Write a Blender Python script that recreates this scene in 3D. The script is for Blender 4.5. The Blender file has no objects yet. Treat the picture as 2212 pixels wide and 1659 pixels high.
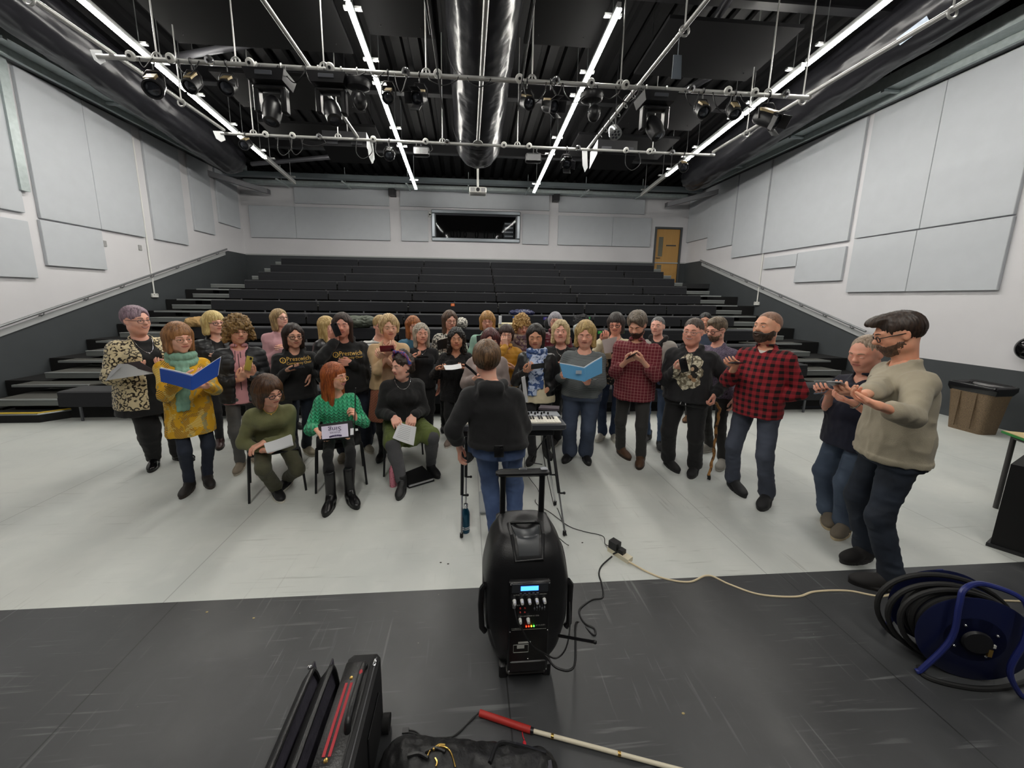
import bpy, math, random
import numpy as np
from mathutils import Vector, Matrix
from mathutils.bvhtree import BVHTree
random.seed(7)
C = bpy.context.scene.collection
SC = bpy.context.scene
# ---------------------------------------------------------------- camera, world, exposure
CAM = (0.0, 0.0, 1.9)
FPX, CX, CY, PITCH, YAW, ROLL = 800.0, 1073.8, 780.0, .1692, .078, -.0127
_f = np.array([math.sin(YAW)*math.cos(PITCH), math.cos(YAW)*math.cos(PITCH), -math.sin(PITCH)])
_r = np.array([math.cos(YAW), -math.sin(YAW), 0.0]); _d = np.cross(_f, _r)
RR = math.cos(ROLL)*_r+math.sin(ROLL)*_d; DD = -math.sin(ROLL)*_r+math.cos(ROLL)*_d; FF = _f
cam_data = bpy.data.cameras.new('camera'); cam = bpy.data.objects.new('camera', cam_data); C.objects.link(cam)
cam_data.sensor_width = 36.0; cam_data.sensor_fit = 'HORIZONTAL'; cam_data.lens = FPX/2212*36
cam_data.shift_x = (1106-CX)/2212; cam_data.shift_y = (CY-829.5)/2212
cam_data.clip_start = .05; cam_data.clip_end = 100
cam.matrix_world = Matrix(((RR[0], -DD[0], -FF[0], CAM[0]), (RR[1], -DD[1], -FF[1], CAM[1]), (RR[2], -DD[2], -FF[2], CAM[2]), (0, 0, 0, 1)))
SC.camera = cam
SC.view_settings.view_transform = 'Standard'; SC.view_settings.look = 'None'
SC.view_settings.gamma = 1; SC.view_settings.use_curve_mapping = False
SC.view_settings.exposure = 0.0
w = bpy.data.worlds.new('world'); SC.world = w; w.use_nodes = True
w.node_tree.nodes['Background'].inputs[0].default_value = (.8, .85, 1, 1)
w.node_tree.nodes['Background'].inputs[1].default_value = .02
SC.cycles.use_denoising = True; SC.cycles.adaptive_threshold = .02
SC.cycles.max_bounces = 6; SC.cycles.diffuse_bounces = 4; SC.cycles.glossy_bounces = 3
STRIP_POWER = 104.0
SLOPE = -.094                     # the roof, light strips and ducts fall towards the back wall

def ray(px, py): return FF+RR*(px-CX)/FPX+DD*(py-CY)/FPX
def at(px, py, x=None, y=None, z=None):      # a point of the place seen at that spot of the photograph, on a known plane
    d = ray(px, py); o = np.array(CAM)
    t = (x-o[0])/d[0] if x is not None else (y-o[1])/d[1] if y is not None else (z-o[2])/d[2]
    return o+d*t
def atp(px, py, p, n):
    d = ray(px, py); o = np.array(CAM); p = np.array(p, float); n = np.array(n, float)
    return o+d*(((p-o)@n)/(d@n))

# ---------------------------------------------------------------- materials
MATS = {}
def nt(name):
    m = bpy.data.materials.new(name); m.use_nodes = True
    return m, m.node_tree.nodes, m.node_tree.links, m.node_tree.nodes['Principled BSDF']
def s2l(c): return tuple((x/12.92 if x <= .04045 else ((x+.055)/1.055)**2.4) for x in c)
def hexc(h): return s2l(tuple(int(h[i:i+2], 16)/255 for i in (0, 2, 4)))
def rgba(c): return (*(hexc(c) if isinstance(c, str) else c), 1)
def mat(name, col, rough=.6, metal=0., noise=0., nscale=20., bump=0., bscale=80., emit=None, sheen=0., coat=0., alpha=None, spec=None):
    key = (name, str(col), rough, metal, noise, nscale, bump, bscale, str(emit))
    if key in MATS: return MATS[key]
    m, N, L, b = nt(name)
    b.inputs['Base Color'].default_value = rgba(col); b.inputs['Roughness'].default_value = rough; b.inputs['Metallic'].default_value = metal
    if sheen: b.inputs['Sheen Weight'].default_value = sheen
    if coat: b.inputs['Coat Weight'].default_value = coat
    if spec is not None: b.inputs['Specular IOR Level'].default_value = spec
    if emit: b.inputs['Emission Color'].default_value = rgba(emit[0]); b.inputs['Emission Strength'].default_value = emit[1]
    if noise or bump:
        tc = N.new('ShaderNodeTexCoord')
    if noise:
        n = N.new('ShaderNodeTexNoise'); n.inputs['Scale'].default_value = nscale; n.inputs['Detail'].default_value = 5
        L.new(tc.outputs['Object'], n.inputs['Vector'])
        mr = N.new('ShaderNodeMapRange'); mr.inputs[1].default_value = .3; mr.inputs[2].default_value = .7; mr.inputs[3].default_value = 1-noise; mr.inputs[4].default_value = 1+noise
        L.new(n.outputs['Fac'], mr.inputs[0])
        mx = N.new('ShaderNodeVectorMath'); mx.operation = 'SCALE'; mx.inputs[0].default_value = rgba(col)[:3]
        L.new(mr.outputs[0], mx.inputs['Scale']); L.new(mx.outputs[0], b.inputs['Base Color'])
    if bump:
        n2 = N.new('ShaderNodeTexNoise'); n2.inputs['Scale'].default_value = bscale; n2.inputs['Detail'].default_value = 3
        L.new(tc.outputs['Object'], n2.inputs['Vector'])
        bp = N.new('ShaderNodeBump'); bp.inputs['Strength'].default_value = bump; bp.inputs['Distance'].default_value = .01
        L.new(n2.outputs['Fac'], bp.inputs['Height']); L.new(bp.outputs[0], b.inputs['Normal'])
    MATS[key] = m
    return m

class G:                                   # small helper to write node graphs as expressions
    def __init__(s, name, rough=.8, sheen=0.):
        s.m, s.N, s.L, s.b = nt(name); s.b.inputs['Roughness'].default_value = rough
        if sheen: s.b.inputs['Sheen Weight'].default_value = sheen
        tc = s.N.new('ShaderNodeTexCoord'); s.obj = tc.outputs['Object']
        sp = s.N.new('ShaderNodeSeparateXYZ'); s.L.new(s.obj, sp.inputs[0]); s.x, s.y, s.z = sp.outputs
    def _in(s, sock, v):
        if hasattr(v, 'is_linked') or isinstance(v, bpy.types.NodeSocket): s.L.new(v, sock)
        else: sock.default_value = v
    def math(s, op, a, b=0., c=0.):
        n = s.N.new('ShaderNodeMath'); n.operation = op
        for i, v in enumerate((a, b, c)): s._in(n.inputs[i], v)
        return n.outputs[0]
    def mix(s, f, a, b):
        n = s.N.new('ShaderNodeMix'); n.data_type = 'RGBA'
        s._in(n.inputs[0], f); s._in(n.inputs[6], a if not isinstance(a, (str, tuple)) else rgba(a)); s._in(n.inputs[7], b if not isinstance(b, (str, tuple)) else rgba(b))
        return n.outputs[2]
    def vec(s, scale, loc=(0, 0, 0)):
        n = s.N.new('ShaderNodeMapping'); s.L.new(s.obj, n.inputs[0]); n.inputs['Scale'].default_value = scale; n.inputs['Location'].default_value = loc
        return n.outputs[0]
    def noise(s, scale, det=3, v=None, dist=0.):
        n = s.N.new('ShaderNodeTexNoise'); s.L.new(v or s.obj, n.inputs['Vector']); n.inputs['Scale'].default_value = scale; n.inputs['Detail'].default_value = det; n.inputs['Distortion'].default_value = dist
        return n.outputs['Fac']
    def vor(s, scale, feat='F1', v=None, out=0):
        n = s.N.new('ShaderNodeTexVoronoi'); n.feature = feat; s.L.new(v or s.obj, n.inputs['Vector']); n.inputs['Scale'].default_value = scale
        return n.outputs[out]
    def step(s, v, lo, hi=None):
        n = s.N.new('ShaderNodeMapRange'); s.L.new(v, n.inputs[0]); n.inputs[1].default_value = lo; n.inputs[2].default_value = lo+.01 if hi is None else hi
        return n.outputs[0]
    def stripe(s, v, period, duty, soft=.05):
        f = s.math('FRACT', s.math('DIVIDE', v, period)); d = s.math('ABSOLUTE', s.math('SUBTRACT', f, .5))
        return s.step(d, .5-duty/2, .5-duty/2+soft)
    def col(s, c): s._in(s.b.inputs['Base Color'], c if not isinstance(c, (str, tuple)) else rgba(c))
    def bump(s, h, st=.3, d=.01):
        n = s.N.new('ShaderNodeBump'); n.inputs['Strength'].default_value = st; n.inputs['Distance'].default_value = d
        s.L.new(h, n.inputs['Height']); s.L.new(n.outputs[0], s.b.inputs['Normal'])

# ---------------------------------------------------------------- mesh helpers
def tag(o, label=None, cat=None, group=None, kind=None):
    if label: o['label'] = label
    if cat: o['category'] = cat
    if group: o['group'] = group
    if kind: o['kind'] = kind
    return o
def thing(name, label, cat, loc=(0, 0, 0), rotz=0., group=None):
    o = bpy.data.objects.new(name, None); C.objects.link(o); o.empty_display_size = .1
    o.location = [float(v) for v in loc]; o.rotation_euler = (0, 0, rotz)
    return tag(o, label, cat, group)
def wmat(o):
    M = Matrix.Identity(4)
    while o is not None: M = o.matrix_basis @ M; o = o.parent
    return M
def link_mesh(name, V, Fc, mats, parent=None, midx=None, smooth=True, local=False):
    V = np.asarray(V, float)
    if parent is not None and not local:
        Mi = np.array(wmat(parent).inverted()); V = V@Mi[:3, :3].T+Mi[:3, 3]
    me = bpy.data.meshes.new(name)
    if isinstance(Fc, np.ndarray):
        nf, k = Fc.shape
        me.vertices.add(len(V)); me.vertices.foreach_set('co', V.astype(np.float32).ravel())
        me.loops.add(nf*k); me.loops.foreach_set('vertex_index', Fc.astype(np.int32).ravel())
        me.polygons.add(nf); me.polygons.foreach_set('loop_start', np.arange(0, nf*k, k, dtype=np.int32))
        me.update(calc_edges=True)
    else:
        me.from_pydata(V.tolist(), [], [list(map(int, f)) for f in Fc]); me.update()
    for m in (mats if isinstance(mats, (list, tuple)) else [mats]): me.materials.append(m)
    if midx is not None: me.polygons.foreach_set('material_index', np.asarray(midx, dtype=np.int32))
    if smooth is True: me.polygons.foreach_set('use_smooth', np.ones(len(me.polygons), dtype=bool))
    elif smooth == 'auto':
        me.polygons.foreach_set('use_smooth', np.ones(len(me.polygons), dtype=bool))
        try: me.set_sharp_from_angle(angle=math.radians(38))
        except Exception: pass
    o = bpy.data.objects.new(name, me); C.objects.link(o)
    if parent is not None: o.parent = parent
    return o
class MB:
    def __init__(s): s.V = []; s.F = []; s.M = []; s.mi = 0
    def _add(s, vs, fs):
        n = len(s.V); s.V += [tuple(map(float, v)) for v in vs]; s.F += [[n+i for i in f] for f in fs]; s.M += [s.mi]*len(fs); return s
    def m(s, i): s.mi = i; return s
    def box(s, x0, x1, y0, y1, z0, z1):
        return s.hexa([(x0, y0, z0), (x1, y0, z0), (x1, y1, z0), (x0, y1, z0), (x0, y0, z1), (x1, y0, z1), (x1, y1, z1), (x0, y1, z1)])
    def hexa(s, p): return s._add(p, [(0, 3, 2, 1), (4, 5, 6, 7), (0, 1, 5, 4), (1, 2, 6, 5), (2, 3, 7, 6), (3, 0, 4, 7)])
    def obox(s, c, ax, ay, az, hx, hy, hz):       # oriented box: centre, axes, half sizes
        c, ax, ay, az = [np.array(v, float) for v in (c, ax, ay, az)]
        return s.hexa([c+ax*hx*i+ay*hy*j+az*hz*k for k in (-1, 1) for i, j in ((-1, -1), (1, -1), (1, 1), (-1, 1))])
    def rbox(s, x0, x1, y0, y1, z0, z1, r=.01):   # chamfered box
        P = []; xs = (x0, x1); ys = (y0, y1); zs = (z0, z1)
        def rect(a0, a1, b0, b1): return [(a0+r, b0), (a1-r, b0), (a1, b0+r), (a1, b1-r), (a1-r, b1), (a0+r, b1), (a0, b1-r), (a0, b0+r)]
        rings = []
        for z, i in ((z0, r), (z0+r, 0), (z1-r, 0), (z1, r)):
            rings.append([(x, y, z) for x, y in rect(x0+i, x1-i, y0+i, y1-i)])
        V = [v for q in rings for v in q]; F = [list(range(7, -1, -1)), [24+i for i in range(8)]]
        for k in range(3):
            for i in range(8): j = (i+1) % 8; F.append([8*k+i, 8*k+j, 8*k+8+j, 8*k+8+i])
        return s._add(V, F)
    def prism(s, poly, lo, hi, axis='z'):         # 2D polygon (ccw) pushed along an axis
        n = len(poly)
        def P(a, b, t): return (a, b, t) if axis == 'z' else ((a, t, b) if axis == 'y' else (t, a, b))
        V = [P(a, b, lo) for a, b in poly]+[P(a, b, hi) for a, b in poly]
        return s._add(V, [list(range(n))[::-1], list(range(n, 2*n))]+[[i, (i+1) % n, n+(i+1) % n, n+i] for i in range(n)])
    def tube(s, pts, r, seg=10, cap=True, closed=False):
        pts = np.array(pts, float); n = len(pts); rs = np.full(n, float(r)) if np.isscalar(r) else np.array(r, float)
        T = np.gradient(pts, axis=0)
        if closed: T = np.roll(pts, -1, 0)-np.roll(pts, 1, 0)
        T /= np.linalg.norm(T, axis=1)[:, None]+1e-12
        u = np.cross(T[0], (0, 0, 1.)); 
        if np.linalg.norm(u) < 1e-3: u = np.cross(T[0], (1., 0, 0))
        V = []; a = np.linspace(0, 2*math.pi, seg, endpoint=False)
        for i in range(n):
            u = u-T[i]*(u@T[i]); u /= np.linalg.norm(u)+1e-12; v = np.cross(T[i], u)
            V += list(pts[i]+rs[i]*(np.cos(a)[:, None]*u+np.sin(a)[:, None]*v))
        F = []
        for i in range(n if closed else n-1):
            k = (i+1) % n
            for j in range(seg): F.append([i*seg+j, i*seg+(j+1) % seg, k*seg+(j+1) % seg, k*seg+j])
        if cap and not closed: F += [list(range(seg))[::-1], [(n-1)*seg+j for j in range(seg)]]
        return s._add(V, F)
    def cyl(s, a, b, r, seg=16, r2=None): return s.tube([a, b], [r, r if r2 is None else r2], seg)
    def lathe(s, prof, c=(0, 0, 0), ax=(0, 0, 1), seg=24):   # profile of (radius, height)
        c = np.array(c, float); ax = np.array(ax, float); ax /= np.linalg.norm(ax)
        return s.tube_l([c+ax*h for _, h in prof], [max(q, 1e-4) for q, _ in prof], ax, seg)
    def tube_l(s, pts, rs, ax, seg):
        u = np.cross(ax, (0, 0, 1.)); u = np.cross(ax, (1., 0, 0)) if np.linalg.norm(u) < 1e-3 else u
        u /= np.linalg.norm(u); v = np.cross(ax, u); a = np.linspace(0, 2*math.pi, seg, endpoint=False); V = []
        for p, r in zip(pts, rs): V += list(p+r*(np.cos(a)[:, None]*u+np.sin(a)[:, None]*v))
        n = len(pts); F = [list(range(seg))[::-1], [(n-1)*seg+j for j in range(seg)]]
        for i in range(n-1):
            for j in range(seg): F.append([i*seg+j, i*seg+(j+1) % seg, (i+1)*seg+(j+1) % seg, (i+1)*seg+j])
        return s._add(V, F)
    def sph(s, c, r, seg=12, rings=8):
        r = np.array(r if not np.isscalar(r) else (r, r, r), float); c = np.array(c, float); V = [c+(0, 0, -r[2])]; F = []
        for i in range(1, rings):
            t = math.pi*i/rings
            for j in range(seg): a = 2*math.pi*j/seg; V.append(c+r*(math.sin(t)*math.cos(a), math.sin(t)*math.sin(a), -math.cos(t)))
        V.append(c+(0, 0, r[2])); n = len(V)-1
        for j in range(seg):
            k = (j+1) % seg; F += [[0, 1+k, 1+j], [n, n-seg+j, n-seg+k]]
            for i in range(rings-2): F.append([1+i*seg+j, 1+i*seg+k, 1+(i+1)*seg+k, 1+(i+1)*seg+j])
        return s._add(V, F)
    def sheet(s, P, th=0.):                        # P: grid of points [i][j]; th: thickness along the normal
        P = np.array(P, float); ni, nj = P.shape[:2]
        du = np.gradient(P, axis=0); dv = np.gradient(P, axis=1); N = np.cross(du, dv); N /= np.linalg.norm(N, axis=2)[..., None]+1e-12
        Q = P-N*th; V = list(P.reshape(-1, 3))+list(Q.reshape(-1, 3)); m = ni*nj; F = []
        for i in range(ni-1):
            for j in range(nj-1):
                a, b, c, d = i*nj+j, (i+1)*nj+j, (i+1)*nj+j+1, i*nj+j+1
                F += [[a, b, c, d], [m+d, m+c, m+b, m+a]]
        for i in range(ni-1):
            a, b = i*nj, (i+1)*nj; F.append([a, m+a, m+b, b]); a += nj-1; b += nj-1; F.append([b, m+b, m+a, a])
        for j in range(nj-1):
            a, b = j, j+1; F.append([b, m+b, m+a, a]); a += (ni-1)*nj; b += (ni-1)*nj; F.append([a, m+a, m+b, b])
        return s._add(V, F)
    def xf(s, M, start=0):
        for i in range(start, len(s.V)): s.V[i] = tuple(M@Vector(s.V[i]))
        return s
    def build(s, name, mats, parent=None, smooth='auto', local=False):
        return link_mesh(name, np.array(s.V), s.F, mats, parent, s.M if isinstance(mats, (list, tuple)) else None, smooth, local)
def structure(o): o['kind'] = 'structure'; return o
def text_geo(txt, size, sx=1.):                    # letters as mesh, flat in XY, centred; returns verts, faces
    cu = bpy.data.curves.new('t', 'FONT'); cu.body = txt; cu.size = size; cu.align_x = 'CENTER'; cu.align_y = 'CENTER'; cu.resolution_u = 2
    o = bpy.data.objects.new('t', cu); C.objects.link(o)
    me = o.to_mesh(); V = np.array([v.co[:] for v in me.vertices]); F = [list(p.vertices) for p in me.polygons]
    o.to_mesh_clear(); bpy.data.objects.remove(o); bpy.data.curves.remove(cu)
    if len(V): V[:, 0] *= sx
    return V, F
def smoothpath(P, n=8):                            # Catmull-Rom through the points
    P = np.array(P, float); P = np.vstack([2*P[0]-P[1], P, 2*P[-1]-P[-2]]); out = []
    for i in range(1, len(P)-2):
        for t in np.linspace(0, 1, n, endpoint=False):
            a, b, c, d = P[i-1:i+3]; out.append(.5*((2*b)+(c-a)*t+(2*a-5*b+4*c-d)*t*t+(3*b-a-3*c+d)*t**3))
    out.append(P[-2]); return np.array(out)
ORD = ['first', 'second', 'third', 'fourth', 'fifth', 'sixth', 'seventh', 'eighth', 'ninth', 'tenth', 'eleventh', 'twelfth', 'thirteenth', 'fourteenth', 'fifteenth', 'sixteenth']
def nrm(v): v = np.array(v, float); return v/(np.linalg.norm(v)+1e-12)
# ================================================================ the room
XL, XR, YB, YF, ZT = -7.7, 8.2, 13.9, -4.5, 7.6
def roofpt(px, py, z0): return atp(px, py, (0, 0, z0), (0, -SLOPE, 1))
def floor_mat(name, base, dark, light, rough, scr, seams, seamcol):
    g = G(name, rough)
    n1 = g.noise(.9, 4); n2 = g.noise(6, 6); c = g.mix(g.step(n1, .35, .68), dark, base); c = g.mix(g.math('MULTIPLY', g.step(n2, .5, .8), .35), c, light)
    for k, (sc, ang) in enumerate((((1.1, 26, 1), .5), ((24, 1.3, 1), -.4), ((1.6, 30, 1), -1.0))):   # long thin scuffs in several directions
        mp = g.N.new('ShaderNodeMapping'); g.L.new(g.obj, mp.inputs[0]); mp.inputs['Rotation'].default_value = (0, 0, ang); mp.inputs['Scale'].default_value = sc
        s = g.noise(1.6, 5, mp.outputs[0], .4); s = g.math('MULTIPLY', g.step(s, .61, .7), g.step(g.noise(1.1+k*.4, 2), .48, .62))
        c = g.mix(g.math('MULTIPLY', s, scr[0]), c, scr[1])
    d = g.vor(7, 'F1'); c = g.mix(g.math('MULTIPLY', g.math('LESS_THAN', d, .02), .4), c, scr[2])
    sm = g.math('LESS_THAN', g.math('ABSOLUTE', g.math('SUBTRACT', g.math('FRACT', g.math('DIVIDE', g.math('ADD', g.x, seams[1]), seams[0])), .5)), .0035/seams[0])
    c = g.mix(g.math('MULTIPLY', sm, .7), c, seamcol); g.col(c)
    r = g.math('MULTIPLY_ADD', g.noise(3, 5), .25, rough-.12); g._in(g.b.inputs['Roughness'], r)
    g.bump(g.noise(60, 3), .05, .003)
    return g.m
M_floor = floor_mat('pale vinyl floor', 'cdcfca', 'bcc0bd', 'd6d7d2', .42, (.35, '8b8c88', '6c6a66'), (2.0, .9), '8e908e')
M_black = floor_mat('black vinyl floor', '404143', '353638', '4d4e50', .4, (.5, '77797a', '9a988c'), (2.0, .81), '141414')
YL = 2.17
structure(MB().box(XL, XR, YL, YB, -.1, 0).build('floor', M_floor, smooth=False))
structure(MB().box(XL, XR, YF, YL, -.1, .003).build('floor', M_black, smooth=False))
M_wall = mat('white wall paint', 'cecdd0', .75, noise=.02, nscale=2)
M_dado = mat('dark grey wall paint', '3f4346', .6, noise=.05, nscale=3)
M_blackw = mat('black wall paint', '17171a', .8)
# dado edge, read along each side wall: level low part, slope beside the steps, level at the back
dl = [at(0, 727, x=XL), at(478, 547, x=XL)]; dr = [at(1860, 722, x=XR), at(1530, 572, x=XR)]
def side_wall(name, x, pts, out):
    s = (pts[1][2]-pts[0][2])/(pts[1][1]-pts[0][1]); yk = pts[0][1]+(.92-pts[0][2])/s; yt = pts[0][1]+(3.28-pts[0][2])/s
    prof = [(YF, .92), (yk, .92), (yt, 3.28), (YB, 3.28)]
    m = MB(); x1 = x+out
    m.m(1).prism([(YF, 0)]+[(YB, 0)]+prof[::-1], min(x, x1), max(x, x1), 'x')
    m.m(0).prism(prof+[(YB, 5.75), (YF, 5.75)], min(x, x1), max(x, x1), 'x')
    m.m(2).prism([(YF, 5.75), (YB, 5.75), (YB, ZT), (YF, ZT)], min(x, x1), max(x, x1), 'x')
    structure(m.build(name, [M_wall, M_dado, M_blackw], smooth=False)); return s, yk, yt
SL = side_wall('wall_left', XL, dl, -.2); SR = side_wall('wall_right', XR, dr, .2)
def bk(px, py): p = at(px, py, y=YB); return p[0], p[2]
wx0, wz1 = bk(940, 461); wx1, wz0 = bk(1115, 517)
dx0, dx1, dz1, dz0 = 6.98, 7.9, 4.5, 2.46
m = MB()
m.m(1).box(XL, dx0, YB, YB+.25, 0, 3.28).box(dx1, XR, YB, YB+.25, 0, 3.28).box(dx0, dx1, YB, YB+.25, 0, dz0)
m.m(0).box(XL, wx0, YB, YB+.25, 3.28, 5.75).box(wx0, wx1, YB, YB+.25, 3.28, wz0).box(wx0, wx1, YB, YB+.25, wz1, 5.75).box(wx1, dx0, YB, YB+.25, 3.28, 5.75).box(dx0, dx1, YB, YB+.25, dz1, 5.75).box(dx1, XR, YB, YB+.25, 3.28, 5.75)
m.m(2).box(XL, XR, YB, YB+.25, 5.75, ZT)
structure(m.build('wall_back', [M_wall, M_dado, M_blackw], smooth=False))
structure(MB().box(XL, XR, YF-.2, YF, 0, ZT).build('wall_front', M_blackw, smooth=False))
structure(MB().box(XL, XR, YB-.012, YB-.002, 3.26, 3.3).build('trim_1', mat('pale trim', 'a5a8a8', .5), smooth=False))
# corrugated black roof deck
M_deck = mat('black roof deck', '0a0a0c', .6, spec=.3)
prof = []; x = XL
while x < XR:
    prof += [(x, 0), (x+.17, 0), (x+.2, .09), (x+.3, .09)]; x += .33
def roofz(y, z0=7.3): return z0+SLOPE*y
Vd = []; Fd = []
for px_, pz in prof: Vd += [(px_, YF, roofz(YF)+pz), (px_, YB, roofz(YB)+pz)]
for i in range(len(prof)-1): Fd.append([2*i, 2*i+1, 2*i+3, 2*i+2])
structure(link_mesh('ceiling', Vd, Fd, M_deck, smooth=False))
M_steelb = mat('dark painted steel', '151518', .5)
for k, y in enumerate((1.2, 3.6, 6.2, 8.8, 11.4)):
    z = roofz(y)-.02; mb = MB().box(XL, XR, y-.08, y+.08, z-.03, z).box(XL, XR, y-.01, y+.01, z-.3, z-.03).box(XL, XR, y-.08, y+.08, z-.33, z-.3)
    tag(mb.build('roof_beam', M_steelb, smooth=False), f'black steel roof beam across the hall, {ORD[k]} from the camera', 'beam', 'roof beams')
M_brace = mat('grey brace steel', '5b5b60', .45, metal=.3)
for k, (a, b) in enumerate((((385, 122), (510, 100)), ((590, 350), (728, 338)), ((1500, 115), (1560, 20)), ((1480, 195), (1530, 168)))):
    A = roofpt(*a, 6.75); B = roofpt(*b, 6.75); D = (B-A)*.35
    tag(MB().cyl(A-D, B+D, .06, 10).build('roof_brace', M_brace), ('round grey roof brace behind the black raft at upper left', 'round grey roof brace near the back wall, left of the duct', 'round dark roof brace between rafts at upper right', 'short grey roof brace above the right end of the front lighting bar')[k], 'brace', 'roof braces')

# ---- acoustic panels
M_pan = mat('pale grey acoustic fabric', 'b9bdc2', .95, noise=.02, nscale=5, bump=.15, bscale=300)
M_pedge = mat('panel edge', '9b9ea1', .9)
def panel(plane, tl, br, label, seams=(), top=None):
    if plane == 'B': a = at(*tl, y=YB); b = at(*br, y=YB); u0, u1 = a[0], b[0]
    else:
        x = XL if plane == 'L' else XR; a = at(*tl, x=x); b = at(*br, x=x); u0, u1 = sorted((a[1], b[1]))
    if plane != 'B': u1 = min(u1, YB-.03)
    z1, z0 = (a[2] if top is None else top), b[2]; us = [u0]+[(at(*s, y=YB)[0] if plane == 'B' else at(*s, x=x)[1]) for s in seams]+[u1]; us.sort()
    m = MB(); t = .06
    for p, q in zip(us[:-1], us[1:]):
        p += .004; q -= .004
        if plane == 'B': m.rbox(p, q, YB-t, YB-.001, z0, z1, .006)
        elif plane == 'L': m.rbox(XL+.001, XL+t, p, q, z0, z1, .006)
        else: m.rbox(XR-t, XR-.001, p, q, z0, z1, .006)
    tag(m.build('sound_absorber', M_pan, smooth=False), label, 'wall panel', 'pale acoustic panels')
PT = 5.66
panel('L', (-80, 100), (48, 460), 'tall pale acoustic panel on the left wall, cut by the photo edge above', top=PT)
panel('L', (-80, 455), (77, 601), 'low pale acoustic panel at the far left edge of the photo')
panel('L', (30, 200), (310, 513), 'largest pale acoustic panel on the left wall with a seam', ((190, 350),), top=PT)
panel('L', (78, 474), (227, 583), 'small pale acoustic panel under the largest one on the left wall')
panel('L', (304, 320), (404, 530), 'tall pale acoustic panel right of the vertical conduit on the left wall', top=PT)
panel('L', (404, 380), (462, 508), 'narrow pale acoustic panel with a raised foot on the left wall', top=PT)
panel('L', (461, 390), (517, 494), 'pale acoustic panel nearest the back corner on the left wall', top=PT)
panel('R', (1487, 430), (1532, 513), 'pale acoustic panel nearest the back corner on the right wall', top=PT)
panel('R', (1540, 430), (1583, 529), 'pale acoustic panel with raised foot above the right handrail top', top=PT)
panel('R', (1599, 410), (1647, 548), 'tall pale acoustic panel left of the conduit on the right wall', top=PT)
panel('R', (1672, 378), (1836, 520), 'wide pale acoustic panel right of the conduit on the right wall', top=PT)
panel('R', (1655, 557), (1725, 575), 'thin pale strip of acoustic panel beside the conduit on the right wall')
panel('R', (1727, 546), (1821, 606), 'small squarish pale acoustic panel in the middle of the right wall')
panel('R', (1890, 275), (2197, 463), 'largest pale acoustic panel at upper right of the right wall', ((2010, 400),), top=PT)
panel('R', (1850, 518), (2160, 627), 'long lower pale acoustic panel above the tall man', ((1975, 560),))
panel('B', (538, 444), (844, 520), 'long pale acoustic panel at the left of the back wall', ((640, 480),))
panel('B', (635, 405), (841, 446), 'upper pale acoustic panel at the left of the back wall', top=PT)
panel('B', (864, 420), (1186, 456), 'upper pale acoustic panel over the control room window', top=PT)
panel('B', (866, 454), (926, 522), 'small pale acoustic panel left of the control room window')
panel('B', (1129, 463), (1184, 529), 'small pale acoustic panel right of the control room window')
panel('B', (1206, 466), (1402, 534), 'long pale acoustic panel between window and door', ((1322, 500),))
panel('B', (1207, 432), (1391, 464), 'upper pale acoustic panel at the right of the back wall', top=PT)

# ---- control room window
M_alu = mat('brushed steel frame', '7f858b', .35, metal=.8)
M_dk = mat('control room black', '0b0b0d', .7)
wn = MB(); f = .13
for a, b, c, d in ((wx0-f, wx1+f, wz1, wz1+f), (wx0-f, wx1+f, wz0-f, wz0), (wx0-f, wx0, wz0, wz1), (wx1, wx1+f, wz0, wz1)): wn.rbox(a, b, YB-.07, YB+.02, c, d, .02)
wo = structure(wn.build('window_1', M_alu))
MB().box(wx0, wx1, YB+.24, YB+.25, wz0-.02, wz0+.02).box(wx0-.6, wx1+.6, YB+2.2, YB+2.25, 2.6, 5.6).box(wx0-.62, wx0-.6, YB+.25, YB+2.2, 2.6, 5.6).box(wx1+.6, wx1+.62, YB+.25, YB+2.2, 2.6, 5.6).box(wx0-.6, wx1+.6, YB+.25, YB+2.2, 5.55, 5.6).box(wx0-.6, wx1+.6, YB+.25, YB+2.2, 2.55, 2.6).build('room_lining', mat('control room wall', '6b6664', .8), wo, smooth=False)
gm, gN, gL, gb = nt('window glass'); tr_ = gN.new('ShaderNodeBsdfTransparent'); tr_.inputs[0].default_value = (.82, .84, .86, 1); gs_ = gN.new('ShaderNodeBsdfGlossy'); gs_.inputs['Roughness'].default_value = .03; ms_ = gN.new('ShaderNodeMixShader'); ms_.inputs[0].default_value = .004
gL.new(tr_.outputs[0], ms_.inputs[1]); gL.new(gs_.outputs[0], ms_.inputs[2]); gL.new(ms_.outputs[0], gN['Material Output'].inputs['Surface'])
MB().box(wx0, wx1, YB+.1, YB+.105, wz0, wz1).build('window_pane', gm, wo, smooth=False)
rk = thing('equipment_rack', 'black equipment rack with pale controls behind the control room window', 'rack', (wx1-.3, YB+.6, 2.6))
MB().box(wx1-.42, wx1-.02, YB+.5, YB+1.0, 2.6, wz1-.22).build('cabinet', mat('rack black', '121214', .5), rk, smooth=False)
for j in range(4):
    z = wz0+.12+j*.15; MB().box(wx1-.39, wx1-.05, YB+.48, YB+.5, z, z+.1).build('rack_unit', mat('rack face', '2a2a2e', .4), rk, smooth=False)
    q = MB()
    for i in range(7): q.box(wx1-.37+i*.045, wx1-.345+i*.045, YB+.465, YB+.48, z+.03, z+.07)
    q.build('button_row', mat('rack buttons', 'dcdcdc', .4), rk, smooth=False)
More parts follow.
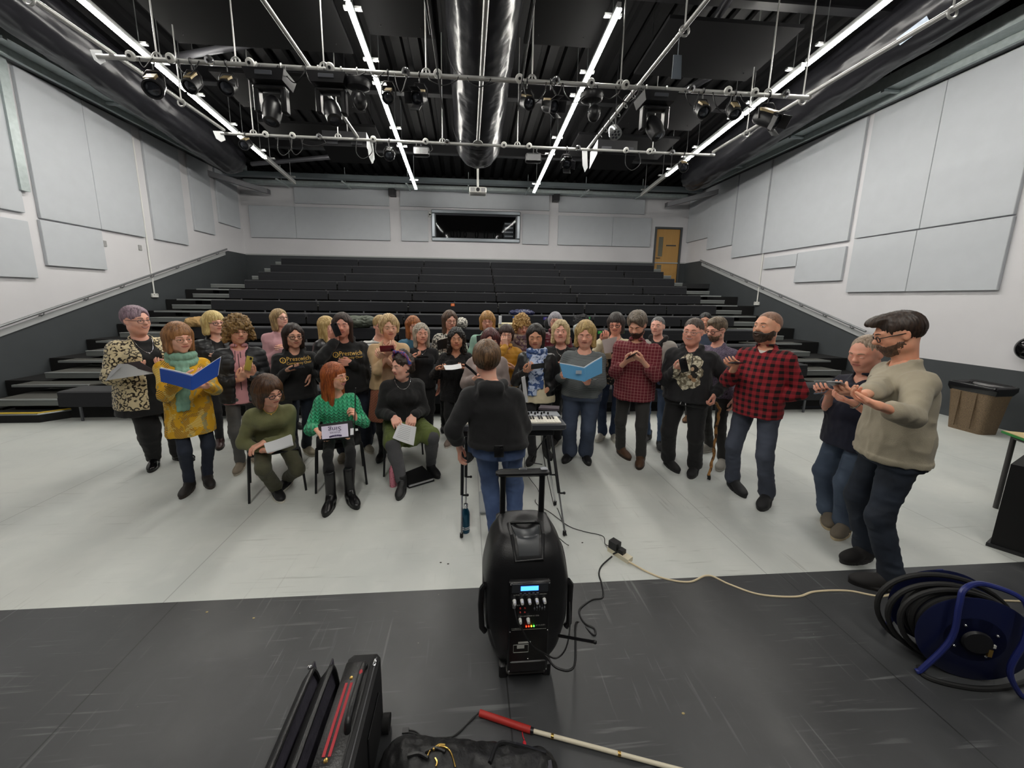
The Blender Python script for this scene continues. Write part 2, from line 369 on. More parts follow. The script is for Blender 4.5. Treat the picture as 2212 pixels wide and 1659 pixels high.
for j, u in enumerate((.08, .2, .31, .42, .62, .78, .93)):
    x = wx0+.05+u*(wx1-wx0-.55); a = np.linspace(0, 2*math.pi, 20, endpoint=False); r = .07+.02*(j % 3)
    tag(MB().tube(np.stack([x+r*.6*np.cos(a), 0*a+YB+1.9, wz1-.38+r*1.6*np.sin(a)], 1), .025, 6, closed=True).build('cable_coil', mat('cable black', '09090a', .6)), f'dark coil of cable hanging in the control room, {ORD[j]} from the left', 'cable', 'cable coils in the control room')
tag(MB().box(wx0+.3, wx0+1.3, YB+.45, YB+.75, wz0-.02, wz0+.06).box(wx0+.32, wx0+1.28, YB+.44, YB+.45, wz0-.0, wz0+.03).build('mixing_desk', mat('desk grey', '8b8e92', .4), smooth=False), 'low grey mixing desk on the control room sill', 'mixing desk')
# ---- door
M_oak = G('light oak veneer', .45); M_oak.col(M_oak.mix(M_oak.noise(1.5, 6, M_oak.vec((14, 14, .8))), 'c69c5c', 'b0844a')); M_oak = M_oak.m
M_frame = mat('door frame grey', '4a4d50', .5)
df = MB().box(dx0-.07, dx0, YB-.03, YB+.1, dz0, dz1+.07).box(dx1, dx1+.07, YB-.03, YB+.1, dz0, dz1+.07).box(dx0, dx1, YB-.03, YB+.1, dz1, dz1+.07)
do = structure(df.build('door_1', M_frame, smooth=False))
v0, v1 = dx0+.12, dx0+.3; lf = MB()
lf.box(dx0, v0, YB+.02, YB+.06, dz0, dz1).box(v1, dx1, YB+.02, YB+.06, dz0, dz1)
for a, b in ((dz0, dz0+.3), (dz0+.75, dz0+1.05), (dz1-.28, dz1)): lf.box(v0, v1, YB+.02, YB+.06, a, b)
leaf = lf.build('door_leaf', M_oak, do, smooth=False)
MB().box(v0, v1, YB+.035, YB+.045, dz0+.3, dz0+.75).box(v0, v1, YB+.035, YB+.045, dz0+1.05, dz1-.28).build('vision_panel', mat('wired glass', '6a695c', .1, noise=.2, nscale=60), do, smooth=False)
MB().cyl((dx0+.06, YB-.03, dz0+1.0), (dx0+.2, YB-.03, dz0+1.0), .012).cyl((dx0+.07, YB+.02, dz0+1.0), (dx0+.07, YB-.03, dz0+1.0), .012).build('door_handle', M_alu, do)
MB().box(dx0+.42, dx0+.8, YB+.012, YB+.02, dz0+1.43, dz0+1.48).build('door_sign', mat('sign grey', '55504a', .5), do, smooth=False)
# landing in front of the door
structure(MB().box(6.9, XR, 12.3, YB, 2.3, 2.46).build('floor', mat('landing', '2a2b2d', .8), smooth=False))

# ---- handrails
M_rail = mat('grey handrail', '8a8c8e', .35, metal=.5); M_strip = mat('pale grey string', 'a9abac', .6)
for nm, x, sg, pa, pb, lab in (('L', XL, 1, (0, 705), (490, 538), 'long sloping grey handrail fixed to the left wall'), ('R', XR, -1, (1870, 716), (1513, 562), 'long sloping grey handrail fixed to the right wall')):
    xx = x+sg*.08; A = at(*pa, x=xx); B = at(*pb, x=xx); D = (B-A)/np.linalg.norm(B-A)
    if nm == 'L': A = A-D*1.5
    t = thing('handrail', lab, 'handrail', A)
    MB().cyl(A, B, .022, 12).build('rail', M_rail, t)
    off = np.array([-sg*.074, 0, -.13]); P = [A+off, B+off]
    MB().hexa([P[0]+(0, 0, -.05), P[0]+(sg*.02, 0, -.05), P[1]+(sg*.02, 0, -.05), P[1]+(0, 0, -.05), P[0]+(0, 0, .05), P[0]+(sg*.02, 0, .05), P[1]+(sg*.02, 0, .05), P[1]+(0, 0, .05)]).build('back_strip', M_strip, t, smooth=False)
    n = 9
    for i in range(n):
        q = A+(B-A)*((i+.5)/n); MB().tube([q, q+(0, 0, -.05), q+(-sg*.05, 0, -.08), q+(-sg*.06, 0, -.08)], .01, 8).lathe([(.028, 0), (.028, .01)], q+(-sg*.068, 0, -.08), (sg, 0, 0), 12).build('bracket', M_rail, t)
# conduits with sockets
M_wplastic = mat('white plastic', 'd6d6d2', .4)
for lab, x, sg, a, b in (('white vertical conduit with double socket on the left wall', XL, 1, (286, 298), (340, 634)), ('white vertical conduit with double socket on the right wall', XR, -1, (1671, 377), (1636, 652))):
    A = at(*a, x=x+sg*.02); B = at(*b, x=x+sg*.02); B[1] = A[1]; B[2] += 0
    t = thing('conduit', lab, 'conduit', B)
    MB().cyl(A, B, .017, 10).build('pipe', M_wplastic, t)
    MB().rbox(x if sg > 0 else x-.05, x+.05 if sg > 0 else x, B[1]-.09, B[1]+.09, B[2]-.1, B[2], .01).build('socket_box', M_wplastic, t)
    MB().box(x+sg*.051-.002, x+sg*.051+.002, B[1]-.06, B[1]-.03, B[2]-.04, B[2]-.02).box(x+sg*.051-.002, x+sg*.051+.002, B[1]+.03, B[1]+.06, B[2]-.04, B[2]-.02).build('switch', mat('switch grey', '8a8a86', .4), t, smooth=False)
A = at(4, 170, x=XL+.05); B = at(56, 414, x=XL+.05)
tag(MB().box(XL, XL+.1, A[1]-.07, A[1]+.07, B[2], 5.75).build('cable_channel', mat('galvanised steel', 'aab4b4', .42, metal=.25, noise=.1, nscale=14), smooth=False), 'galvanised vertical cable channel on the left wall by the photo edge', 'cable channel')
M_galv = mat('galvanised steel', 'aab4b4', .42, metal=.25, noise=.1, nscale=14)
for px, py, lab in ((225, 526, 'small grey wall plate right of the lower left panel'), (302, 535, 'small grey wall plate left of the left conduit')):
    p = at(px, py, x=XL); tag(MB().rbox(XL, XL+.015, p[1]-.045, p[1]+.045, p[2]-.06, p[2]+.06, .004).build('wall_plate', mat('plate grey', '9c9c9c', .5)), lab, 'wall plate')
p = at(929, 464, y=YB); t = thing('wall_speaker', 'tiny white wall sensor left of the control room window', 'sensor', (p[0], YB, p[2]))
MB().rbox(p[0]-.05, p[0]+.05, YB-.05, YB, p[2]-.08, p[2]+.09, .02).build('housing', M_wplastic, t); MB().lathe([(.032, 0), (.02, .02)], (p[0], YB-.05, p[2]), (0, -1, 0), 16).build('lens', M_dk, t)
# trunking along the walls
for sg, x, lab in ((1, XL, 'long galvanised trunking under the roof along the left wall'), (-1, XR, 'long galvanised trunking under the roof along the right wall')):
    t = thing('cable_trunking', lab, 'trunking', (x, 4, 5.75))
    x0, x1 = sorted((x+sg*.28, x+sg*.55)); MB().box(x0, x1, YF+.02, YB-.45, 5.78, 5.82).box(x0, x0+.02, YF+.02, YB-.45, 5.82, 6.0).box(x1-.02, x1, YF+.02, YB-.45, 5.82, 6.0).build('tray', M_galv, t, smooth=False)
    x0, x1 = sorted((x+sg*.2, x+sg*.27)); MB().box(x0, x1, YF+.02, YB-.45, 5.66, 5.8).build('side_channel', M_galv, t, smooth=False)
    x0, x1 = sorted((x+sg*.02, x+sg*.2)); MB().rbox(x0, x1, YF+.02, YB-.1, 5.68, 5.78, .01).build('lower_duct', mat('grey duct', '5a5d60', .4, metal=.5), t, smooth=False)
    x0, x1 = sorted((x, x+sg*.6))
    for i in range(9): y = -3+i*2.0; MB().box(x0, x1, y-.03, y+.03, 5.72, 5.76).build('bracket', M_galv, t, smooth=False); MB().cyl((x+sg*.5, y, 5.76), (x+sg*.5, y, roofz(y)), .008, 6).build('drop_rod', M_galv, t)
t = thing('cable_trunking', 'long galvanised trunking under the roof along the back wall', 'trunking', (0, 13, 5.6))
MB().rbox(XL+.4, XR-.4, YB-.45, YB-.2, 5.5, 5.62, .01).build('tray', M_galv, t, smooth=False)
MB().rbox(XL+.2, XR-.2, YB-1.0, YB-.8, 5.56, 5.7, .01).build('upper_tray', mat('dull galvanised steel', '6d767a', .4, metal=.6), t, smooth=False)
for i in range(7): x = -6+i*2.0; MB().cyl((x, YB-.7, 5.45), (x, YB-.7, roofz(YB)), .01, 6).box(x-.02, x+.02, YB-1.05, YB-.15, 5.46, 5.5).build('drop_rod', M_galv, t)
for px in (846, 1203): p = at(px, 410, y=YB-.3); tag(MB().box(p[0]-.1, p[0]+.1, YB-.35, YB, 5.3, 5.9).build('roof_post', M_steelb, smooth=False), 'short dark steel post on the back wall '+('left' if px < 1000 else 'right')+' of the window', 'post')
for sg, x, lab in ((1, XL, 'grey steel outrigger high in the back left corner'), (-1, XR, 'grey steel outrigger high in the back right corner')):
    tag(MB().hexa([(x, 12.2, 5.35), (x, 12.4, 5.35), (x+sg*1.1, 13.7, 5.2), (x+sg*1.1, 13.5, 5.2), (x, 12.2, 5.5), (x, 12.4, 5.5), (x+sg*1.1, 13.7, 5.35), (x+sg*1.1, 13.5, 5.35)]).build('roof_outrigger', mat('grey steel', '6b6c70', .45, metal=.4), smooth=False), lab, 'bracket')

# ================================================================ tiered seating
M_fab = mat('black upholstery', '191a1f', .95, sheen=.08, bump=.25, bscale=400)
M_carpet = mat('grey step carpet', '4a4a46', .95, noise=.15, nscale=90, bump=.3, bscale=500)
M_nose = mat('aluminium nosing', 'a3a7a6', .35, metal=.6); M_fascia = mat('grey step fascia', '6a6e6c', .5); M_under = mat('black understructure', '0c0c0d', .8)
M_post = mat('bench post grey', '54565a', .5, metal=.2); M_yel = mat('yellow nosing', 'd9b93a', .5)
YS, PT_, RS = 5.8, .71, .263
st = thing('seating_stand', 'wide stepped retractable seating platform filling the back of the hall', 'seating stand', (0, YS, 0))
for k in range(11):
    y = YS+PT_*k; z = .33+RS*k; x0, x1 = (-6.95, 7.2) if k < 8 else (-6.25, 6.75)
    ti = MB().box(x0, x1, y+.02, y+PT_+.04 if k < 10 else YB-.04, z-.04, z).build('tier', M_carpet, st, smooth=False)
    for a_, b_ in ((x0, -5.75), (6.2, x1)) if k < 8 else ((x0, x0+.3), (x1-.3, x1)):
        MB().rbox(a_, b_, y, y+.03, z-.095, z-.015, .004).build('fascia', M_fascia, ti, smooth=False); MB().rbox(a_, b_, y-.005, y+.045, z-.015, z+.004, .003).build('nosing', M_nose, ti, smooth=False)
    MB().box(-5.74, 6.19, y+.004, y+.03, z-.095, z-.002).build('dark_fascia', M_under, ti, smooth=False)
    MB().box(x0+.1, x1-.1, y+.15, y+PT_+.1, 0 if k < 1 else z-.4, z-.05).build('understructure', M_under, ti, smooth=False)
    if k < 7:
        for a, b, c in ((-7.1, -5.75, 'l'), (6.1, 7.35, 'r')):
            zz = z+RS*.5; yy = y+.4; xa, xb = (a, b)
            poly = [(xa, yy), (xb-.25, yy), (xb, yy+.28), (xa, yy+.28)] if c == 'l' else [(xa+.25, yy), (xb, yy), (xb, yy+.28), (xa, yy+.28)]
            hs = MB().prism(poly, zz-.02, zz).build('half_step', M_carpet, st, smooth=False)
            MB().prism([(xa-.005 if c == 'l' else xa+.25, yy-.02), (xb-.25 if c == 'l' else xb, yy-.02), (xb-.25 if c == 'l' else xb, yy+.02), (xa-.005 if c == 'l' else xa+.25, yy+.02)], zz-.03, zz+.003).build('nosing', M_nose, hs, smooth=False)
for a, b, c in ((-7.6, -5.98, 'l'), (6.45, 8.0, 'r')):
    xc = b-.3 if c == 'l' else a+.3
    poly = [(a, 5.73), (b-.33, 5.73), (b, 6.05), (b, 6.2), (a, 6.2)] if c == 'l' else [(a+.33, 5.73), (b, 5.73), (b, 6.2), (a, 6.2), (a, 6.05)]
    s = MB().prism(poly, 0, .12).build('half_step', M_under, st, smooth=False)
    MB().prism(poly, .12, .145).build('tread', M_carpet, s, smooth=False)
    P = [poly[0], poly[1], poly[2]] if c == 'l' else [poly[4], poly[0], poly[1]]
    MB().tube([(p[0], p[1]+.012, .142) for p in P], .016, 6).build('nosing', M_yel, s); MB().tube([(p[0], p[1], .125) for p in P], .012, 6).build('edge_trim', M_nose, s)
for sg, x0, x1, k0 in ((-1, XL+.02, -6.97, 0), (1, 7.22, XR-.02, 0)):
    m = MB()
    for k in range(0, 8): y = YS+PT_*k; m.box(x0, x1, y+.1, y+PT_+.1, 0, .18+RS*k)
    m.build('side_infill', M_under, st, smooth=False)
secx = [-6.08, -3.62, -1.48, .74, 2.95, 5.12, 6.49]
digits = {(4, 2): ('8b3f14', 'e8742a'), (4, 3): None}
tags_px = {(7, (978, 658)): 'orange', }
for n in range(11, 0, -1):
    k = 11-n; y = 5.77+PT_*k; zt = .455+RS*k
    for i in range(6):
        a, b = secx[i]+.02, secx[i+1]-.02
        t = thing('bench_seat', f'black upholstered bench section, {ORD[i]} from the left in the {ORD[k]} row up', 'bench', ((a+b)/2, y, zt-.3), 0, 'black bench sections on the tiered seating')
        MB().rbox(a, b, y, y+.4, zt-.11, zt, .016).build('cushion', M_fab, t); MB().rbox(a, b, y, y+.024, zt-.235, zt-.09, .006).build('front_pad', M_fab, t)
        for u in (.12, .5, .88): x = a+(b-a)*u; MB().box(x-.015, x+.015, y+.002, y+.022, zt-.386 if k else .001, zt-.235).build('post', M_post, t, smooth=False)
def number_tag(px, py, row, col, txt, cname):
    k = 11-row; y = 5.77+PT_*k; p = at(px, py, y=y-.004)
    t = thing('seat_number', f'small {cname} seat number plate on the front of the {ORD[k]} row up'+(', left of centre' if px < 900 else ''), 'number plate', (p[0], y, p[2]))
    MB().rbox(p[0]-.045, p[0]+.045, y-.004, y, p[2]-.032, p[2]+.032, .002).build('plate', mat('tag '+cname, col, .5), t)
    V, Fc = text_geo(txt, .05); V3 = np.stack([V[:, 0]+p[0], 0*V[:, 0]+y-.006, V[:, 1]+p[2]], 1); link_mesh('number', V3, Fc, mat('tag print', 'f1e4d0', .5), t, smooth=False)
number_tag(978, 658.5, 6, 'e06a22', '12', 'orange'); number_tag(891, 684.5, 7, 'e06a22', '13', 'orange'); number_tag(1112, 687, 7, '2e6fd0', '14', 'blue')
number_tag(1178, 688, 7, '3a2f9a', '15', 'violet'); number_tag(1271, 687.5, 7, '3fae63', '16', 'green'); number_tag(1296, 718, 8, '35b04c', '9', 'green'); number_tag(1345, 717, 8, '35b04c', '8', 'bright green')
# ================================================================ ceiling rig
ZR = 4.75
M_pipe = mat('pale grey scaffold pipe', 'b4b4b2', .4, metal=.35); M_lamp = mat('black lamp housing', '1a1a1d', .38); M_tan = mat('brass tinted lamp top', '8a7a58', .4, metal=.4)
M_wire = mat('thin black cable', '121214', .5); M_lens = mat('lamp lens', '3c3f46', .08, metal=.6); M_chrome = mat('chrome', 'c9cacc', .15, metal=.9)
M_emit = mat('light strip diffuser', 'ffffff', .5, emit=((1, .97, .9), STRIP_POWER)); M_house = mat('light strip housing', 'aeb0b0', .4, metal=.4)
def rz(px, py): return at(px, py, z=ZR)
SLN = (0, -SLOPE, 1)
# light strips, all on one plane that falls with the roof
def strip(n, p0, p1, cuts, unlit, words):
    A = atp(*p0, (0, 0, 6.23), SLN); B = atp(*p1, (0, 0, 6.23), SLN); xm = (A[0]+B[0])/2
    y0, y1 = A[1], B[1]; A[0] = B[0] = xm; D = (B-A)/(y1-y0)
    us = [y0]+[atp(*c, (0, 0, 6.23), SLN)[1] for c in cuts]+[y1]
    def pt(y): return A+D*(y-y0)
    segs = [(a+.03, b-.03, True) for a, b in zip(us[:-1], us[1:])]
    if unlit: segs.append((y1+.02, unlit, False))
    for j, (a, b, lit) in enumerate(segs):
        P, Q = pt(a), pt(b); t = thing('strip_light', f'{"lit" if lit else "unlit"} slim linear ceiling light, {ORD[j]} length of the {words} run counted from the camera', 'strip light', P, 0, 'linear ceiling lights')
        w, h = .045, .03
        def bx(z0, z1, ww): return [(P[0]-ww, P[1], P[2]+z0), (P[0]+ww, P[1], P[2]+z0), (Q[0]+ww, Q[1], Q[2]+z0), (Q[0]-ww, Q[1], Q[2]+z0), (P[0]-ww, P[1], P[2]+z1), (P[0]+ww, P[1], P[2]+z1), (Q[0]+ww, Q[1], Q[2]+z1), (Q[0]-ww, Q[1], Q[2]+z1)]
        MB().hexa(bx(0, .07, .028)).build('housing', M_house, t, smooth=False)
        MB().hexa(bx(-.03, 0, .034)).build('diffuser', M_emit if lit else mat('unlit diffuser', 'c9c9c4', .5), t, smooth=False)
        for u in (.15, .85): q = P+(Q-P)*u; MB().cyl(q+(0, 0, .05), (q[0], q[1], roofz(q[1])), .006, 6).box(q[0]-.12, q[0]+.12, q[1]-.03, q[1]+.03, q[2]+.07, q[2]+.1).build('hanger', M_house, t, smooth=False)
strip(1, (-330, -430), (575, 340), ((60, -100), (337, 136), (409, 197), (514, 290)), 11.9, 'far left')
strip(2, (640, -270), (903, 408), ((745, 0), (814, 163), (864, 303)), None, 'inner left')
strip(3, (1335, 12), (1155, 415), ((1254, 190), (1194, 322)), None, 'inner right')
strip(4, (2460, -430), (1440, 378), ((2100, -145), (1738, 142), (1605, 247), (1490, 338)), 11.9, 'far right')
# a second short run of lamps over the photographer, out of the picture, on the same rails
for xx in (-1.53, 2.02):
    for y in (-3.2,): 
        z = 6.23+SLOPE*y; t = thing('strip_light', 'lit slim linear ceiling light behind the photographer, '+('left' if xx < 0 else 'right'), 'strip light', (xx, y, z), 0, 'linear ceiling lights')
        MB().box(xx-.045, xx+.045, y, y+4.2, z-.4, z-.36).build('diffuser', M_emit, t, smooth=False); MB().box(xx-.035, xx+.035, y, y+4.2, z-.36, z-.3).build('housing', M_house, t, smooth=False)
# scaffold pipes
def pipe(a, b, r, label, up=0.): 
    t = thing('rig_pipe', label, 'rig pipe', a, 0, 'lighting rig pipes'); MB().cyl(a, b, r, 12).build('tube', M_pipe, t); return t
p1a, p1b, p2a, p2b = rz(205, 118), rz(1748, 212), rz(480, 290), rz(1546, 334)
for q in (p1a, p1b): q[1] = (p1a[1]+p1b[1])/2
p1a[1] = p1b[1]; p2a[1] = p2b[1] = (p2a[1]+p2b[1])/2
Y1, Y2 = p1a[1], p2a[1]
T1 = pipe(p1a, p1b, .028, 'front cross pipe of the lighting rig with most of the spotlights')
T2 = pipe(p2a, p2b, .025, 'rear cross pipe of the lighting rig with white socket discs')
xo = rz(247, 129)[0]; xq = rz(1820, 172)[0]; xi = rz(663, 147.5)[0]; xj = rz(1381.8, 191)[0]; xc = rz(1040, 185)[0]
pipe((xo, -2, ZR+.06), (xo, Y2, ZR+.06), .026, 'long outer pipe of the lighting rig on the left')
pipe((xq, -2, ZR+.06), (xq, Y2, ZR+.06), .026, 'long outer pipe of the lighting rig on the right')
pipe((xi, -2, ZR+.06), (xi, Y2+.1, ZR+.06), .025, 'long inner pipe of the lighting rig on the left')
pipe((xj, -2, ZR+.06), (xj, Y2+.1, ZR+.06), .025, 'long inner pipe of the lighting rig on the right')
t = pipe((xc, 3.6, ZR+.06), (xc, Y2, ZR+.06), .03, 'centre pipe of the lighting rig under the big duct'); MB().lathe([(.0, -.01), (.09, 0), (.09, .012), (0, .02)], (xc, Y2-.02, ZR+.02), (0, -.3, -1), 24).build('end_disc', M_pipe, t)
q = at(1042, 30, y=3.9); t = thing('projector_lens_can', 'black cylinder hanging under the big duct at the top of the photo', 'cylinder', (xc, 3.6, 4.8))
MB().lathe([(.0, -.5), (.1, -.5), (.1, 0), (.108, .01), (.108, .05), (.1, .06), (.09, .07), (0, .07)], (xc, 3.62, ZR+.12), (0, .86, -.5), 28).build('can', M_lamp, t)
# drop rods and clamps
k = 0
for X, Y in [(rz(325, 118)[0], Y1), (rz(545, 140)[0]-.2, Y1), (rz(700, 150)[0], Y1), (rz(921, 165)[0], Y1), (rz(1148, 180)[0], Y1), (rz(1338, 190)[0], Y1), (rz(1660, 205)[0], Y1), (rz(550, 293)[0], Y2), (rz(731, 300)[0], Y2), (rz(956, 310)[0], Y2), (rz(1118, 315)[0], Y2), (rz(1415, 325)[0], Y2), (xi, 3.2), (xi, 3.9), (xj, 3.6), (xj, 4.4), (xo, 6.6), (xo, 4.6), (xq, 3.9), (xq, 5.6), (xq, 6.7)]:
    t = thing('drop_rod', f'thin steel rod hanging the lighting rig, {ORD[k % 16] if k < 16 else ORD[k-16]+" of the side rods"}', 'rod', (X, Y, ZR), 0, 'rig drop rods'); k += 1
    MB().cyl((X, Y, ZR+.03), (X, Y, roofz(Y)), .009, 8).build('rod', M_pipe, t); MB().tube([(X, Y, ZR+.08+.05*math.cos(a)) if 0 else (X+.05*math.cos(a), Y, ZR+.03+.05*math.sin(a)) for a in np.linspace(0, 2*math.pi, 14)[:-1]], .012, 6, closed=True).build('clamp', M_pipe, t)
k = 0
for pxs, Y, yy in (((290, 375, 458, 545, 716, 878, 946, 1121, 1199, 1274, 1348, 1488, 1567, 1624, 1690), Y1, lambda x: 118+(x-205)*.061), ((577, 635, 692, 808, 920, 966, 1088, 1142, 1247, 1350, 1400, 1449), Y2, lambda x: 292+(x-480)*.041)):
    for px in pxs:
        X = at(px, yy(px), y=Y)[0]; c = (X, Y-.035, ZR+.01); t = thing('power_socket', f'round white power socket on the {"front" if Y == Y1 else "rear"} rig pipe, {ORD[k]} from the left', 'socket', c, 0, 'round sockets on the rig'); k += 1
        MB().lathe([(.0, 0), (.05, 0), (.055, .012), (.05, .035), (.03, .045), (0, .045)], c, (0, -.85, -.5), 18).build('body', M_wplastic if k % 3 else M_chrome, t); MB().cyl((X, Y-.06, ZR+.0), (X, Y-.085, ZR-.015), .018, 10).build('pin_face', M_lamp, t)
    k = 0
def hook(mb, X, Y, z=ZR): return mb.tube([(X, Y+.035*math.cos(a), z+.035*math.sin(a)) for a in np.linspace(-.5, 4.2, 9)], .01, 6).cyl((X, Y, z-.03), (X, Y, z-.1), .008, 8)
def spotlight(px, py, Y, d, label, L=.26, r=.075, doors=False, top=M_tan):
    c = at(px, py, y=Y); d = np.array(d, float); d /= np.linalg.norm(d); X = c[0]; t = thing('stage_spotlight', label, 'stage light', (X, Y, ZR), 0, 'spotlights on the rig')
    hook(MB(), X, Y).build('hook_clamp', M_lamp, t)
    y0 = c+(0, 0, .0); w = r+.02; MB().tube([(X-w, Y, y0[2]), (X-w, Y, ZR-.16), (X-w*.6, Y, ZR-.1), (X+w*.6, Y, ZR-.1), (X+w, Y, ZR-.16), (X+w, Y, y0[2])], .009, 6).build('yoke', M_lamp, t)
    b = MB().lathe([(0, -L/2), (r*.75, -L/2), (r*.95, -L*.4), (r, -L*.1), (r, L*.35), (r*1.08, L*.36), (r*1.08, L/2), (r*.9, L/2), (r*.85, L*.42)], c, d, 22).build('barrel', M_lamp, t)
    u = np.cross(d, (1, 0, 0)); u /= np.linalg.norm(u); u = u if u[2] > 0 else -u
    MB().obox(c+u*r*.9-d*L*.05, d, np.cross(d, u), u, L*.36, r*.55, r*.2).build('vent_housing', top, b, smooth=False)
    MB().lathe([(0, 0), (r*.86, 0), (r*.5, .02), (0, .028)], c+d*L*.42, d, 20).build('lens', M_lens, b)
    if doors:
        s = np.cross(d, u)
        for v, w_ in ((u, s), (s, u), (-u, s), (-s, u)): MB().obox(c+d*(L*.5+.04)+v*(r*1.25), d*.9+v*.45, w_, v, .055, r*.8, .003).build('barn_door', M_lamp, b, smooth=False)
    return t
spotlight(335, 187, Y1+.05, (.35, -.75, -.55), 'brass topped spotlight at the far left end of the front pipe', .32, .1)
spotlight(418, 180, Y1, (.0, -.7, -.7), 'spotlight seen through the far left strip light on the front pipe', .24, .08)
spotlight(494, 186, Y1, (.1, -.8, -.6), 'small spotlight left of the square moving head on the front pipe', .22, .085)
spotlight(840, 208, Y1, (0, -.8, -.6), 'small spotlight on the front pipe beside the inner left strip light', .2, .07)
spotlight(907, 211, Y1, (-.3, -.85, -.45), 'small spotlight alone on the front pipe left of the big duct', .22, .08, True)
spotlight(1137, 221, Y1, (.25, -.85, -.5), 'small spotlight on the front pipe just right of the big duct', .24, .075)
spotlight(1187, 229, Y1, (.45, -.8, -.4), 'spotlight with open barn doors right of the big duct', .22, .08, True)
spotlight(1515, 238, Y1, (-.1, -.8, -.6), 'brass topped spotlight right of the tall moving head', .24, .08)
spotlight(1583, 240, Y1, (-.1, -.7, -.7), 'brass topped spotlight beside the far right strip light', .22, .075)
spotlight(1655, 256, Y1, (.35, -.75, -.55), 'large spotlight at the far right end of the front pipe', .32, .1, True)
spotlight(842, 334, Y2, (.05, -.9, -.5), 'chrome spotlight on the rear pipe left of the duct', .26, .09, False, M_chrome)
spotlight(1223, 352, Y2, (-.05, -.9, -.5), 'spotlight with barn doors on the rear pipe right of the duct', .26, .09, True, M_chrome)
spotlight(1475, 360, Y2, (-.2, -.8, -.5), 'dim brass spotlight behind the far right strip light', .22, .08)
spotlight(532, 311, Y2, (0, -.8, -.5), 'dim brass spotlight behind the far left strip light', .22, .08)
def moving_head(px, py, s, tilt, label):
    c = at(px, py, y=Y1); X = c[0]; z = ZR-.1; t = thing('moving_head_light', label, 'stage light', (X, Y1, ZR), 0, 'moving head lights')
    b = MB().hexa([(X-.21*s, Y1-.15, z-.12*s), (X+.21*s, Y1-.15, z-.12*s), (X+.21*s, Y1+.15, z-.12*s), (X-.21*s, Y1+.15, z-.12*s), (X-.25*s, Y1-.17, z), (X+.25*s, Y1-.17, z), (X+.25*s, Y1+.17, z), (X-.25*s, Y1+.17, z)]).build('base', M_lamp, t, smooth=False)
    MB().rbox(X-.1*s, X+.1*s, Y1-.175, Y1-.15, z-.08*s, z-.03, .004).build('display', mat('lamp display', '4a4c52', .3), b)
    for u in (-.15, .15): hook(MB(), X+u*s, Y1).build('hook_clamp', M_pipe, t)
    z1 = z-.13*s
    MB().rbox(X-.2*s, X-.13*s, Y1-.06, Y1+.06, z1-.32*s, z1-.03*s, .015).rbox(X+.13*s, X+.2*s, Y1-.06, Y1+.06, z1-.32*s, z1-.03*s, .015).rbox(X-.2*s, X+.2*s, Y1-.07, Y1+.07, z1-.06*s, z1, .02).build('yoke', M_lamp, t)
    d = np.array(tilt, float); d /= np.linalg.norm(d); cc = np.array((X, Y1, z1-.26*s))
    h = MB().lathe([(0, -.15*s), (.06*s, -.15*s), (.1*s, -.09*s), (.115*s, 0), (.11*s, .1*s), (.095*s, .19*s), (.08*s, .2*s)], cc, d, 20).build('head', M_lamp, t)
    MB().lathe([(0, 0), (.08*s, 0), (.05*s, .02), (0, .03)], cc+d*.185*s, d, 18).build('lens', M_lens, h)
moving_head(583, 165, 1.0, (0, -.35, -1), 'square based moving head light on the left of the front pipe')
moving_head(714, 172, .95, (.3, -.5, -.9), 'moving head light where the inner left pipe meets the front pipe')
moving_head(1416, 215, .95, (.25, -.45, -.9), 'tall moving head light right of the inner right pipe')
def dome_head(px, py, label):
    c = at(px, py, y=Y1); X = c[0]; t = thing('scanner_light', label, 'stage light', (X, Y1, ZR), 0, 'round moving lights'); hook(MB(), X, Y1).build('hook_clamp', M_pipe, t)
    MB().lathe([(0, 0), (.15, 0), (.16, .03), (.14, .09), (.08, .12), (0, .12)], (X, Y1, ZR-.1), (0, .1, -1), 24).build('base', M_lamp, t)
    MB().cyl((X, Y1, ZR-.2), (X+.01, Y1-.02, ZR-.3), .035).build('arm', M_chrome, t); MB().sph((X+.03, Y1-.05, ZR-.37), (.085, .09, .11), 16, 10).build('head', M_lamp, t)
dome_head(774, 200, 'round based moving light left of the inner left strip light'); dome_head(1277, 230, 'round based moving light right of the inner right strip light')
for px, py, lab in ((722, 255, 'round multi lens lamp hanging under the left moving head'), (1328, 286, 'round multi lens lamp bound with cable on the inner right pipe')):
    c = at(px, py, x=xi if px < 1000 else xj); t = thing('par_light', lab, 'stage light', c, 0, 'par lights'); MB().lathe([(0, -.12), (.06, -.12), (.09, -.06), (.1, .05), (.1, .06), (.085, .06)], c, (.1, -.6, -.8), 20).build('body', M_chrome, t)
    for a in range(7): r = 0 if a == 6 else .055; q = c+np.array((.1, -.6, -.8))*.055+np.array((1, 0, 0))*r*math.cos(a*1.047)+np.array((0, .8, -.6))*r*math.sin(a*1.047); MB().sph(q, .02, 10, 6).build('lamp_lens', M_lens, t)
    MB().cyl(c+(0, 0, .05), (c[0], c[1], ZR+.06), .012, 8).build('stem', M_lamp, t)
for px, py, lab in ((910, 326, 'small flood lamp on the rear pipe left of the duct'), (1152, 340, 'small flood lamp on the rear pipe right of the duct')):
    c = at(px, py, y=Y2); t = thing('flood_light', lab, 'stage light', c, 0, 'flood lamps'); MB().rbox(c[0]-.15, c[0]+.15, Y2-.08, Y2+.06, c[2]-.1, c[2]+.06, .02).build('housing', M_lamp, t); MB().box(c[0]-.13, c[0]+.13, Y2-.085, Y2-.08, c[2]-.08, c[2]+.03).build('glass', M_chrome, t, smooth=False)
    MB().cyl((c[0], Y2, c[2]+.05), (c[0], Y2, ZR), .01, 8).build('stem', M_lamp, t)
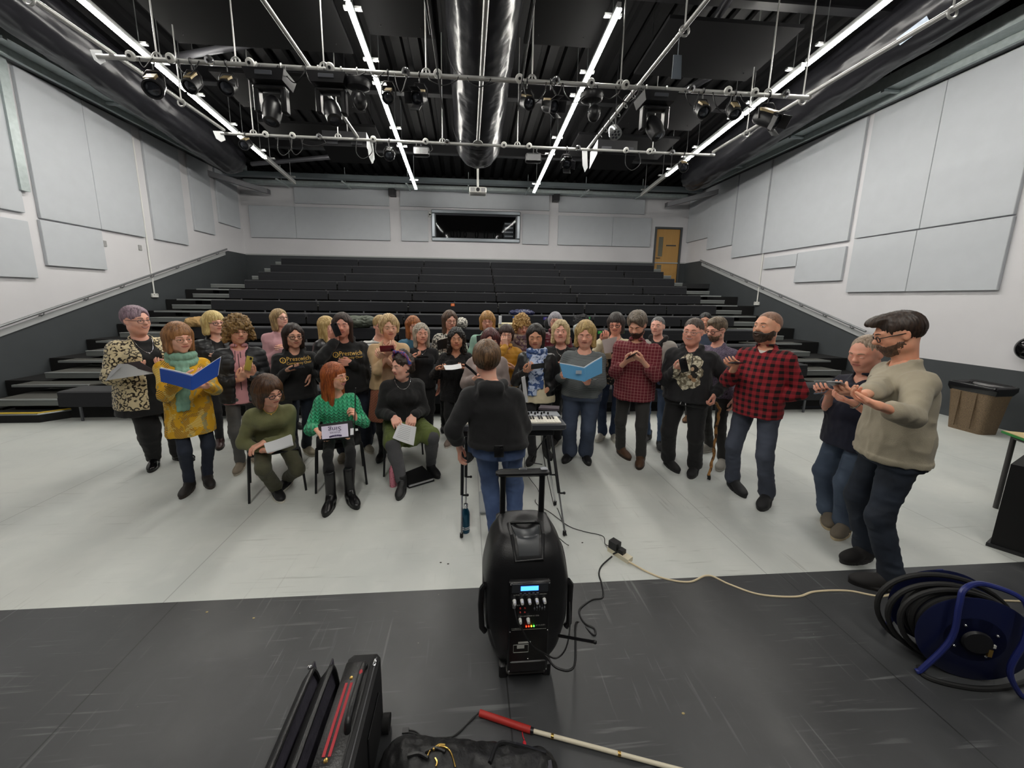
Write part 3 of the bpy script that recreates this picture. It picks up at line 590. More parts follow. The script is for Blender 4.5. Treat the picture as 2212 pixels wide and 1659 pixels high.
for px, py, lab in ((752, 318, 'black loudspeaker box under the rear pipe on the left'), (1325, 335, 'black loudspeaker box under the rear pipe on the right')):
    c = at(px, py, y=Y2+.25); t = thing('hanging_speaker', lab, 'speaker', c, 0, 'hanging loudspeakers'); MB().hexa([(c[0]-.4, c[1]-.2, c[2]-.06), (c[0]+.4, c[1]-.2, c[2]-.06), (c[0]+.4, c[1]+.25, c[2]-.2), (c[0]-.4, c[1]+.25, c[2]-.2), (c[0]-.4, c[1]-.2, c[2]+.2), (c[0]+.4, c[1]-.2, c[2]+.2), (c[0]+.4, c[1]+.25, c[2]+.12), (c[0]-.4, c[1]+.25, c[2]+.12)]).build('cabinet', M_lamp, t, smooth=False)
    for u in (-.22, .22): MB().rbox(c[0]+u-.1, c[0]+u+.1, c[1]-.21, c[1]-.2, c[2]-.03, c[2]+.08, .004).build('grille', mat('grille grey', '3a3b40', .6), t)
    MB().cyl((c[0], c[1], c[2]+.1), (c[0], c[1], roofz(c[1])), .012, 6).build('rod', M_lamp, t)
M_flag = mat('white card', 'd4d6d8', .6)
def flag(px, py, y, w, h, lab, m=M_flag, lean=0.):
    c = at(px, py, y=y); tag(MB().prism([(c[0]-w/2, c[2]+h*.5), (c[0]-w*.3, c[2]-h*.2), (c[0]+w*.1, c[2]-h*.5), (c[0]+w/2, c[2]-h*.3), (c[0]+w*.3, c[2]+h*.5)], y-.004, y+.004, 'y').build('warning_card', m, smooth=False), lab, 'card', 'cards on the rig')
flag(801, 328, Y2, .13, .42, 'white pointed card hanging from the rear pipe on the left'); flag(1263, 347, Y2, .13, .42, 'white pointed card hanging from the rear pipe on the right')
flag(212, 124, Y1, .16, .16, 'white card at the left end of the front pipe'); flag(474, 295, Y2, .2, .18, 'white card at the left end of the rear pipe')
flag(741, 183, Y1, .1, .24, 'white card beside the left moving head'); c = at(1462, 145, x=xj)
tag(MB().prism([(c[0]-.05, c[2]+.12), (c[0]-.05, c[2]-.12), (c[0]+.06, c[2]-.12), (c[0]+.045, c[2]+.12)], c[1]-.005, c[1]+.005, 'y').cyl((xj, c[1], c[2]+.11), (xj, c[1], ZR+.06), .004, 6).build('warning_card', mat('grey tag', '5d6670', .6), smooth=False), 'dark grey load tag hanging from the inner right pipe', 'tag')
# cable swags
rnd = random.Random(3)
sw = [(300, 330), (385, 430), (560, 600), (615, 660), (660, 700), (740, 790), (800, 830), (852, 880), (925, 990), (1010, 1060), (1130, 1180), (1190, 1215), (1216, 1270), (1290, 1340), (1330, 1380), (1385, 1440), (1480, 1510), (1540, 1580), (1600, 1650)]
for i, (a, b) in enumerate(sw):
    A = at(a, 118+(a-205)*.061, y=Y1-.03); B = at(b, 118+(b-205)*.061, y=Y1-.03); d = rnd.uniform(.08, .28)
    P = smoothpath([A, A+(.03, -.03, -d*.6), (A+B)/2+(0, -.04, -d), B+(-.03, -.03, -d*.5), B], 6)
    tag(MB().tube(P, .007, 5).build('rig_cable', M_wire), f'thin black cable looping under the front rig pipe, {ORD[i] if i < 16 else ORD[i-16]+" past the tall moving head"}', 'cable', 'cable loops on the rig')
sw = [(600, 625), (630, 650), (655, 700), (770, 800), (812, 838), (900, 930), (1160, 1190), (1352, 1380)]
for i, (a, b) in enumerate(sw):
    A = at(a, 292+(a-480)*.041, y=Y2-.03); B = at(b, 292+(b-480)*.041, y=Y2-.03); d = rnd.uniform(.12, .38)
    P = smoothpath([A, A+(.0, -.03, -d*.7), (A+B)/2+(0, -.04, -d), B+(.03, -.03, -d*.6), B], 6)
    tag(MB().tube(P, .008, 5).build('rig_cable', M_wire), f'thin black cable looping under the rear rig pipe, {ORD[i]} from the left', 'cable', 'cable loops on the rig')
P = [np.array((xj, y, ZR+.06))+.06*np.array((math.cos(y*23), 0, math.sin(y*23)-.4)) for y in np.linspace(Y1, Y2-.4, 70)]
tag(MB().tube(P, .006, 5).build('rig_cable', M_wire), 'tangle of black cable wound round the inner right pipe', 'cable')
# rope from the ceiling near the duct
a = at(918, 0, y=4.2); b = at(956, 235, y=4.6)
tag(MB().cyl(a, at(930, 75, y=4.3), .008, 6).cyl(at(924, 0, y=4.2), b, .008, 6).build('rig_cable', M_wire), 'straight dark cable hanging left of the big duct', 'cable')
tag(MB().cyl(at(1155, 0, y=4.2), at(1118, 240, y=4.6), .008, 6).build('rig_cable', M_wire), 'straight dark cable hanging right of the big duct', 'cable')

# ---- ducts wrapped in black plastic film
def vnoise(P, seed=0):
    P = np.asarray(P, float); I = np.floor(P).astype(np.int64); f = P-I; f = f*f*(3-2*f); out = 0
    def h(i, j, k):
        n = (i*374761393+j*668265263+k*2147483647+seed*1274126177) & 0xffffffff; n = (n ^ (n >> 13))*1274126177 & 0xffffffff
        return ((n ^ (n >> 16)) & 0xffff)/65535.
    for a in (0, 1):
        for b in (0, 1):
            for c in (0, 1):
                w = (f[..., 0] if a else 1-f[..., 0])*(f[..., 1] if b else 1-f[..., 1])*(f[..., 2] if c else 1-f[..., 2])
                out = out+w*h(I[..., 0]+a, I[..., 1]+b, I[..., 2]+c)
    return out*2-1
M_film = mat('glossy black plastic film', '1c1c20', .24, bump=.35, bscale=9); M_film2 = mat('black plastic film', '202024', .34, bump=.3, bscale=7)
def duct(A, B, r, label, name, m, end=True, amp=.02, ny=150, nt_=72, taper=.55):
    A = np.array(A, float); B = np.array(B, float); L = np.linalg.norm(B-A); D = (B-A)/L; u = np.array((1., 0, 0)); v = np.cross(u, D); v /= np.linalg.norm(v)
    s = np.concatenate([np.linspace(0, L-taper, ny), L-taper+taper*np.sin(np.linspace(0.05, math.pi/2, 14))]); a = np.linspace(0, 2*math.pi, nt_, endpoint=False)
    S, T = np.meshgrid(s, a, indexing='ij'); rr = np.where(S > L-taper, r*np.sqrt(np.clip(1-((S-(L-taper))/taper)**2, .0004, 1))*.97+.0, r)
    # creases: long diagonal wrinkles
    w = vnoise(np.stack([np.cos(T)*5+S*.6, np.sin(T)*5, S*2.2], -1))*.6+np.abs(vnoise(np.stack([np.cos(T)*9, np.sin(T)*9+S*4, S*7], -1), 3))*.5
    R_ = rr+amp*w*np.clip(rr/r*1.2, 0, 1)
    P = A+S[..., None]*D+(R_*np.cos(T))[..., None]*u+(R_*np.sin(T))[..., None]*v
    n = len(s); V = P.reshape(-1, 3); i, j = np.meshgrid(np.arange(n-1), np.arange(nt_), indexing='ij'); k = (j+1) % nt_
    F = np.stack([i*nt_+j, (i+1)*nt_+j, (i+1)*nt_+k, i*nt_+k], -1).reshape(-1, 4)
    t = thing(name, label, 'duct', A); link_mesh('film_wrap', V, F[:, ::-1], m, t); return BVHTree.FromPolygons([tuple(q) for q in V], [tuple(map(int, q)) for q in F])
dA = at(1037, -160, y=3.5)
t = duct((.18, 1.2, 6.45), (.24, 10.4, 6.45-.099*9.2), .53, 'huge ventilation duct wrapped in shiny black film down the middle of the roof', 'ventilation_duct', M_film, amp=.022)
duct((-6.65, -3, 7.03), (-6.65, 12.1, 7.03+SLOPE*15.1), .42, 'long duct wrapped in black film along the left side of the roof', 'ventilation_duct', M_film2, amp=.045, ny=190)
DR = duct((6.95, -3, 7.03), (6.95, 12.1, 7.03+SLOPE*15.1), .42, 'long duct wrapped in black film along the right side of the roof', 'ventilation_duct', M_film2, amp=.045, ny=190)
for i, y in enumerate((2.4, 4.6, 6.8, 9.0)):
    a = np.linspace(0, 2*math.pi, 40, endpoint=False); z = 6.45-.099*(y-1.2); tag(MB().tube(np.stack([.2+.545*np.cos(a), 0*a+y, z+.545*np.sin(a)], 1), .006, 6, closed=True).build('duct_strap', M_wire), f'thin strap round the big central duct, {ORD[i]} from the camera', 'strap')
# projector under the end of the duct
c = at(1032, 412, y=11.2); t = thing('projector', 'small white projector hanging below the far end of the central duct', 'projector', c)
MB().rbox(c[0]-.24, c[0]+.24, c[1]-.18, c[1]+.18, c[2]-.1, c[2]+.06, .02).build('body', M_wplastic, t); MB().lathe([(0, 0), (.05, 0), (.05, .03), (0, .03)], (c[0], c[1]-.18, c[2]-.02), (0, -1, 0), 18).build('lens', M_lamp, t)
MB().cyl(c+(0, 0, .05), (c[0], c[1], roofz(c[1])), .03).build('mount_pole', M_wplastic, t)
for u in (-.15, .15): MB().box(c[0]+u-.06, c[0]+u+.06, c[1]-.185, c[1]-.18, c[2]-.07, c[2]+.03).build('vent', mat('vent grey', '9a9a9a', .6), t, smooth=False)
# black acoustic rafts
M_raft = mat('black acoustic raft', '09090a', .95, spec=.15); M_raftg = mat('dark grey acoustic raft', '121214', .95, spec=.15)
def raft(p, label, m=M_raft):
    Q = [roofpt(*q, 6.45) for q in p]; x0, x1 = min(q[0] for q in Q), max(q[0] for q in Q); y0, y1 = min(q[1] for q in Q), max(q[1] for q in Q)
    t = thing('acoustic_raft', label, 'ceiling raft', (x0, y0, Q[0][2]), 0, 'ceiling rafts')
    Z = lambda y: 6.45+SLOPE*y
    MB().hexa([(x0, y0, Z(y0)), (x1, y0, Z(y0)), (x1, y1, Z(y1)), (x0, y1, Z(y1)), (x0, y0, Z(y0)+.05), (x1, y0, Z(y0)+.05), (x1, y1, Z(y1)+.05), (x0, y1, Z(y1)+.05)]).build('board', m, t, smooth=False)
    for x in (x0+.2, x1-.2): MB().cyl((x, y1-.2, Z(y1)), (x, y1-.2, roofz(y1)), .006, 6).build('hanger', M_wire, t)
raft([(387, 93), (728, 112), (690, -60)], 'large black ceiling raft at the upper left')
raft([(523, 227), (790, 244), (735, 170)], 'black ceiling raft behind the left moving heads')
raft([(1727, 60), (1613, 174), (1369, 161)], 'large dark ceiling raft at the upper right', M_raftg)
raft([(1562, 209), (1495, 280), (1330, 275)], 'dark ceiling raft behind the tall moving head', M_raftg)
raft([(800, 75), (940, 82), (900, -60)], 'black ceiling raft between the inner left lights and the duct')
raft([(1140, 95), (1280, 100), (1160, -60)], 'black ceiling raft between the duct and the inner right lights')
raft([(1249, 293), (1464, 300), (1420, 345)], 'grey ceiling raft behind the rear pipe on the right', M_raftg)
raft([(560, 265), (810, 275), (800, 310)], 'black ceiling raft behind the rear pipe on the left')
# sticker on the right duct
def onduct(px, py):
    d = Vector(ray(px, py)).normalized(); h = DR.ray_cast(Vector(CAM), d); return np.array(h[0])-np.array(d)*.012 if h[0] is not None else at(px, py, y=4.5)
A, B, Cc, D = [onduct(*q) for q in ((1936, 84), (2002, 34), (2010, 50), (1944, 98))]
t = thing('duct_label', 'pale label strip with blue print stuck on the right duct', 'label', A)
g_ = [[(A*(1-u)+B*u)*(1-v)+(D*(1-u)+Cc*u)*v for v in (0, 1)] for u in np.linspace(0, 1, 5)]; MB().sheet(g_, .002).build('paper', mat('label paper', 'b9c6d6', .5), t, smooth=False)
m_ = (A+D)/2*.88+(B+Cc)/2*.12; ux = nrm(B-A); uz = nrm(A-D); nn = nrm(np.cross(ux, uz)); nn = nn if nn@(np.array(CAM)-A) > 0 else -nn
MB().obox(m_+nn*.006, ux, uz, nn, .03, .03, .002).build('blue_print', mat('blue print', '3a78c8', .5), t, smooth=False)
# ================================================================ people engine: smooth bodies from distance fields

class SD:
    def __init__(s, lo, hi, h):
        s.h = h; s.lo = np.array(lo, float); n = np.ceil((np.array(hi)-s.lo)/h).astype(int)+1; s.n = n
        s.ax = [(s.lo[i]+h*np.arange(n[i])).astype(np.float32) for i in range(3)]; s.D = np.full(n, .3, np.float32)
    def sub(s, lo, hi):
        sl = []
        for i in range(3):
            a = max(0, int((lo[i]-s.lo[i])/s.h)-1); b = min(s.n[i], int((hi[i]-s.lo[i])/s.h)+3)
            if b <= a: return None
            sl.append(slice(a, b))
        return tuple(sl)
    def pts(s, sl): return s.ax[0][sl[0]][:, None, None], s.ax[1][sl[1]][None, :, None], s.ax[2][sl[2]][None, None, :]
    def put(s, sl, d, k, cut=False):
        D = s.D[sl]
        if cut: d = -d
        if k <= 0: s.D[sl] = np.maximum(D, d) if cut else np.minimum(D, d); return
        sg = -1. if cut else 1.; a, b = D*sg, d*sg; h = np.clip(.5+.5*(b-a)/k, 0, 1); s.D[sl] = sg*(b+(a-b)*h-k*h*(1-h))
    def cap(s, a, b, r1, r2=None, k=.02, cut=False, flat=None):
        a, b = np.array(a, float), np.array(b, float); r2 = r1 if r2 is None else r2; m = max(r1, r2)*(1 if flat is None else max(1, 1/flat[1]))+k+s.h*2
        sl = s.sub(np.minimum(a, b)-m, np.maximum(a, b)+m)
        if sl is None: return
        x, y, z = s.pts(sl); d = b-a; L2 = d@d+1e-9; px, py, pz = x-a[0], y-a[1], z-a[2]; t = np.clip((px*d[0]+py*d[1]+pz*d[2])/L2, 0, 1)
        qx, qy, qz = px-t*d[0], py-t*d[1], pz-t*d[2]
        if flat is not None:
            n, f = flat; n = nrm(n); q = (qx*n[0]+qy*n[1]+qz*n[2])*(1/f-1); qx, qy, qz = qx+q*n[0], qy+q*n[1], qz+q*n[2]
        s.put(sl, np.sqrt(qx*qx+qy*qy+qz*qz)-(r1+(r2-r1)*t), k, cut)
    def ell(s, c, r, k=.02, cut=False, R=None):
        c, r = np.array(c, float), np.array(r if not np.isscalar(r) else (r,)*3, float); m = r.max()+k+s.h*2 if R is not None else r+k+s.h*2; sl = s.sub(c-m, c+m)
        if sl is None: return
        x, y, z = s.pts(sl); x, y, z = x-c[0], y-c[1], z-c[2]
        if R is not None: R = np.array(R); x, y, z = R[0, 0]*x+R[0, 1]*y+R[0, 2]*z, R[1, 0]*x+R[1, 1]*y+R[1, 2]*z, R[2, 0]*x+R[2, 1]*y+R[2, 2]*z
        k0 = np.sqrt((x/r[0])**2+(y/r[1])**2+(z/r[2])**2); k1 = np.sqrt((x/r[0]**2)**2+(y/r[1]**2)**2+(z/r[2]**2)**2)+1e-6
        s.put(sl, k0*(k0-1)/k1, k, cut)
    def trunk(s, prof, k=.03, n=2.3, z0=None, z1=None):     # rows of (z, half width, half depth, cx, cy)
        P = np.array(prof, float); P = P[np.argsort(P[:, 0])]; z0 = P[0, 0] if z0 is None else z0; z1 = P[-1, 0] if z1 is None else z1
        w = P[:, 1].max()+.06; sl = s.sub((P[:, 3].min()-w, P[:, 4].min()-w, z0-k-.02), (P[:, 3].max()+w, P[:, 4].max()+w, z1+k+.02))
        if sl is None: return
        x, y, z = s.pts(sl); zz = s.ax[2][sl[2]]
        ip = []
        for c in range(1, 5):
            v = sum(np.interp(zz+o, P[:, 0], P[:, c]) for o in (-.03, -.015, 0, .015, .03))/5; ip.append(v[None, None, :].astype(np.float32))
        W, Dp, cx, cy = ip; q = (np.abs((x-cx)/W)**n+np.abs((y-cy)/Dp)**n)**(1/n); d = (q-1)*np.minimum(W, Dp)
        s.put(sl, np.maximum(d, np.maximum(z0-z, z-z1)).astype(np.float32), k)
    def below(s, zc, nx=0., ny=0.):            # cut away everything under a (tilted) plane
        x, y, z = s.pts((slice(None),)*3); s.D = np.maximum(s.D, (zc+nx*x+ny*y)-z)
    def above(s, zc, nx=0., ny=0.):
        x, y, z = s.pts((slice(None),)*3); s.D = np.maximum(s.D, z-(zc+nx*x+ny*y))
    def mesh(s, smooth=1):
        D = s.D; D[0] = D[-1] = .1; D[:, 0] = D[:, -1] = .1; D[:, :, 0] = D[:, :, -1] = .1
        ins = D < 0; nx, ny, nz = D.shape
        c = np.zeros((nx-1, ny-1, nz-1), np.int8)
        for a in (0, 1):
            for b in (0, 1):
                for e in (0, 1): c += ins[a:nx-1+a, b:ny-1+b, e:nz-1+e]
        I = np.argwhere((c > 0) & (c < 8)); idx = np.full(c.shape, -1, np.int64); idx[tuple(I.T)] = np.arange(len(I))
        if not len(I): return np.zeros((0, 3)), np.zeros((0, 4), int)
        acc = np.zeros((len(I), 3)); cnt = np.zeros(len(I)); off = [(a, b, e) for a in (0, 1) for b in (0, 1) for e in (0, 1)]
        for p in off:
            for ax in range(3):
                if p[ax]: continue
                q = list(p); q[ax] = 1; A = D[tuple((I+p).T)]; B = D[tuple((I+q).T)]; m = (A < 0) != (B < 0); t = np.where(m, A/(A-B+1e-12), 0)
                P = np.tile(np.array(p, float), (len(I), 1)); P[:, ax] = t; acc += P*m[:, None]; cnt += m
        V = s.lo+(I+acc/np.maximum(cnt, 1)[:, None])*s.h; F = []
        for ax in range(3):
            u, v = [(1, 2), (2, 0), (0, 1)][ax]; sa = [slice(None)]*3; sb = [slice(None)]*3; sa[ax] = slice(0, -1); sb[ax] = slice(1, None)
            A, B = ins[tuple(sa)], ins[tuple(sb)]; E = np.argwhere(A != B); E = E[(E[:, u] > 0) & (E[:, v] > 0) & (E[:, u] < D.shape[u]-1) & (E[:, v] < D.shape[v]-1)]
            if not len(E): continue
            du = np.zeros(3, int); du[u] = 1; dv = np.zeros(3, int); dv[v] = 1
            q = np.stack([idx[tuple((E-du-dv).T)], idx[tuple((E-dv).T)], idx[tuple(E.T)], idx[tuple((E-du).T)]], 1)
            fl = ~A[tuple(E.T)]; q[fl] = q[fl][:, ::-1]; F.append(q)
        F = np.concatenate(F); F = F[(F >= 0).all(1)]
        for _ in range(smooth): V = relax(V, F)
        return V, F
def relax(V, F, w=.5):
    acc = np.zeros_like(V); cnt = np.zeros(len(V))
    for i in range(4):
        for j in (1, 3): np.add.at(acc, F[:, i], V[F[:, (i+j) % 4]]); np.add.at(cnt, F[:, i], 1)
    return V*(1-w)+w*acc/np.maximum(cnt, 1)[:, None]
def vnorm(V, F):
    a, b, c, d = (V[F[:, i]] for i in range(4)); n = np.cross(c-a, d-b); N = np.zeros_like(V)
    for i in range(4): np.add.at(N, F[:, i], n)
    return N/(np.linalg.norm(N, axis=1)[:, None]+1e-12)
def folds(V, F, amp, seed, sc=(9, 9, 5)):           # soft cloth creases
    P = V*np.array(sc)+seed*7.3; w = vnoise(P, seed)*.6+(1-2*np.abs(vnoise(P*1.9+3, seed+1)))*.45+vnoise(P*(3.7, 3.7, 5), seed+2)*.16
    return V+vnorm(V, F)*(w*amp)[:, None]
def rotm(yaw=0, pitch=0, roll=0):                    # degrees; yaw about z, pitch nods down, roll tilts to the person's right
    y, p, r = map(math.radians, (yaw, pitch, roll)); Rz = np.array([[math.cos(y), -math.sin(y), 0], [math.sin(y), math.cos(y), 0], [0, 0, 1]])
    Rx = np.array([[1, 0, 0], [0, math.cos(p), math.sin(p)], [0, -math.sin(p), math.cos(p)]]); Ry = np.array([[math.cos(r), 0, math.sin(r)], [0, 1, 0], [-math.sin(r), 0, math.cos(r)]])
    return Rz@Rx@Ry
def ik(a, c, l1, l2, pole):
    a, c = np.array(a, float), np.array(c, float); d = c-a; L = np.linalg.norm(d); u = d/L; mx = (l1+l2)*.995
    if L > mx: f = L/mx; l1 *= f; l2 *= f
    x = (L*L+l1*l1-l2*l2)/(2*L); h = math.sqrt(max(l1*l1-x*x, 1e-6)); p = np.array(pole, float); p = p-u*(p@u); return a+u*x+nrm(p)*h
def skin_mat(base, name='skin'):
    g = G('skin tone '+base, .5); c = g.mix(g.step(g.noise(14, 4), .35, .65), base, tuple(min(1, v*k) for v, k in zip(hexc(base), (1.06, .9, .86)))); g.col(c)
    g.b.inputs['Subsurface Weight'].default_value = .08; g.b.inputs['Subsurface Radius'].default_value = (.02, .008, .004); g.bump(g.noise(300, 2), .08, .002); return g.m
_sk = {}
def skin(base):
    c = [min(255, int(int(base[i:i+2], 16)*.86+k)) for i, k in ((0, 50), (2, 46), (4, 44))]; base = '%02x%02x%02x' % tuple(c)
    if base not in _sk: _sk[base] = skin_mat(base)
    return _sk[base]
_hm = {}
def hair_mat(c1, c2):
    if (c1, c2) not in _hm:
        g = G('hair '+c1, .45); n = g.noise(1.0, 5, g.vec((110, 110, 9)), .5); m = g.noise(11, 3); c = g.mix(g.step(g.math('ADD', g.math('MULTIPLY', n, .7), g.math('MULTIPLY', m, .3)), .42, .58), c1, c2)
        g.col(c); g.bump(n, .5, .004); _hm[(c1, c2)] = g.m
    return _hm[(c1, c2)]
M_white_eye = mat('eye white', 'e2ddd6', .25); M_teeth = mat('teeth', 'e8e2d6', .3); M_iris = mat('iris', '33281f', .15)
def join(parts):
    V = []; F3 = []; M = []; n = 0
    for v, f, m in parts:
        if not len(v): continue
        V.append(np.asarray(v, float)); f4 = [list(map(int, q)) for q in (f.tolist() if isinstance(f, np.ndarray) else f)]
        F3 += [[n+i for i in q] for q in f4]; M += [m]*len(f4); n += len(v)
    return np.concatenate(V), F3, M
HEADC = {}
def head_geo(o):
    """head in its own frame, origin mid-head; returns list of (V, F, material slot)"""
    nb = o['nb']; s = SD((-.125, -.14, min(-.2, nb[2]-.03)), (.125, .15, .15), o.get('hres', .0045)); jw = o.get('jaw', 1.); ft = o.get('fat', 0.)
    s.ell((0, -.018, .032), (.076, .096, .086), 0); s.ell((0, .018, -.002), (.066+ft*.006, .074, .086), .03); s.ell((0, .02, -.058), (.052*jw+ft*.012, .06, .05), .03)
    s.ell((0, .063, -.096), (.024*jw, .021, .019), .03)
    for q in (-1, 1):
        s.ell((q*.037, .056, -.024), (.024+ft*.004, .025, .022), .03); s.ell((q*(.043*jw+ft*.006), .01, -.07), (.018, .035, .022), .03)
        s.ell((q*.012, .098, -.0235), (.0075, .009, .0065), .008)
        s.cap((q*.014, .083, .026), (q*.042, .07, .027), .012, .01, .018)
    if ft: s.ell((0, .035, -.1), (.045, .04, .03+.01*ft), .03)
    s.cap((0, .085, .02), (0, .106, -.016), .0075, .0115, .014); s.ell((0, .108, -.0185), (.0115, .011, .0095), .01)
    s.ell((0, .077, -.052), (.03, .015, .02), .025)
    for q in (-1, 1):
        s.ell((q*.031, .101, .007), (.0185, .016, .0105), .012, True); s.ell((q*.031, .0795, .005), (.015, .0125, .0115), .006)
        s.ell((q*.078, -.01, -.003), (.0085, .019, .031), .008, R=rotm(-q*18, 12)); s.ell((q*.088, -.004, .002), (.006, .009, .015), .006, True)
    s.cap((0, .07, -.0545), (0, .1, -.0545), .001, .001, .001); s.ell((0, .096, -.0535), (.022, .006, .0022), .006, True)
    neck = o.get('neck', .052); s.cap((0, -.022, -.04), nb, neck*.98, neck*1.08, .03)
    V, F = s.mesh(1); out = [(V, F, 0)]; hb_ = BVHTree.FromPolygons([tuple(v) for v in V], [tuple(map(int, f)) for f in F])
    def sy(x, z, d=.09):
        h = hb_.ray_cast(Vector((x, .3, z)), Vector((0, -1, 0))); return h[0][1] if h[0] is not None else d
    op = o.get('open', .8); sm = o.get('smile', .3)
    gz = o.get('gaze', 0.)
    for q in (-1, 1):
        e = MB().sph((q*.031, .0848, .0045-.0012*(1-op)), (.0118, .0085, max(.0016, .0056*op)), 14, 8); out.append((np.array(e.V), e.F, 1))
        if op > .3:
            e = MB().sph((q*.031+gz*.005, .0905, .0045-.002*(1-op)), (.0052, .0035, min(.0052, .0056*op)), 12, 8); out.append((np.array(e.V), e.F, 2))
        P = [(q*(.031+u*.0135), .0898-.006*u*u, .0045+.0062*op*(1-u*u)-(0 if op > .3 else .001)) for u in np.linspace(-1, 1, 9)]; e = MB().tube(P, .0013, 6); out.append((np.array(e.V), e.F, 5))
        P = [(q*(.014+.034*t), sy(q*(.014+.034*t), .0285+.006*math.sin(t*2.6)-.004*t)+.0004, .0285+.006*math.sin(t*2.6)-.004*t) for t in np.linspace(0, 1, 8)]; e = MB().tube(P, [.0022, .0032, .0034, .0034, .0032, .0028, .002, .001], 6); out.append((np.array(e.V), e.F, 5))
    mw = .0262+.005*sm; zc = -.0535
    def lipp(u, dz, dy): x, z = u*mw, zc+dz*(1-u*u)+.009*sm*u*u; return (x, max(sy(x, z+.004), sy(x, z-.004))+dy, z)
    us = np.linspace(-1, 1, 13); th = o.get('teeth', 0.)
    r = [.0009+.0024*(1-u*u)**.6 for u in us]
    e = MB().tube([lipp(u, .0032+.003*th-.0012*math.exp(-(u*6)**2), 0) for u in us], r, 8); out.append((np.array(e.V), e.F, 3))
    e = MB().tube([lipp(u, -.0036-.006*th, .0005) for u in us], [q*1.15 for q in r], 8); out.append((np.array(e.V), e.F, 3))
    if th:
        e = MB().tube([lipp(u, -.001, -.002) for u in us*.82], [.0042*th+.001]*13, 8); out.append((np.array(e.V), e.F, 4))
    else:
        e = MB().tube([lipp(u, -.0002, .0018) for u in us*.9], .0009, 5); out.append((np.array(e.V), e.F, 5))
    return out
def hair_geo(o):
    st = o['hair']; t = st.get('vol', .014); L = st.get('len', -.08); s = SD((-.2, -.2, min(L-.06, -.14)), (.2, .19, .19), .0055)
    s.ell((0, -.02, .034+t*.3), (.077+t, .097+t, .088+t), 0)
    sw = st.get('flare', .0)
    if L < -.03:
        for q in (-1, 1):
            s.cap((q*(.058+t*.6), -.0, .03), (q*(.062+t*.7+sw), st.get('fwd', .012), L), .026+t*.4, .02+t*.3, .03)
            s.cap((q*.045, -.05, .02), (q*(.045+sw*.6), -.06, L), .045+t*.5, .036+t*.5, .04)
        s.cap((0, -.055, .02), (0, -.065-sw*.3, L), .05+t*.5, .04+t*.5, .04)
    for e in st.get('extra', []):
        if len(e) == 2: s.ell(e[0], e[1], .02)
        else: s.cap(e[0], e[1], e[2], e[3], .025)
    hz = st.get('line', .062); hz += .014 if hz >= .055 else 0                      # height of the hairline
    fx = st.get('fx', .062)
    s.ell((st.get('part', 0.)*.6, .12, hz-.115), (fx, .095, .118), .01, True)
    if st.get('parted') is not None: s.ell((st['parted'], .118, .066), (.036, .052, .034), .012, True)
    s.cap((0, .09, -.05), (0, .1, -.25), .06 if L < -.05 else .09, .085, .015, True)
    for q in (-1, 1):
        if st.get('ears'): s.ell((q*.09, .012, -.01), (.035, .032, .045), .01, True)
    if 'clip' in st: a, b = st['clip']; x, y, z = s.pts((slice(None),)*3); s.D = np.maximum(s.D, a+b*y-z)
    if L >= -.03 or st.get('napecut'): s.ell((0, .02, -.12), (.085, .1, .09), .02, True)
    if 'lcut' in st: s.below(st['lcut'])
    V, F = s.mesh(2)
    if not len(V): return V, F
    N = vnorm(V, F); cz = st.get('curl', 0.)
    if cz: P = V*55; V = V+N*(cz*(vnoise(P, 5)+.6*vnoise(P*1.9, 6)))[:, None]
    az_ = np.arctan2(V[:, 0], V[:, 1]+.01); rr_ = np.minimum(1, np.hypot(V[:, 0], V[:, 1])/.05); ang = np.stack([np.cos(az_)*13*rr_, np.sin(az_)*13*rr_, V[:, 2]*7], 1)
    V = V+N*(st.get('groove', .0045)*vnoise(ang*1.6, 9)+.0012*vnoise(ang*(5, 5, 2), 8))[:, None]
    return V, F
def hand_sdf(s, W, Fd, Nd, side, curl=.5, sc=1., spread=1., thumb=.5):
    """W wrist, Fd finger direction, Nd palm normal; side: +1 thumb towards Fd x Nd"""
    F = nrm(Fd); N = np.array(Nd, float); N = nrm(N-F*(N@F)); S = np.cross(F, N)*side
    P = lambda f, x, n: W+(F*f+S*x+N*n)*sc
    ln = (.058, .071, .077, .069); xs = (-.032, -.011, .011, .032); kn = (.078, .086, .09, .086)
    for i in range(4):
        k = P(kn[i], xs[i], 0.); s.cap(P(.004, xs[i]*.55, 0), k, .0135*sc, .0115*sc, .012, flat=(N, .95))
        c = curl if np.isscalar(curl) else curl[i]; a = 0.; p = k; r = .0092*sc
        for j, (fr, bend) in enumerate(((.44, .95), (.31, 1.2), (.25, .7))):
            a += c*bend*1.15; d = F*math.cos(a)+N*math.sin(a)+S*(xs[i]*1.2*spread*math.cos(a)); q = p+nrm(d)*ln[i]*fr*sc; s.cap(p, q, r, r*.93, .004); p = q; r *= .93
    a = P(.018, .024, .008); b = P(.018+.026, .024+.03*(1-thumb*.4), .008+.02*thumb); c = b+nrm(F*(.9)+S*(.35-.6*thumb)+N*(.15+.5*thumb))*.034*sc; d = c+nrm(F*1.+S*(.05-.5*thumb)+N*(.1+.3*thumb))*.027*sc
    s.cap(a, b, .015*sc, .0115*sc, .014); s.cap(b, c, .0112*sc, .0102*sc, .006); s.cap(c, d, .0102*sc, .0088*sc, .004)
SHOEC = {}
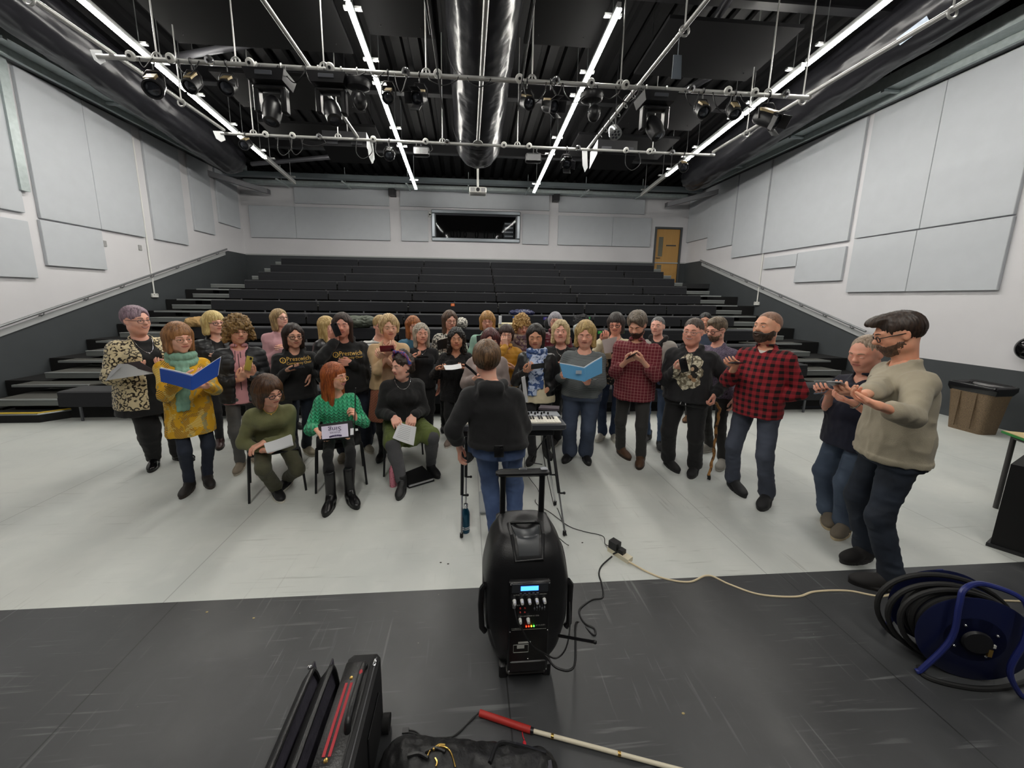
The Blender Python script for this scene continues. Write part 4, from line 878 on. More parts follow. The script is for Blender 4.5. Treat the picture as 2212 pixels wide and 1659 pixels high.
def shoe_geo(style):
    if style in SHOEC: return SHOEC[style]
    bh = {'boot': .17, 'tall': .3, 'trainer': .085, 'flat': .05, 'hightop': .13}[style]; s = SD((-.075, -.085, -.01), (.075, .25, bh+.03), .005)
    th = .03 if style in ('boot', 'tall') else .02
    s.ell((0, .155, .035), (.046, .078, .036), 0); s.ell((0, .085, .048), (.04, .09, .042), .03); s.ell((0, 0, .045), (.039, .052, .05), .03)
    s.cap((0, .0, .05), (0, -.006, bh), .046, .047 if bh > .1 else .04, .03)
    s.ell((0, .035, .075 if bh > .06 else .04), (.036, .05, .035), .02)
    if bh < .1: s.cap((0, -.006, bh+.01), (0, -.006, bh+.06), .034, .034, .003, True)
    s.below(.004); s.put((slice(None),)*3, (lambda x, y, z: np.maximum(np.sqrt((x/.05)**2+((y-.08)/.148)**2)-1, 0)*.05+np.maximum(np.abs(z-th/2)-th/2, 0)-.001)(*s.pts((slice(None),)*3)).astype(np.float32), .004)
    V, F = s.mesh(1); V[:, 2] = np.maximum(V[:, 2], 0); fz = V[F][:, :, 2].mean(1); SHOEC[style] = (V, F, (fz < th+.001).astype(int)); return SHOEC[style]
def project_front(V, bvh, off=.004, back=False):     # lay flat art on the front (or back) of a garment
    out = []
    for v in V:
        h = bvh.ray_cast(Vector((v[0], -1. if back else 1., v[2])), Vector((0, 1. if back else -1., 0)))
        y = h[0][1] if h[0] is not None else 0; out.append((v[0], y+(-off if back else off), v[2]))
    return np.array(out)
FAST_ONLY = None
def person(o):
    if FAST_ONLY and o['id'] not in FAST_ONLY: return None
    Y = o['y'] if 'y' in o else sum(at(*p, z=.02)[1] for p in o['feet'])/2; az = -math.degrees(math.atan2(at(*o['head'], y=Y)[0], Y))
    fc = math.radians(o.get('face', 0)+az); fwd = np.array((math.sin(fc), -math.cos(fc), 0)); hf = o.get('hf', .03)
    feetw = [at(*p, z=.02) for p in o['feet']] if 'feet' in o else None
    if 'y' in o: Y = o['y']
    else: Y = (feetw[0][1]+feetw[1][1])/2
    sc = o.get('hs', 1.08); ht = at(*o['head'], y=Y+fwd[1]*hf); 
    X = ht[0]-fwd[0]*hf if feetw is None or o.get('sit') else o.get('mixx', .5)*(ht[0]-fwd[0]*hf)+(1-o.get('mixx', .5))*(feetw[0][0]+feetw[1][0])/2
    if o.get('x'): X = o['x']
    root = thing('person', o['label'], 'person', (X, Y, 0), math.pi+fc, o.get('group'))
    Mw = np.array(wmat(root)); Mi = np.linalg.inv(Mw)
    loc = lambda p: Mi[:3, :3]@np.asarray(p, float)+Mi[:3, 3]
    wld = lambda p: Mw[:3, :3]@np.asarray(p, float)+Mw[:3, 3]
    top = loc(ht); H = o.get('H', top[2]); tz = top[2]-.008
    hd = o.get('look', (0, 0, 0)); R = rotm(*hd); C_ = np.array((top[0], top[1], tz-.118*sc))
    C_ = C_+np.array((0, -.0, 0))
    bw, bd = o.get('build', (1., 1.)); sitz = o.get('sit'); pz = sitz if sitz else .52*H
    px0 = np.array((0, 0, pz)); Nb = np.array((top[0]*.6, top[1]*.62-.03, C_[2]-(.117+o.get('nk', .048))*sc))
    if o.get('lean'): Nb = np.array((top[0]*.8, top[1]*.8-.03, C_[2]-(.117+.02)*sc))
    HB = H if not sitz else o.get('H', 1.65)
    sw = .093*HB*(bw**.45)*o.get('sh', 1.); shz = Nb[2]-.052*HB
    def cx(z): t = (z-pz)/(Nb[2]-pz); t = max(t, 0); return Nb[0]*t, Nb[1]*t
    belly = o.get('belly', 0.)
    def prof(inf=0., hem=-.3, flare=0., bust=o.get('bust', 0.)):
        L = Nb[2]-pz; rows = []
        for t, w, d, yo in ((-.75, .098, .07, 0), (-.2, .1, .072, 0), (0, .1, .074, 0), (.14, .098, .072, belly*.4), (.3, .09+.012*belly*8, .064, belly), (.5, .088, .064, belly*.6+bust*.4), (.64, .091, .064, bust*.8), (.76, .092, .057, bust*.2), (.84, .084, .05, 0), (.91, .065, .043, 0), (.97, .046, .038, 0), (1., .038, .034, 0), (1.06, .034, .032, 0)):
            z = pz+t*L; x_, y_ = cx(z); f = 1 if t > .85 else (1 if t < .0 else 1)
            k = (bw if t < .7 else bw**.6); kd = (bd if t < .8 else bd**.5)
            e = inf+(flare*max(0, -t+.4) if t < .4 else 0); e *= (1 if t < .9 else .5)
            rows.append((z, w*HB*k+e, d*HB*kd+abs(yo)*.5+e, x_, y_+yo))
        return rows
    # ---- joints
    sgn = (1, -1); sh = {q: np.array((Nb[0]*.9+q*sw*math.cos(math.radians(o.get('twist', 0))), Nb[1]*.85, shz)) for q in sgn}
    ank = {}
    if feetw is not None:
        L_ = sorted([loc(p) for p in feetw], key=lambda p: p[0])
        for q, p in ((-1, L_[0]), (1, L_[1])): ank[q] = np.array((p[0], p[1]-.05, .07+o.get('lift', {}).get(q, 0)))
    else:
        for q in sgn: ank[q] = np.array((q*.09, -.02, .07))
    hip = {q: np.array((q*.054*HB*bw**.5, 0, pz-.01*HB)) for q in sgn}
    toe = o.get('toe', {1: -14, -1: 14})
    knee = {q: ik(hip[q], ank[q], .25*HB, .235*HB, (o.get('kout', .12)*q, 1, .6 if sitz else 0)) for q in sgn}
    if 'knee' in o:
        for q, (kx, ky, kf) in o['knee'].items():
            knee[q] = loc(atp(kx, ky, wld((0, kf, 0)), fwd))
    hands = {}; elb = {}
    for q, nm in ((1, 'rh'), (-1, 'lh')):
        h = o.get(nm, 'down')
        if isinstance(h, str):
            P, Fd, Nd, cu = {'down': ((q*(sw+.07), .02, .475*H), (q*-.05, .15, -1), (-q, .1, 0), .3), 'belly': ((q*.11, .19, pz+.45*(Nb[2]-pz)), (-q, .35, .25), (0, -.3, 1), .55),
                'fold': ((q*.03, .2, pz+.55*(Nb[2]-pz)), (-q, .1, .1), (0, -1, 0), .4), 'pocket': ((q*(sw*.75), .11, pz+.13*(Nb[2]-pz)), (-q*.3, .1, -1), (-q*.4, -1, 0), .2),
                'lap': ((q*.08, .28, pz+.16), (-q*.4, 1, -.3), (0, 0, -1), .4)}[h]; P = np.array(P, float); wr = P
        else:
            (hx, hy, hfw), Fd, Nd, cu = h[:4]; P = loc(atp(hx, hy, wld((0, hfw, 0)), fwd)); wr = P-nrm(Fd)*.075
        L1, L2 = .172*HB, .15*HB; pole = o.get('pole', {}).get(q, (q*.55, -.35, -1)); e = ik(sh[q], wr, L1, L2, pole)
        hands[q] = (wr, np.array(Fd, float), np.array(Nd, float), cu, isinstance(h, str) or len(h) < 5 or h[4]); elb[q] = e
    sk = o.get('skin', 'd9a88c'); hm = hair_mat(*o.get('hairc', ('5b3d28', '38241a')))
    # ---- body: head, neck, arms, hands, legs in one mesh
    ho = dict(o.get('faceo', {})); ho['nb'] = R.T@((Nb+np.array((0, 0, -.03))-C_)/sc); parts = []
    for V, F, m_ in head_geo(ho): parts.append((V@R.T*sc+C_, F, m_))
    hh = o.get('hres2', .0042)
    for q in sgn:
        wr, Fd, Nd, cu, vis = hands[q]; back = wr-nrm(wr-elb[q])*(.2 if o.get('bare', {}).get(q) else .09); lo = np.minimum(back, wr)-.14; hi = np.maximum(back, wr)+.14
        lo = np.minimum(lo, wr+nrm(Fd)*.1-.11); hi = np.maximum(hi, wr+nrm(Fd)*.1+.11)
        s = SD(lo, hi, hh); hsz = o.get('hsz', 1.04); hand_sdf(s, wr, Fd, Nd, q, cu, hsz, 1., o.get('thumb', .5)); s.cap(wr, back, .027, .034 if o.get('bare', {}).get(q) else .029, .02, flat=(Nd, .85))
        V, F = s.mesh(1); parts.append((V, F, 0))
    bx = max(.5, sw+.35); s = SD((-bx, -.45, 0.02), (bx, .75, Nb[2]+.1), .017); s.trunk([(z, w*.86, d*.82, a, b) for z, w, d, a, b in prof() if z > pz-.1], .03)
    for q in sgn:
        s.cap(hip[q]+(0, 0, .02), knee[q], .05*bw**.7, .032, .03); s.cap(knee[q], ank[q], .032, .026, .02); s.cap(sh[q], elb[q], .036, .03, .03); s.cap(elb[q], hands[q][0], .03, .024, .02)
    s.cap(Nb-(0, 0, .08), Nb+(0, .0, .02), .06, .05, .04)
    V, F = s.mesh(1); parts.append((V, F, 0))
    V, F, M = join(parts); browc = mat('brow '+o.get('brow', '5a4030'), o.get('brow', '5a4030'), .7)
    lip = mat('lips '+o.get('lip', 'b5675c'), o.get('lip', 'b5675c'), .4)
    link_mesh('body', V, F, [skin(sk), M_white_eye, M_iris, lip, M_teeth, browc], root, M, True, True)
    if o.get('hair'):
        V, F = hair_geo(o)
        if len(V): link_mesh('hair', V@R.T*sc+C_, F, hm, root, None, True, True)
    if o.get('beard'):
        be = o['beard']; s = SD((-.11, -.1, -.17), (.11, .16, .06), .005); t = be.get('t', .006)
        s.ell((0, .018, -.04), (.061+t, .072+t, .072+t), 0); s.ell((0, .063, -.096), (.026+t, .022+t, .02+t), .03); s.ell((0, .02, -.058), (.054*ho.get('jaw', 1)+t, .06+t, .05+t), .03); s.ell((0, .088, -.05), (.03+t*.5, .014+t, .02), .02)
        s.ell((0, .1, .012), (.052, .07, .048), .01, True); s.ell((0, .11, -.056), (.018, .02, .0045), .003, True); s.ell((0, -.07, -.05), (.12, .075, .2), .005, True)
        for q in sgn: s.ell((q*.044, .075, -.02), (.022, .03, .024), .01, True)
        V, F = s.mesh(1); V = V+vnorm(V, F)*(.0025*vnoise(V*180, 4))[:, None]; link_mesh('beard', V@R.T*sc+C_, F, hair_mat(*be['c']), root, None, True, True)
    if o.get('glasses'):
        gc = o['glasses']; mb = MB(); rr = .0019 if gc[0] != 'thick' else .0028; a = np.linspace(0, 2*math.pi, 20, endpoint=False)
        for q in sgn:
            mb.tube(np.stack([q*.033+.0235*np.cos(a), .099-.004*np.abs(np.cos(a)*q+.3), -.0+.0155*np.sign(np.sin(a))*np.abs(np.sin(a))**.8], 1), rr, 6, closed=True)
            mb.tube([(q*.056, .095, .008), (q*.076, .05, .01), (q*.082, -.01, .008)], rr, 6)
        mb.tube([(-.01, .1, .004), (0, .103, .007), (.01, .1, .004)], rr, 6)
        V = np.array(mb.V); V[:, 2] += gc[2] if len(gc) > 2 else 0; V[:, 1] += gc[3] if len(gc) > 3 else 0
        link_mesh('glasses', V@R.T*sc+C_, mb.F, mat('frame '+gc[1], gc[1], .3), root, None, True, True)
    # ---- trousers or skirt
    lg = o.get('legs', {}); lm = lg.get('m'); wd = lg.get('w', 1.); hres = o.get('cres', .0105)
    xs = [p[0] for d_ in (hip, knee, ank) for p in d_.values()]; ys = [p[1] for d_ in (hip, knee, ank) for p in d_.values()]
    res = {}
    if lm is not None:
        s = SD((min(xs)-.2, min(ys)-.24, .03), (max(xs)+.2, max(ys)+.24, pz+.22), hres)
        s.trunk([(z, w+.004, d+.004, a, b) for z, w, d, a, b in prof()], .05, z0=pz-.06*HB, z1=pz+.16)
        for q in sgn:
            a_ = ank[q]+nrm(knee[q]-ank[q])*lg.get('ah', .03); tr = (.062*wd*HB/1.7)*bw**.75
            s.cap(hip[q]+(0, 0, -.02), knee[q]+(0, 0, .0), tr*1.28, tr*.93, .035); s.cap(knee[q], a_, tr*.93, tr*lg.get('an', .74), .03)
            if not lg.get('slim'): s.cap(a_+nrm(knee[q]-a_)*.05, a_+(0, .01, 0), tr*lg.get('an', .74)*1.04, tr*lg.get('an', .74)*1.06, .01)
            else: s.cap(knee[q]+nrm(a_-knee[q])*.12+(0, -.02, 0), knee[q]+nrm(a_-knee[q])*.14+(0, -.022, 0), tr*.88, tr*.8, .04)
            if sitz: s.cap(hip[q]+(0, -.04, 0), hip[q], tr*1.4, tr*1.3, .05)
        V, F = s.mesh(2); V = folds(V, F, lg.get('fold', .0075), o['id'], (8, 8, 10)); V[:, 2] = np.maximum(V[:, 2], .012)
        res[lg.get('name', 'trousers')] = (link_mesh(lg.get('name', 'trousers'), V, F, lm, root, None, True, True), V, F)
    if o.get('skirt'):
        sk_ = o['skirt']; s = SD((min(xs)-.22, min(ys)-.25, sk_['z']-.05), (max(xs)+.22, max(ys)+.25, pz+.25), hres)
        s.trunk([(pz+.18, .085*HB*bw, .07*HB, 0, 0), (pz, .105*HB*bw, .085*HB, 0, 0), (sk_['z'] if not sitz else pz-.1, .105*HB*bw+sk_.get('fl', .04), .09*HB+sk_.get('fl', .04), 0, 0)], .02)
        if sitz:
            for q in sgn: s.cap(hip[q], knee[q]*.9+hip[q]*.1, .105, .1, .07)
            s.cap(hip[1]*.5+hip[-1]*.5, (knee[1]+knee[-1])/2*.8+(0, 0, .05), .1, .08, .07)
        V, F = s.mesh(2); V = folds(V, F, .011, o['id']+3, (22, 22, 2)); link_mesh('skirt', V, F, sk_['m'], root, None, True, True)
    # ---- shoes
    so = o.get('shoes', ('flat', '1a1a1c', '111112'))
    for q in sgn:
        V, F, Mi_ = shoe_geo(so[0]); k = (so[3] if len(so) > 3 else 1.)*.92; dr = (knee[q]-ank[q]); an = math.radians(toe[q]); lf = ank[q][2]-.07
        ca, sa = math.cos(an), math.sin(an); U = V*k*1.04; tl = math.radians(o.get('tilt', {}).get(q, 0)); ct, st_ = math.cos(tl), math.sin(tl)
        U = np.stack([U[:, 0], U[:, 1]*ct-U[:, 2]*st_, U[:, 1]*st_+U[:, 2]*ct], 1)
        W_ = np.stack([U[:, 0]*ca-U[:, 1]*sa, U[:, 0]*sa+U[:, 1]*ca, U[:, 2]], 1)+(ank[q][0], ank[q][1], lf)
        sho = link_mesh('shoe', W_, F, [mat('shoe '+so[1], so[1], so[4] if len(so) > 4 else .5), mat('sole '+so[2], so[2], .6)], root, Mi_, True, True)
        if so[0] in ('boot', 'trainer', 'hightop') and feetw is not None and not o.get('nolace'):
            mb = MB(); 
            for j in range(5):
                y = .055+.022*j; z = (.1 if so[0] != 'trainer' else .088)-.0095*j; mb.tube([(-.02, y, z-.004), (0, y, z+.003), (.02, y+.008, z-.004)], .0022, 5)
            U = np.array(mb.V)*k*1.04; W_ = np.stack([U[:, 0]*ca-U[:, 1]*sa, U[:, 0]*sa+U[:, 1]*ca, U[:, 2]], 1)+(ank[q][0], ank[q][1], lf); link_mesh('laces', W_, mb.F, mat('laces '+so[5] if len(so) > 5 else 'laces dark', so[5] if len(so) > 5 else '2a2a2a', .7), sho, None, True, True)
    # ---- garments on the upper body
    for ti in o['tops']:
        inf = ti.get('inf', .012); sl = ti.get('sleeve', 1.); hem = ti.get('hem', -.08); Lt = Nb[2]-pz; hz = pz+hem*HB
        pp = [sh[1], sh[-1], elb[1], elb[-1], hands[1][0], hands[-1][0]] if sl > 0 else [sh[1], sh[-1]]
        wmx = max(r[1] for r in prof(inf, flare=ti.get('flare', 0)))+.06
        lo = np.array((min(min(p[0] for p in pp)-.12, -wmx), min(min(p[1] for p in pp)-.12, -.27), hz-.04)); hi = np.array((max(max(p[0] for p in pp)+.12, wmx), max(max(p[1] for p in pp)+.12, .33), max(Nb[2]+.14, max(p[2] for p in pp)+.12)))
        lo[2] = min(lo[2], min(p[2] for p in pp)-.1)
        s = SD(lo, hi, ti.get('res', hres)); s.trunk(prof(inf, flare=ti.get('flare', 0.)), .03, n=2.15, z0=hz)
        if o.get('bust'):
            for q in sgn: z = pz+.62*Lt; a, b = cx(z); s.ell((a+q*.045*HB*bw**.5, b+.045*HB*bd+inf*.6, z), (.05*HB, .038*HB+o['bust'], .045*HB), .05)
        ar = o.get('arm', 1.)*HB/1.7
        for q in sgn:
            s.ell(sh[q]+(-q*.012, 0, -.012), ((.049+inf*.6)*ar,)*3, .06)
            if sl <= 0: continue
            wr = hands[q][0]; E_ = elb[q]; r1, r2, r3 = (.05*ar+inf*.75), (.041*ar+inf*.7), (.031*ar+inf*.5)
            if sl <= .5: s.cap(sh[q], sh[q]+(E_-sh[q])*sl*2, r1, r2+.006, .05); continue
            s.cap(sh[q], E_, r1, r2, .045); f = (sl-.5)*2; e = E_+(wr-E_)*f-nrm(wr-E_)*(.02 if f > .9 else 0); r = r2+(r3-r2)*f; s.cap(E_, e, r2, r, .025)
            if f > .9 and ti.get('cuff', 1): s.cap(e-nrm(wr-E_)*.045, e-nrm(wr-E_)*.015, r+.003+inf*.2, r-.003, .006)
            elif f <= .9: s.cap(e-nrm(wr-E_)*.05, e, r+.007, r+.005, .008)
        nr = ti.get('neck', .066); nz = ti.get('neckz', 0.); nf = ti.get('nfwd', .02)
        if ti.get('vneck'): s.cap(Nb+(0, .05, -.0), Nb+(0, .11+o.get('bust', 0), -ti['vneck']), .05, .01, .01, True)
        up = nrm(C_-Nb); s.cap(Nb+up*(.02+nz)+(0, nf, 0), Nb+up*.3, nr, nr*1.3, .012, True)
        if ti.get('open') is not None:
            g0, g1 = ti['open']; x, y, z = s.pts((slice(None),)*3); tt = np.clip((z-hz)/(Nb[2]-hz), 0, 1); gap = g0+(g1-g0)*tt; xc_ = np.clip((z-pz)/Lt, 0, 1)*Nb[0]+ti.get('offx', 0)
            s.put((slice(None),)*3, np.maximum(np.abs(x-xc_)-gap, np.maximum(-(y-.0), z-(Nb[2]+.05))).astype(np.float32), .008, True)
            x0 = -1
        s.below(hz)
        if ti.get('roll', True) and not ti.get('open'):
            pr = prof(inf+.004, flare=ti.get('flare', 0)); s.trunk(pr, .008, n=2.4, z0=hz, z1=hz+.035) if ti.get('rib') else None
        if ti.get('hood'):
            b = Nb+(0, -.055, .0)
            for j in range(9):
                a0, a1 = math.radians(-205+j*(230/9)), math.radians(-205+(j+1)*(230/9)); P_ = [Nb+np.array((.088*math.cos(a), .075*math.sin(a)-.008, .018-.045*max(0, math.sin(a)+.3)*0-.03*(1 if math.sin(a) > 0 else 0))) for a in (a0, a1)]; s.cap(P_[0], P_[1], .028, .028, .02)
            s.ell(b+(0, -.03, -.045), (.095, .05, .075), .03); s.cap(b+(-.06, -.05, .0), b+(.06, -.05, .0), .035, .035, .03)
            for q in sgn: s.cap(Nb+(q*.075, .02, .0), Nb+(q*.03, .085+o.get('bust', 0)*.4, -.055), .022, .016, .015)
        if ti.get('collar'):
            cr = ti['collar']; a = np.linspace(-2.6, 2.6, 13)*(.62 if ti.get('open') or ti.get('fuzz') else 1)
            for j in range(12):
                P_ = [Nb+up*(.028+cr.get('up', .0))+np.array((.064*math.sin(t), -.06*math.cos(t)+.012, 0)) for t in (a[j], a[j+1])]; s.cap(P_[0], P_[1], cr.get('r', .014), cr.get('r', .014), .008)
            
        for e in ti.get('extra', []): s.cap(np.array(e[0])+(Nb if len(e) > 4 else 0), np.array(e[1])+(Nb if len(e) > 4 else 0), e[2], e[3], .02)
        V, F = s.mesh(ti.get('sm', 2)); V = folds(V, F, ti.get('fold', .013), o['id']+11, ti.get('fsc', (9, 9, 6)))
        if ti.get('fuzz'): V = V+vnorm(V, F)*(ti['fuzz']*vnoise(V*150, 3))[:, None]
        if ti.get('puff'):                      # quilted channels
            V = V+vnorm(V, F)*(ti['puff']*(np.abs(np.sin(V[:, 2]*math.pi/.062))**.5-.5))[:, None]
        g_ = link_mesh(ti['name'], V, F, ti['m'], root, None, True, True); res[ti['name']] = (g_, V, F)
    info = dict(root=root, loc=loc, wld=wld, hands=hands, Nb=Nb, C=C_, R=R, sc=sc, pz=pz, H=H, res=res, sh=sh, elb=elb, knee=knee, hip=hip, sw=sw, fwd=fwd, o=o, prof=prof)
    for fn in o.get('after', []): fn(info)
    return info
# ---- things added on top of garments
def bvh_of(I, nm): g_, V, F = I['res'][nm]; return BVHTree.FromPolygons([tuple(v) for v in V], [tuple(map(int, f)) for f in F])
def a_text(garment, lines, mt, name='printed_lettering', mirror=True):
    def fn(I):
        bv = bvh_of(I, garment); Vs = []; Fs = []; n = 0
        for txt, size, x, z, sx in lines:
            V, F = text_geo(txt, size, sx); V = np.stack([-(V[:, 0]+x), 0*V[:, 0], V[:, 1]+z], 1); V = project_front(V, bv); Vs.append(V); Fs += [[n+i for i in f] for f in F]; n += len(V)
        link_mesh(name, np.concatenate(Vs), Fs, mt, I['root'], None, False, True)
    return fn
def a_line(garment, paths, r, mt, name, off=.003, closed=False):      # cords, zips, seams, buttons lying on a garment; points (x, z)
    def fn(I):
        bv = bvh_of(I, garment); mb = MB()
        for P in paths:
            P = smoothpath([(p[0], 0, p[1]) for p in P], 5) if len(P) > 2 else np.array([(P[0][0]*(1-t)+P[1][0]*t, 0, P[0][1]*(1-t)+P[1][1]*t) for t in np.linspace(0, 1, 12)])
            mb.tube(project_front(P, bv, off), r, 6)
        link_mesh(name, mb.V, mb.F, mt, I['root'], None, True, True)
    return fn
def a_necklace(r, drop, mt, pend=.008, garment=None):
    def fn(I):
        Nb = I['Nb']; pts = []; 
        bvs = [bvh_of(I, k) for k in I['res'] if k not in ('trousers', 'leggings', 'tights')]
        for a in np.linspace(-1, 1, 15): x = Nb[0]+r*math.sin(a*1.5); z = Nb[2]+.012-drop*(math.cos(a*1.5))**1.2; pts.append((x, z))
        out = []
        for x, z in pts:
            y = max([Nb[1]+.05]+[(h[0][1] if h[0] is not None else -9) for h in (b.ray_cast(Vector((x, 1, z)), Vector((0, -1, 0))) for b in bvs)]); out.append((x, min(y, Nb[1]+.2)+.005, z))
        mb = MB().tube(out, .0022, 6); link_mesh('necklace', mb.V, mb.F, mt, I['root'], None, True, True)
        if pend: mb = MB().sph(np.array(out[7])+(0, .003, -.008), pend, 10, 6); link_mesh('pendant', mb.V, mb.F, mt, I['root'], None, True, True)
    return fn
def a_scarf(mt, drape, r=.035, name='scarf', ends=(), seed=2, turns=2):
    def fn(I):
        Nb = I['Nb']; s = SD(Nb-(.25, .2, drape+.1), Nb+(.25, .32, .14), .0075)
        for k in range(turns):
            a = np.linspace(0, 2*math.pi, 15); P = [Nb+np.array((.082*math.sin(t)*(1+.1*k), -.072*math.cos(t)*(1+.1*k)+.014, .028-.03*k-.02*(1-math.cos(t))*(k+.5))) for t in a]
            for i in range(14): s.cap(P[i], P[i+1], r, r, .012)
        for x0, x1, z1, w in ends:
            bvs = [bvh_of(I, q) for q in I['res'] if q not in ('trousers', 'leggings', 'tights')]; Q = []
            for t in np.linspace(0, 1, 7):
                x = Nb[0]+x0+(x1-x0)*t; z = Nb[2]-.05-(z1)*t; y = max([Nb[1]+.06]+[(h[0][1] if h[0] is not None else -9) for h in (b.ray_cast(Vector((x, 1, z)), Vector((0, -1, 0))) for b in bvs)]); Q.append(np.array((x, min(y, Nb[1]+.24)+.008, z)))
            for i in range(6): s.cap(Q[i]+(-w, 0, 0), Q[i]+(w, 0, 0), .016, .016, .015); s.cap(Q[i], Q[i+1], .022, .02, .02); s.cap(Q[i]+(-w, 0, 0), Q[i+1]+(-w, 0, 0), .014, .014, .015); s.cap(Q[i]+(w, 0, 0), Q[i+1]+(w, 0, 0), .014, .014, .015)
        V, F = s.mesh(1); V = folds(V, F, .008, seed, (40, 40, 12)); link_mesh(name, V, F, mt, I['root'], None, True, True)
    return fn
def a_mesh(name, build, mt):
    def fn(I): mb = MB(); build(I, mb); link_mesh(name, mb.V, mb.F, mt, I['root'], None, 'auto', True)
    return fn
# ---- hand held things
def phone(c, up, n, label, col='17181b', w=.036, h=.074, cat='phone'):
    c = np.array(c, float); up = nrm(up); n = nrm(np.array(n, float)-up*(np.array(n, float)@up)); s = np.cross(up, n)
    t = thing('mobile_phone', label, cat, c, 0, 'mobile phones'); M = Matrix([[s[0], up[0], n[0], c[0]], [s[1], up[1], n[1], c[1]], [s[2], up[2], n[2], c[2]], [0, 0, 0, 1]])
    MB().rbox(-w, w, -h, h, -.005, .004, .004).xf(M).build('case', mat('phone '+col, col, .35), t); MB().box(-w*.93, w*.93, -h*.95, h*.95, .004, .005).xf(M).build('screen', mat('phone screen', '0a0b0e', .08), t, smooth=False)
    MB().rbox(-w*.8, -w*.1, h*.55, h*.9, -.008, -.004, .002).xf(M).build('camera_bump', mat('phone lens', '101012', .2), t); return t
def paper(name, label, c, u, v, mt, wu=.105, wv=.148, bend=.02, cat='paper', n=3, th=.001, curl=0.):
    c, u = np.array(c, float), nrm(u); v = np.array(v, float); v = nrm(v-u*(u@v)); w = np.cross(u, v); t = thing(name, label, cat, c)
    for k in range(n):
        g_ = [[c+u*wu*a*(1-.02*k)+v*wv*b+w*(bend*(a*a)+curl*b*abs(b)+.004*k*(1+a)) for b in np.linspace(-1, 1, 7)] for a in np.linspace(-1, 1, 9)]
        MB().sheet(g_, th).build('sheet', mt, t)
    return t
M_paper = mat('white paper', 'dfe0e2', .7)

def a_headscarf(mt):
    def fn(I):
        mb = MB(); R, Cc, sc = I['R'], I['C'], I['sc']
        P = [(.1*math.sin(t), -.005+.012*math.cos(t*2), .03+.115*math.cos(t)) for t in np.linspace(-1.75, 1.75, 18)]
        mb.tube(P, [.016+.004*math.sin(k*1.3) for k in range(18)], 10); mb.sph((.04, .035, .145), (.028, .02, .02), 12, 8)
        for a in ((.06, .03, .13), (.095, .02, .09), (.1, .0, .04)): mb.sph(a, (.017, .014, .026), 10, 6)
        link_mesh('hair_scarf', np.array(mb.V)@R.T*sc+Cc, mb.F, mt, I['root'], None, True, True)
    return fn
# ================================================================ the people
def fabric(name, col, rough=.9, sheen=.1, noise=.06, bump=.2, bs=220): return mat(name, col, rough, noise=noise, nscale=9, bump=bump, bscale=bs, sheen=sheen)
K = fabric('black cotton', '151517'); K2 = fabric('black knit', '19191a', bump=.4, bs=120); K3 = fabric('washed black cotton', '1d1d20')
def denim(c, d): 
    g = G('denim '+c, .85); g.col(g.mix(g.step(g.noise(5, 4), .3, .7), c, d)); g.bump(g.noise(350, 2), .2, .003); return g.m
D_blue = denim('323b4d', '444f64'); D_dark = denim('171d27', '262f3d'); D_navy = denim('191e2b', '262e3f'); D_mid = denim('2b3850', '435472'); D_grey = denim('3a3f4c', '4b5160'); D_faded = denim('4a5d7c', '6a7f9e')
g = G('leopard print', .95, .3); v = g.vor(22); n_ = g.noise(13, 2); ring = g.math('MULTIPLY', g.step(v, .3, .36), g.math('SUBTRACT', 1., g.step(v, .56, .62))); gate = g.step(g.noise(38, 2), .4, .46)
c = g.mix(g.math('MULTIPLY', ring, gate), 'd9c9a2', '2a2017'); g.col(c); LEO = g.m
g = G('yellow leaf print', .85); v = g.noise(7., 3, None, .6); lf = g.stripe(g.math('ADD', g.z, g.math('MULTIPLY', g.x, .8)), .014, .45); c = g.mix(g.math('MULTIPLY', g.step(v, .53, .55), lf), 'd9a41c', '4d4a3c'); v2 = g.noise(8., 3, g.vec((1, 1, 1), (3, 1, 2)), .6)
lf2 = g.stripe(g.math('SUBTRACT', g.z, g.math('MULTIPLY', g.x, .7)), .016, .5); c = g.mix(g.math('MULTIPLY', g.step(v2, .54, .58), lf2), c, 'e2cf86'); v3 = g.noise(9., 3, g.vec((1, 1, 1), (7, 5, 1)), .5); c = g.mix(g.math('MULTIPLY', g.step(v3, .58, .6), .7), c, '8a8f72'); g.col(c); YEL = g.m
g = G('camouflage puffer', .55); v = g.noise(7, 5, None, .8); g.col(g.mix(g.step(v, .56, .6), '1c1d20', '56595c')); CAMO = g.m
def plaid(name, base, line, per, wid, dark=None):
    g = G(name, .9); hx = g.stripe(g.x, per, wid); hz = g.stripe(g.z, per, wid)
    if dark: a = g.mix(hx, base, line); b = g.mix(hz, base, line); c = g.mix(.5, a, b); c = g.mix(g.math('MULTIPLY', hx, hz), c, dark)
    else: c = g.mix(g.math('MULTIPLY', g.math('MAXIMUM', hx, hz), .75), base, line)
    g.col(c); g.bump(g.noise(260, 2), .15, .003); return g.m
BUF = plaid('red and black buffalo check', '94202a', '1b1012', .058, .5, '0e0b0c'); BURG = plaid('burgundy window check', '6b1f2b', 'c0958f', .034, .13)
def striped(name, a, b, per, duty): g = G(name, .9); g.col(g.mix(g.stripe(g.z, per, duty), a, b)); g.bump(g.noise(260, 2), .15, .003); return g.m
ST_G = striped('fine grey stripes', '7b8182', '3f4446', .0105, .5); ST_W = striped('white with black stripes', 'd9d9d6', '1b1c20', .036, .3)
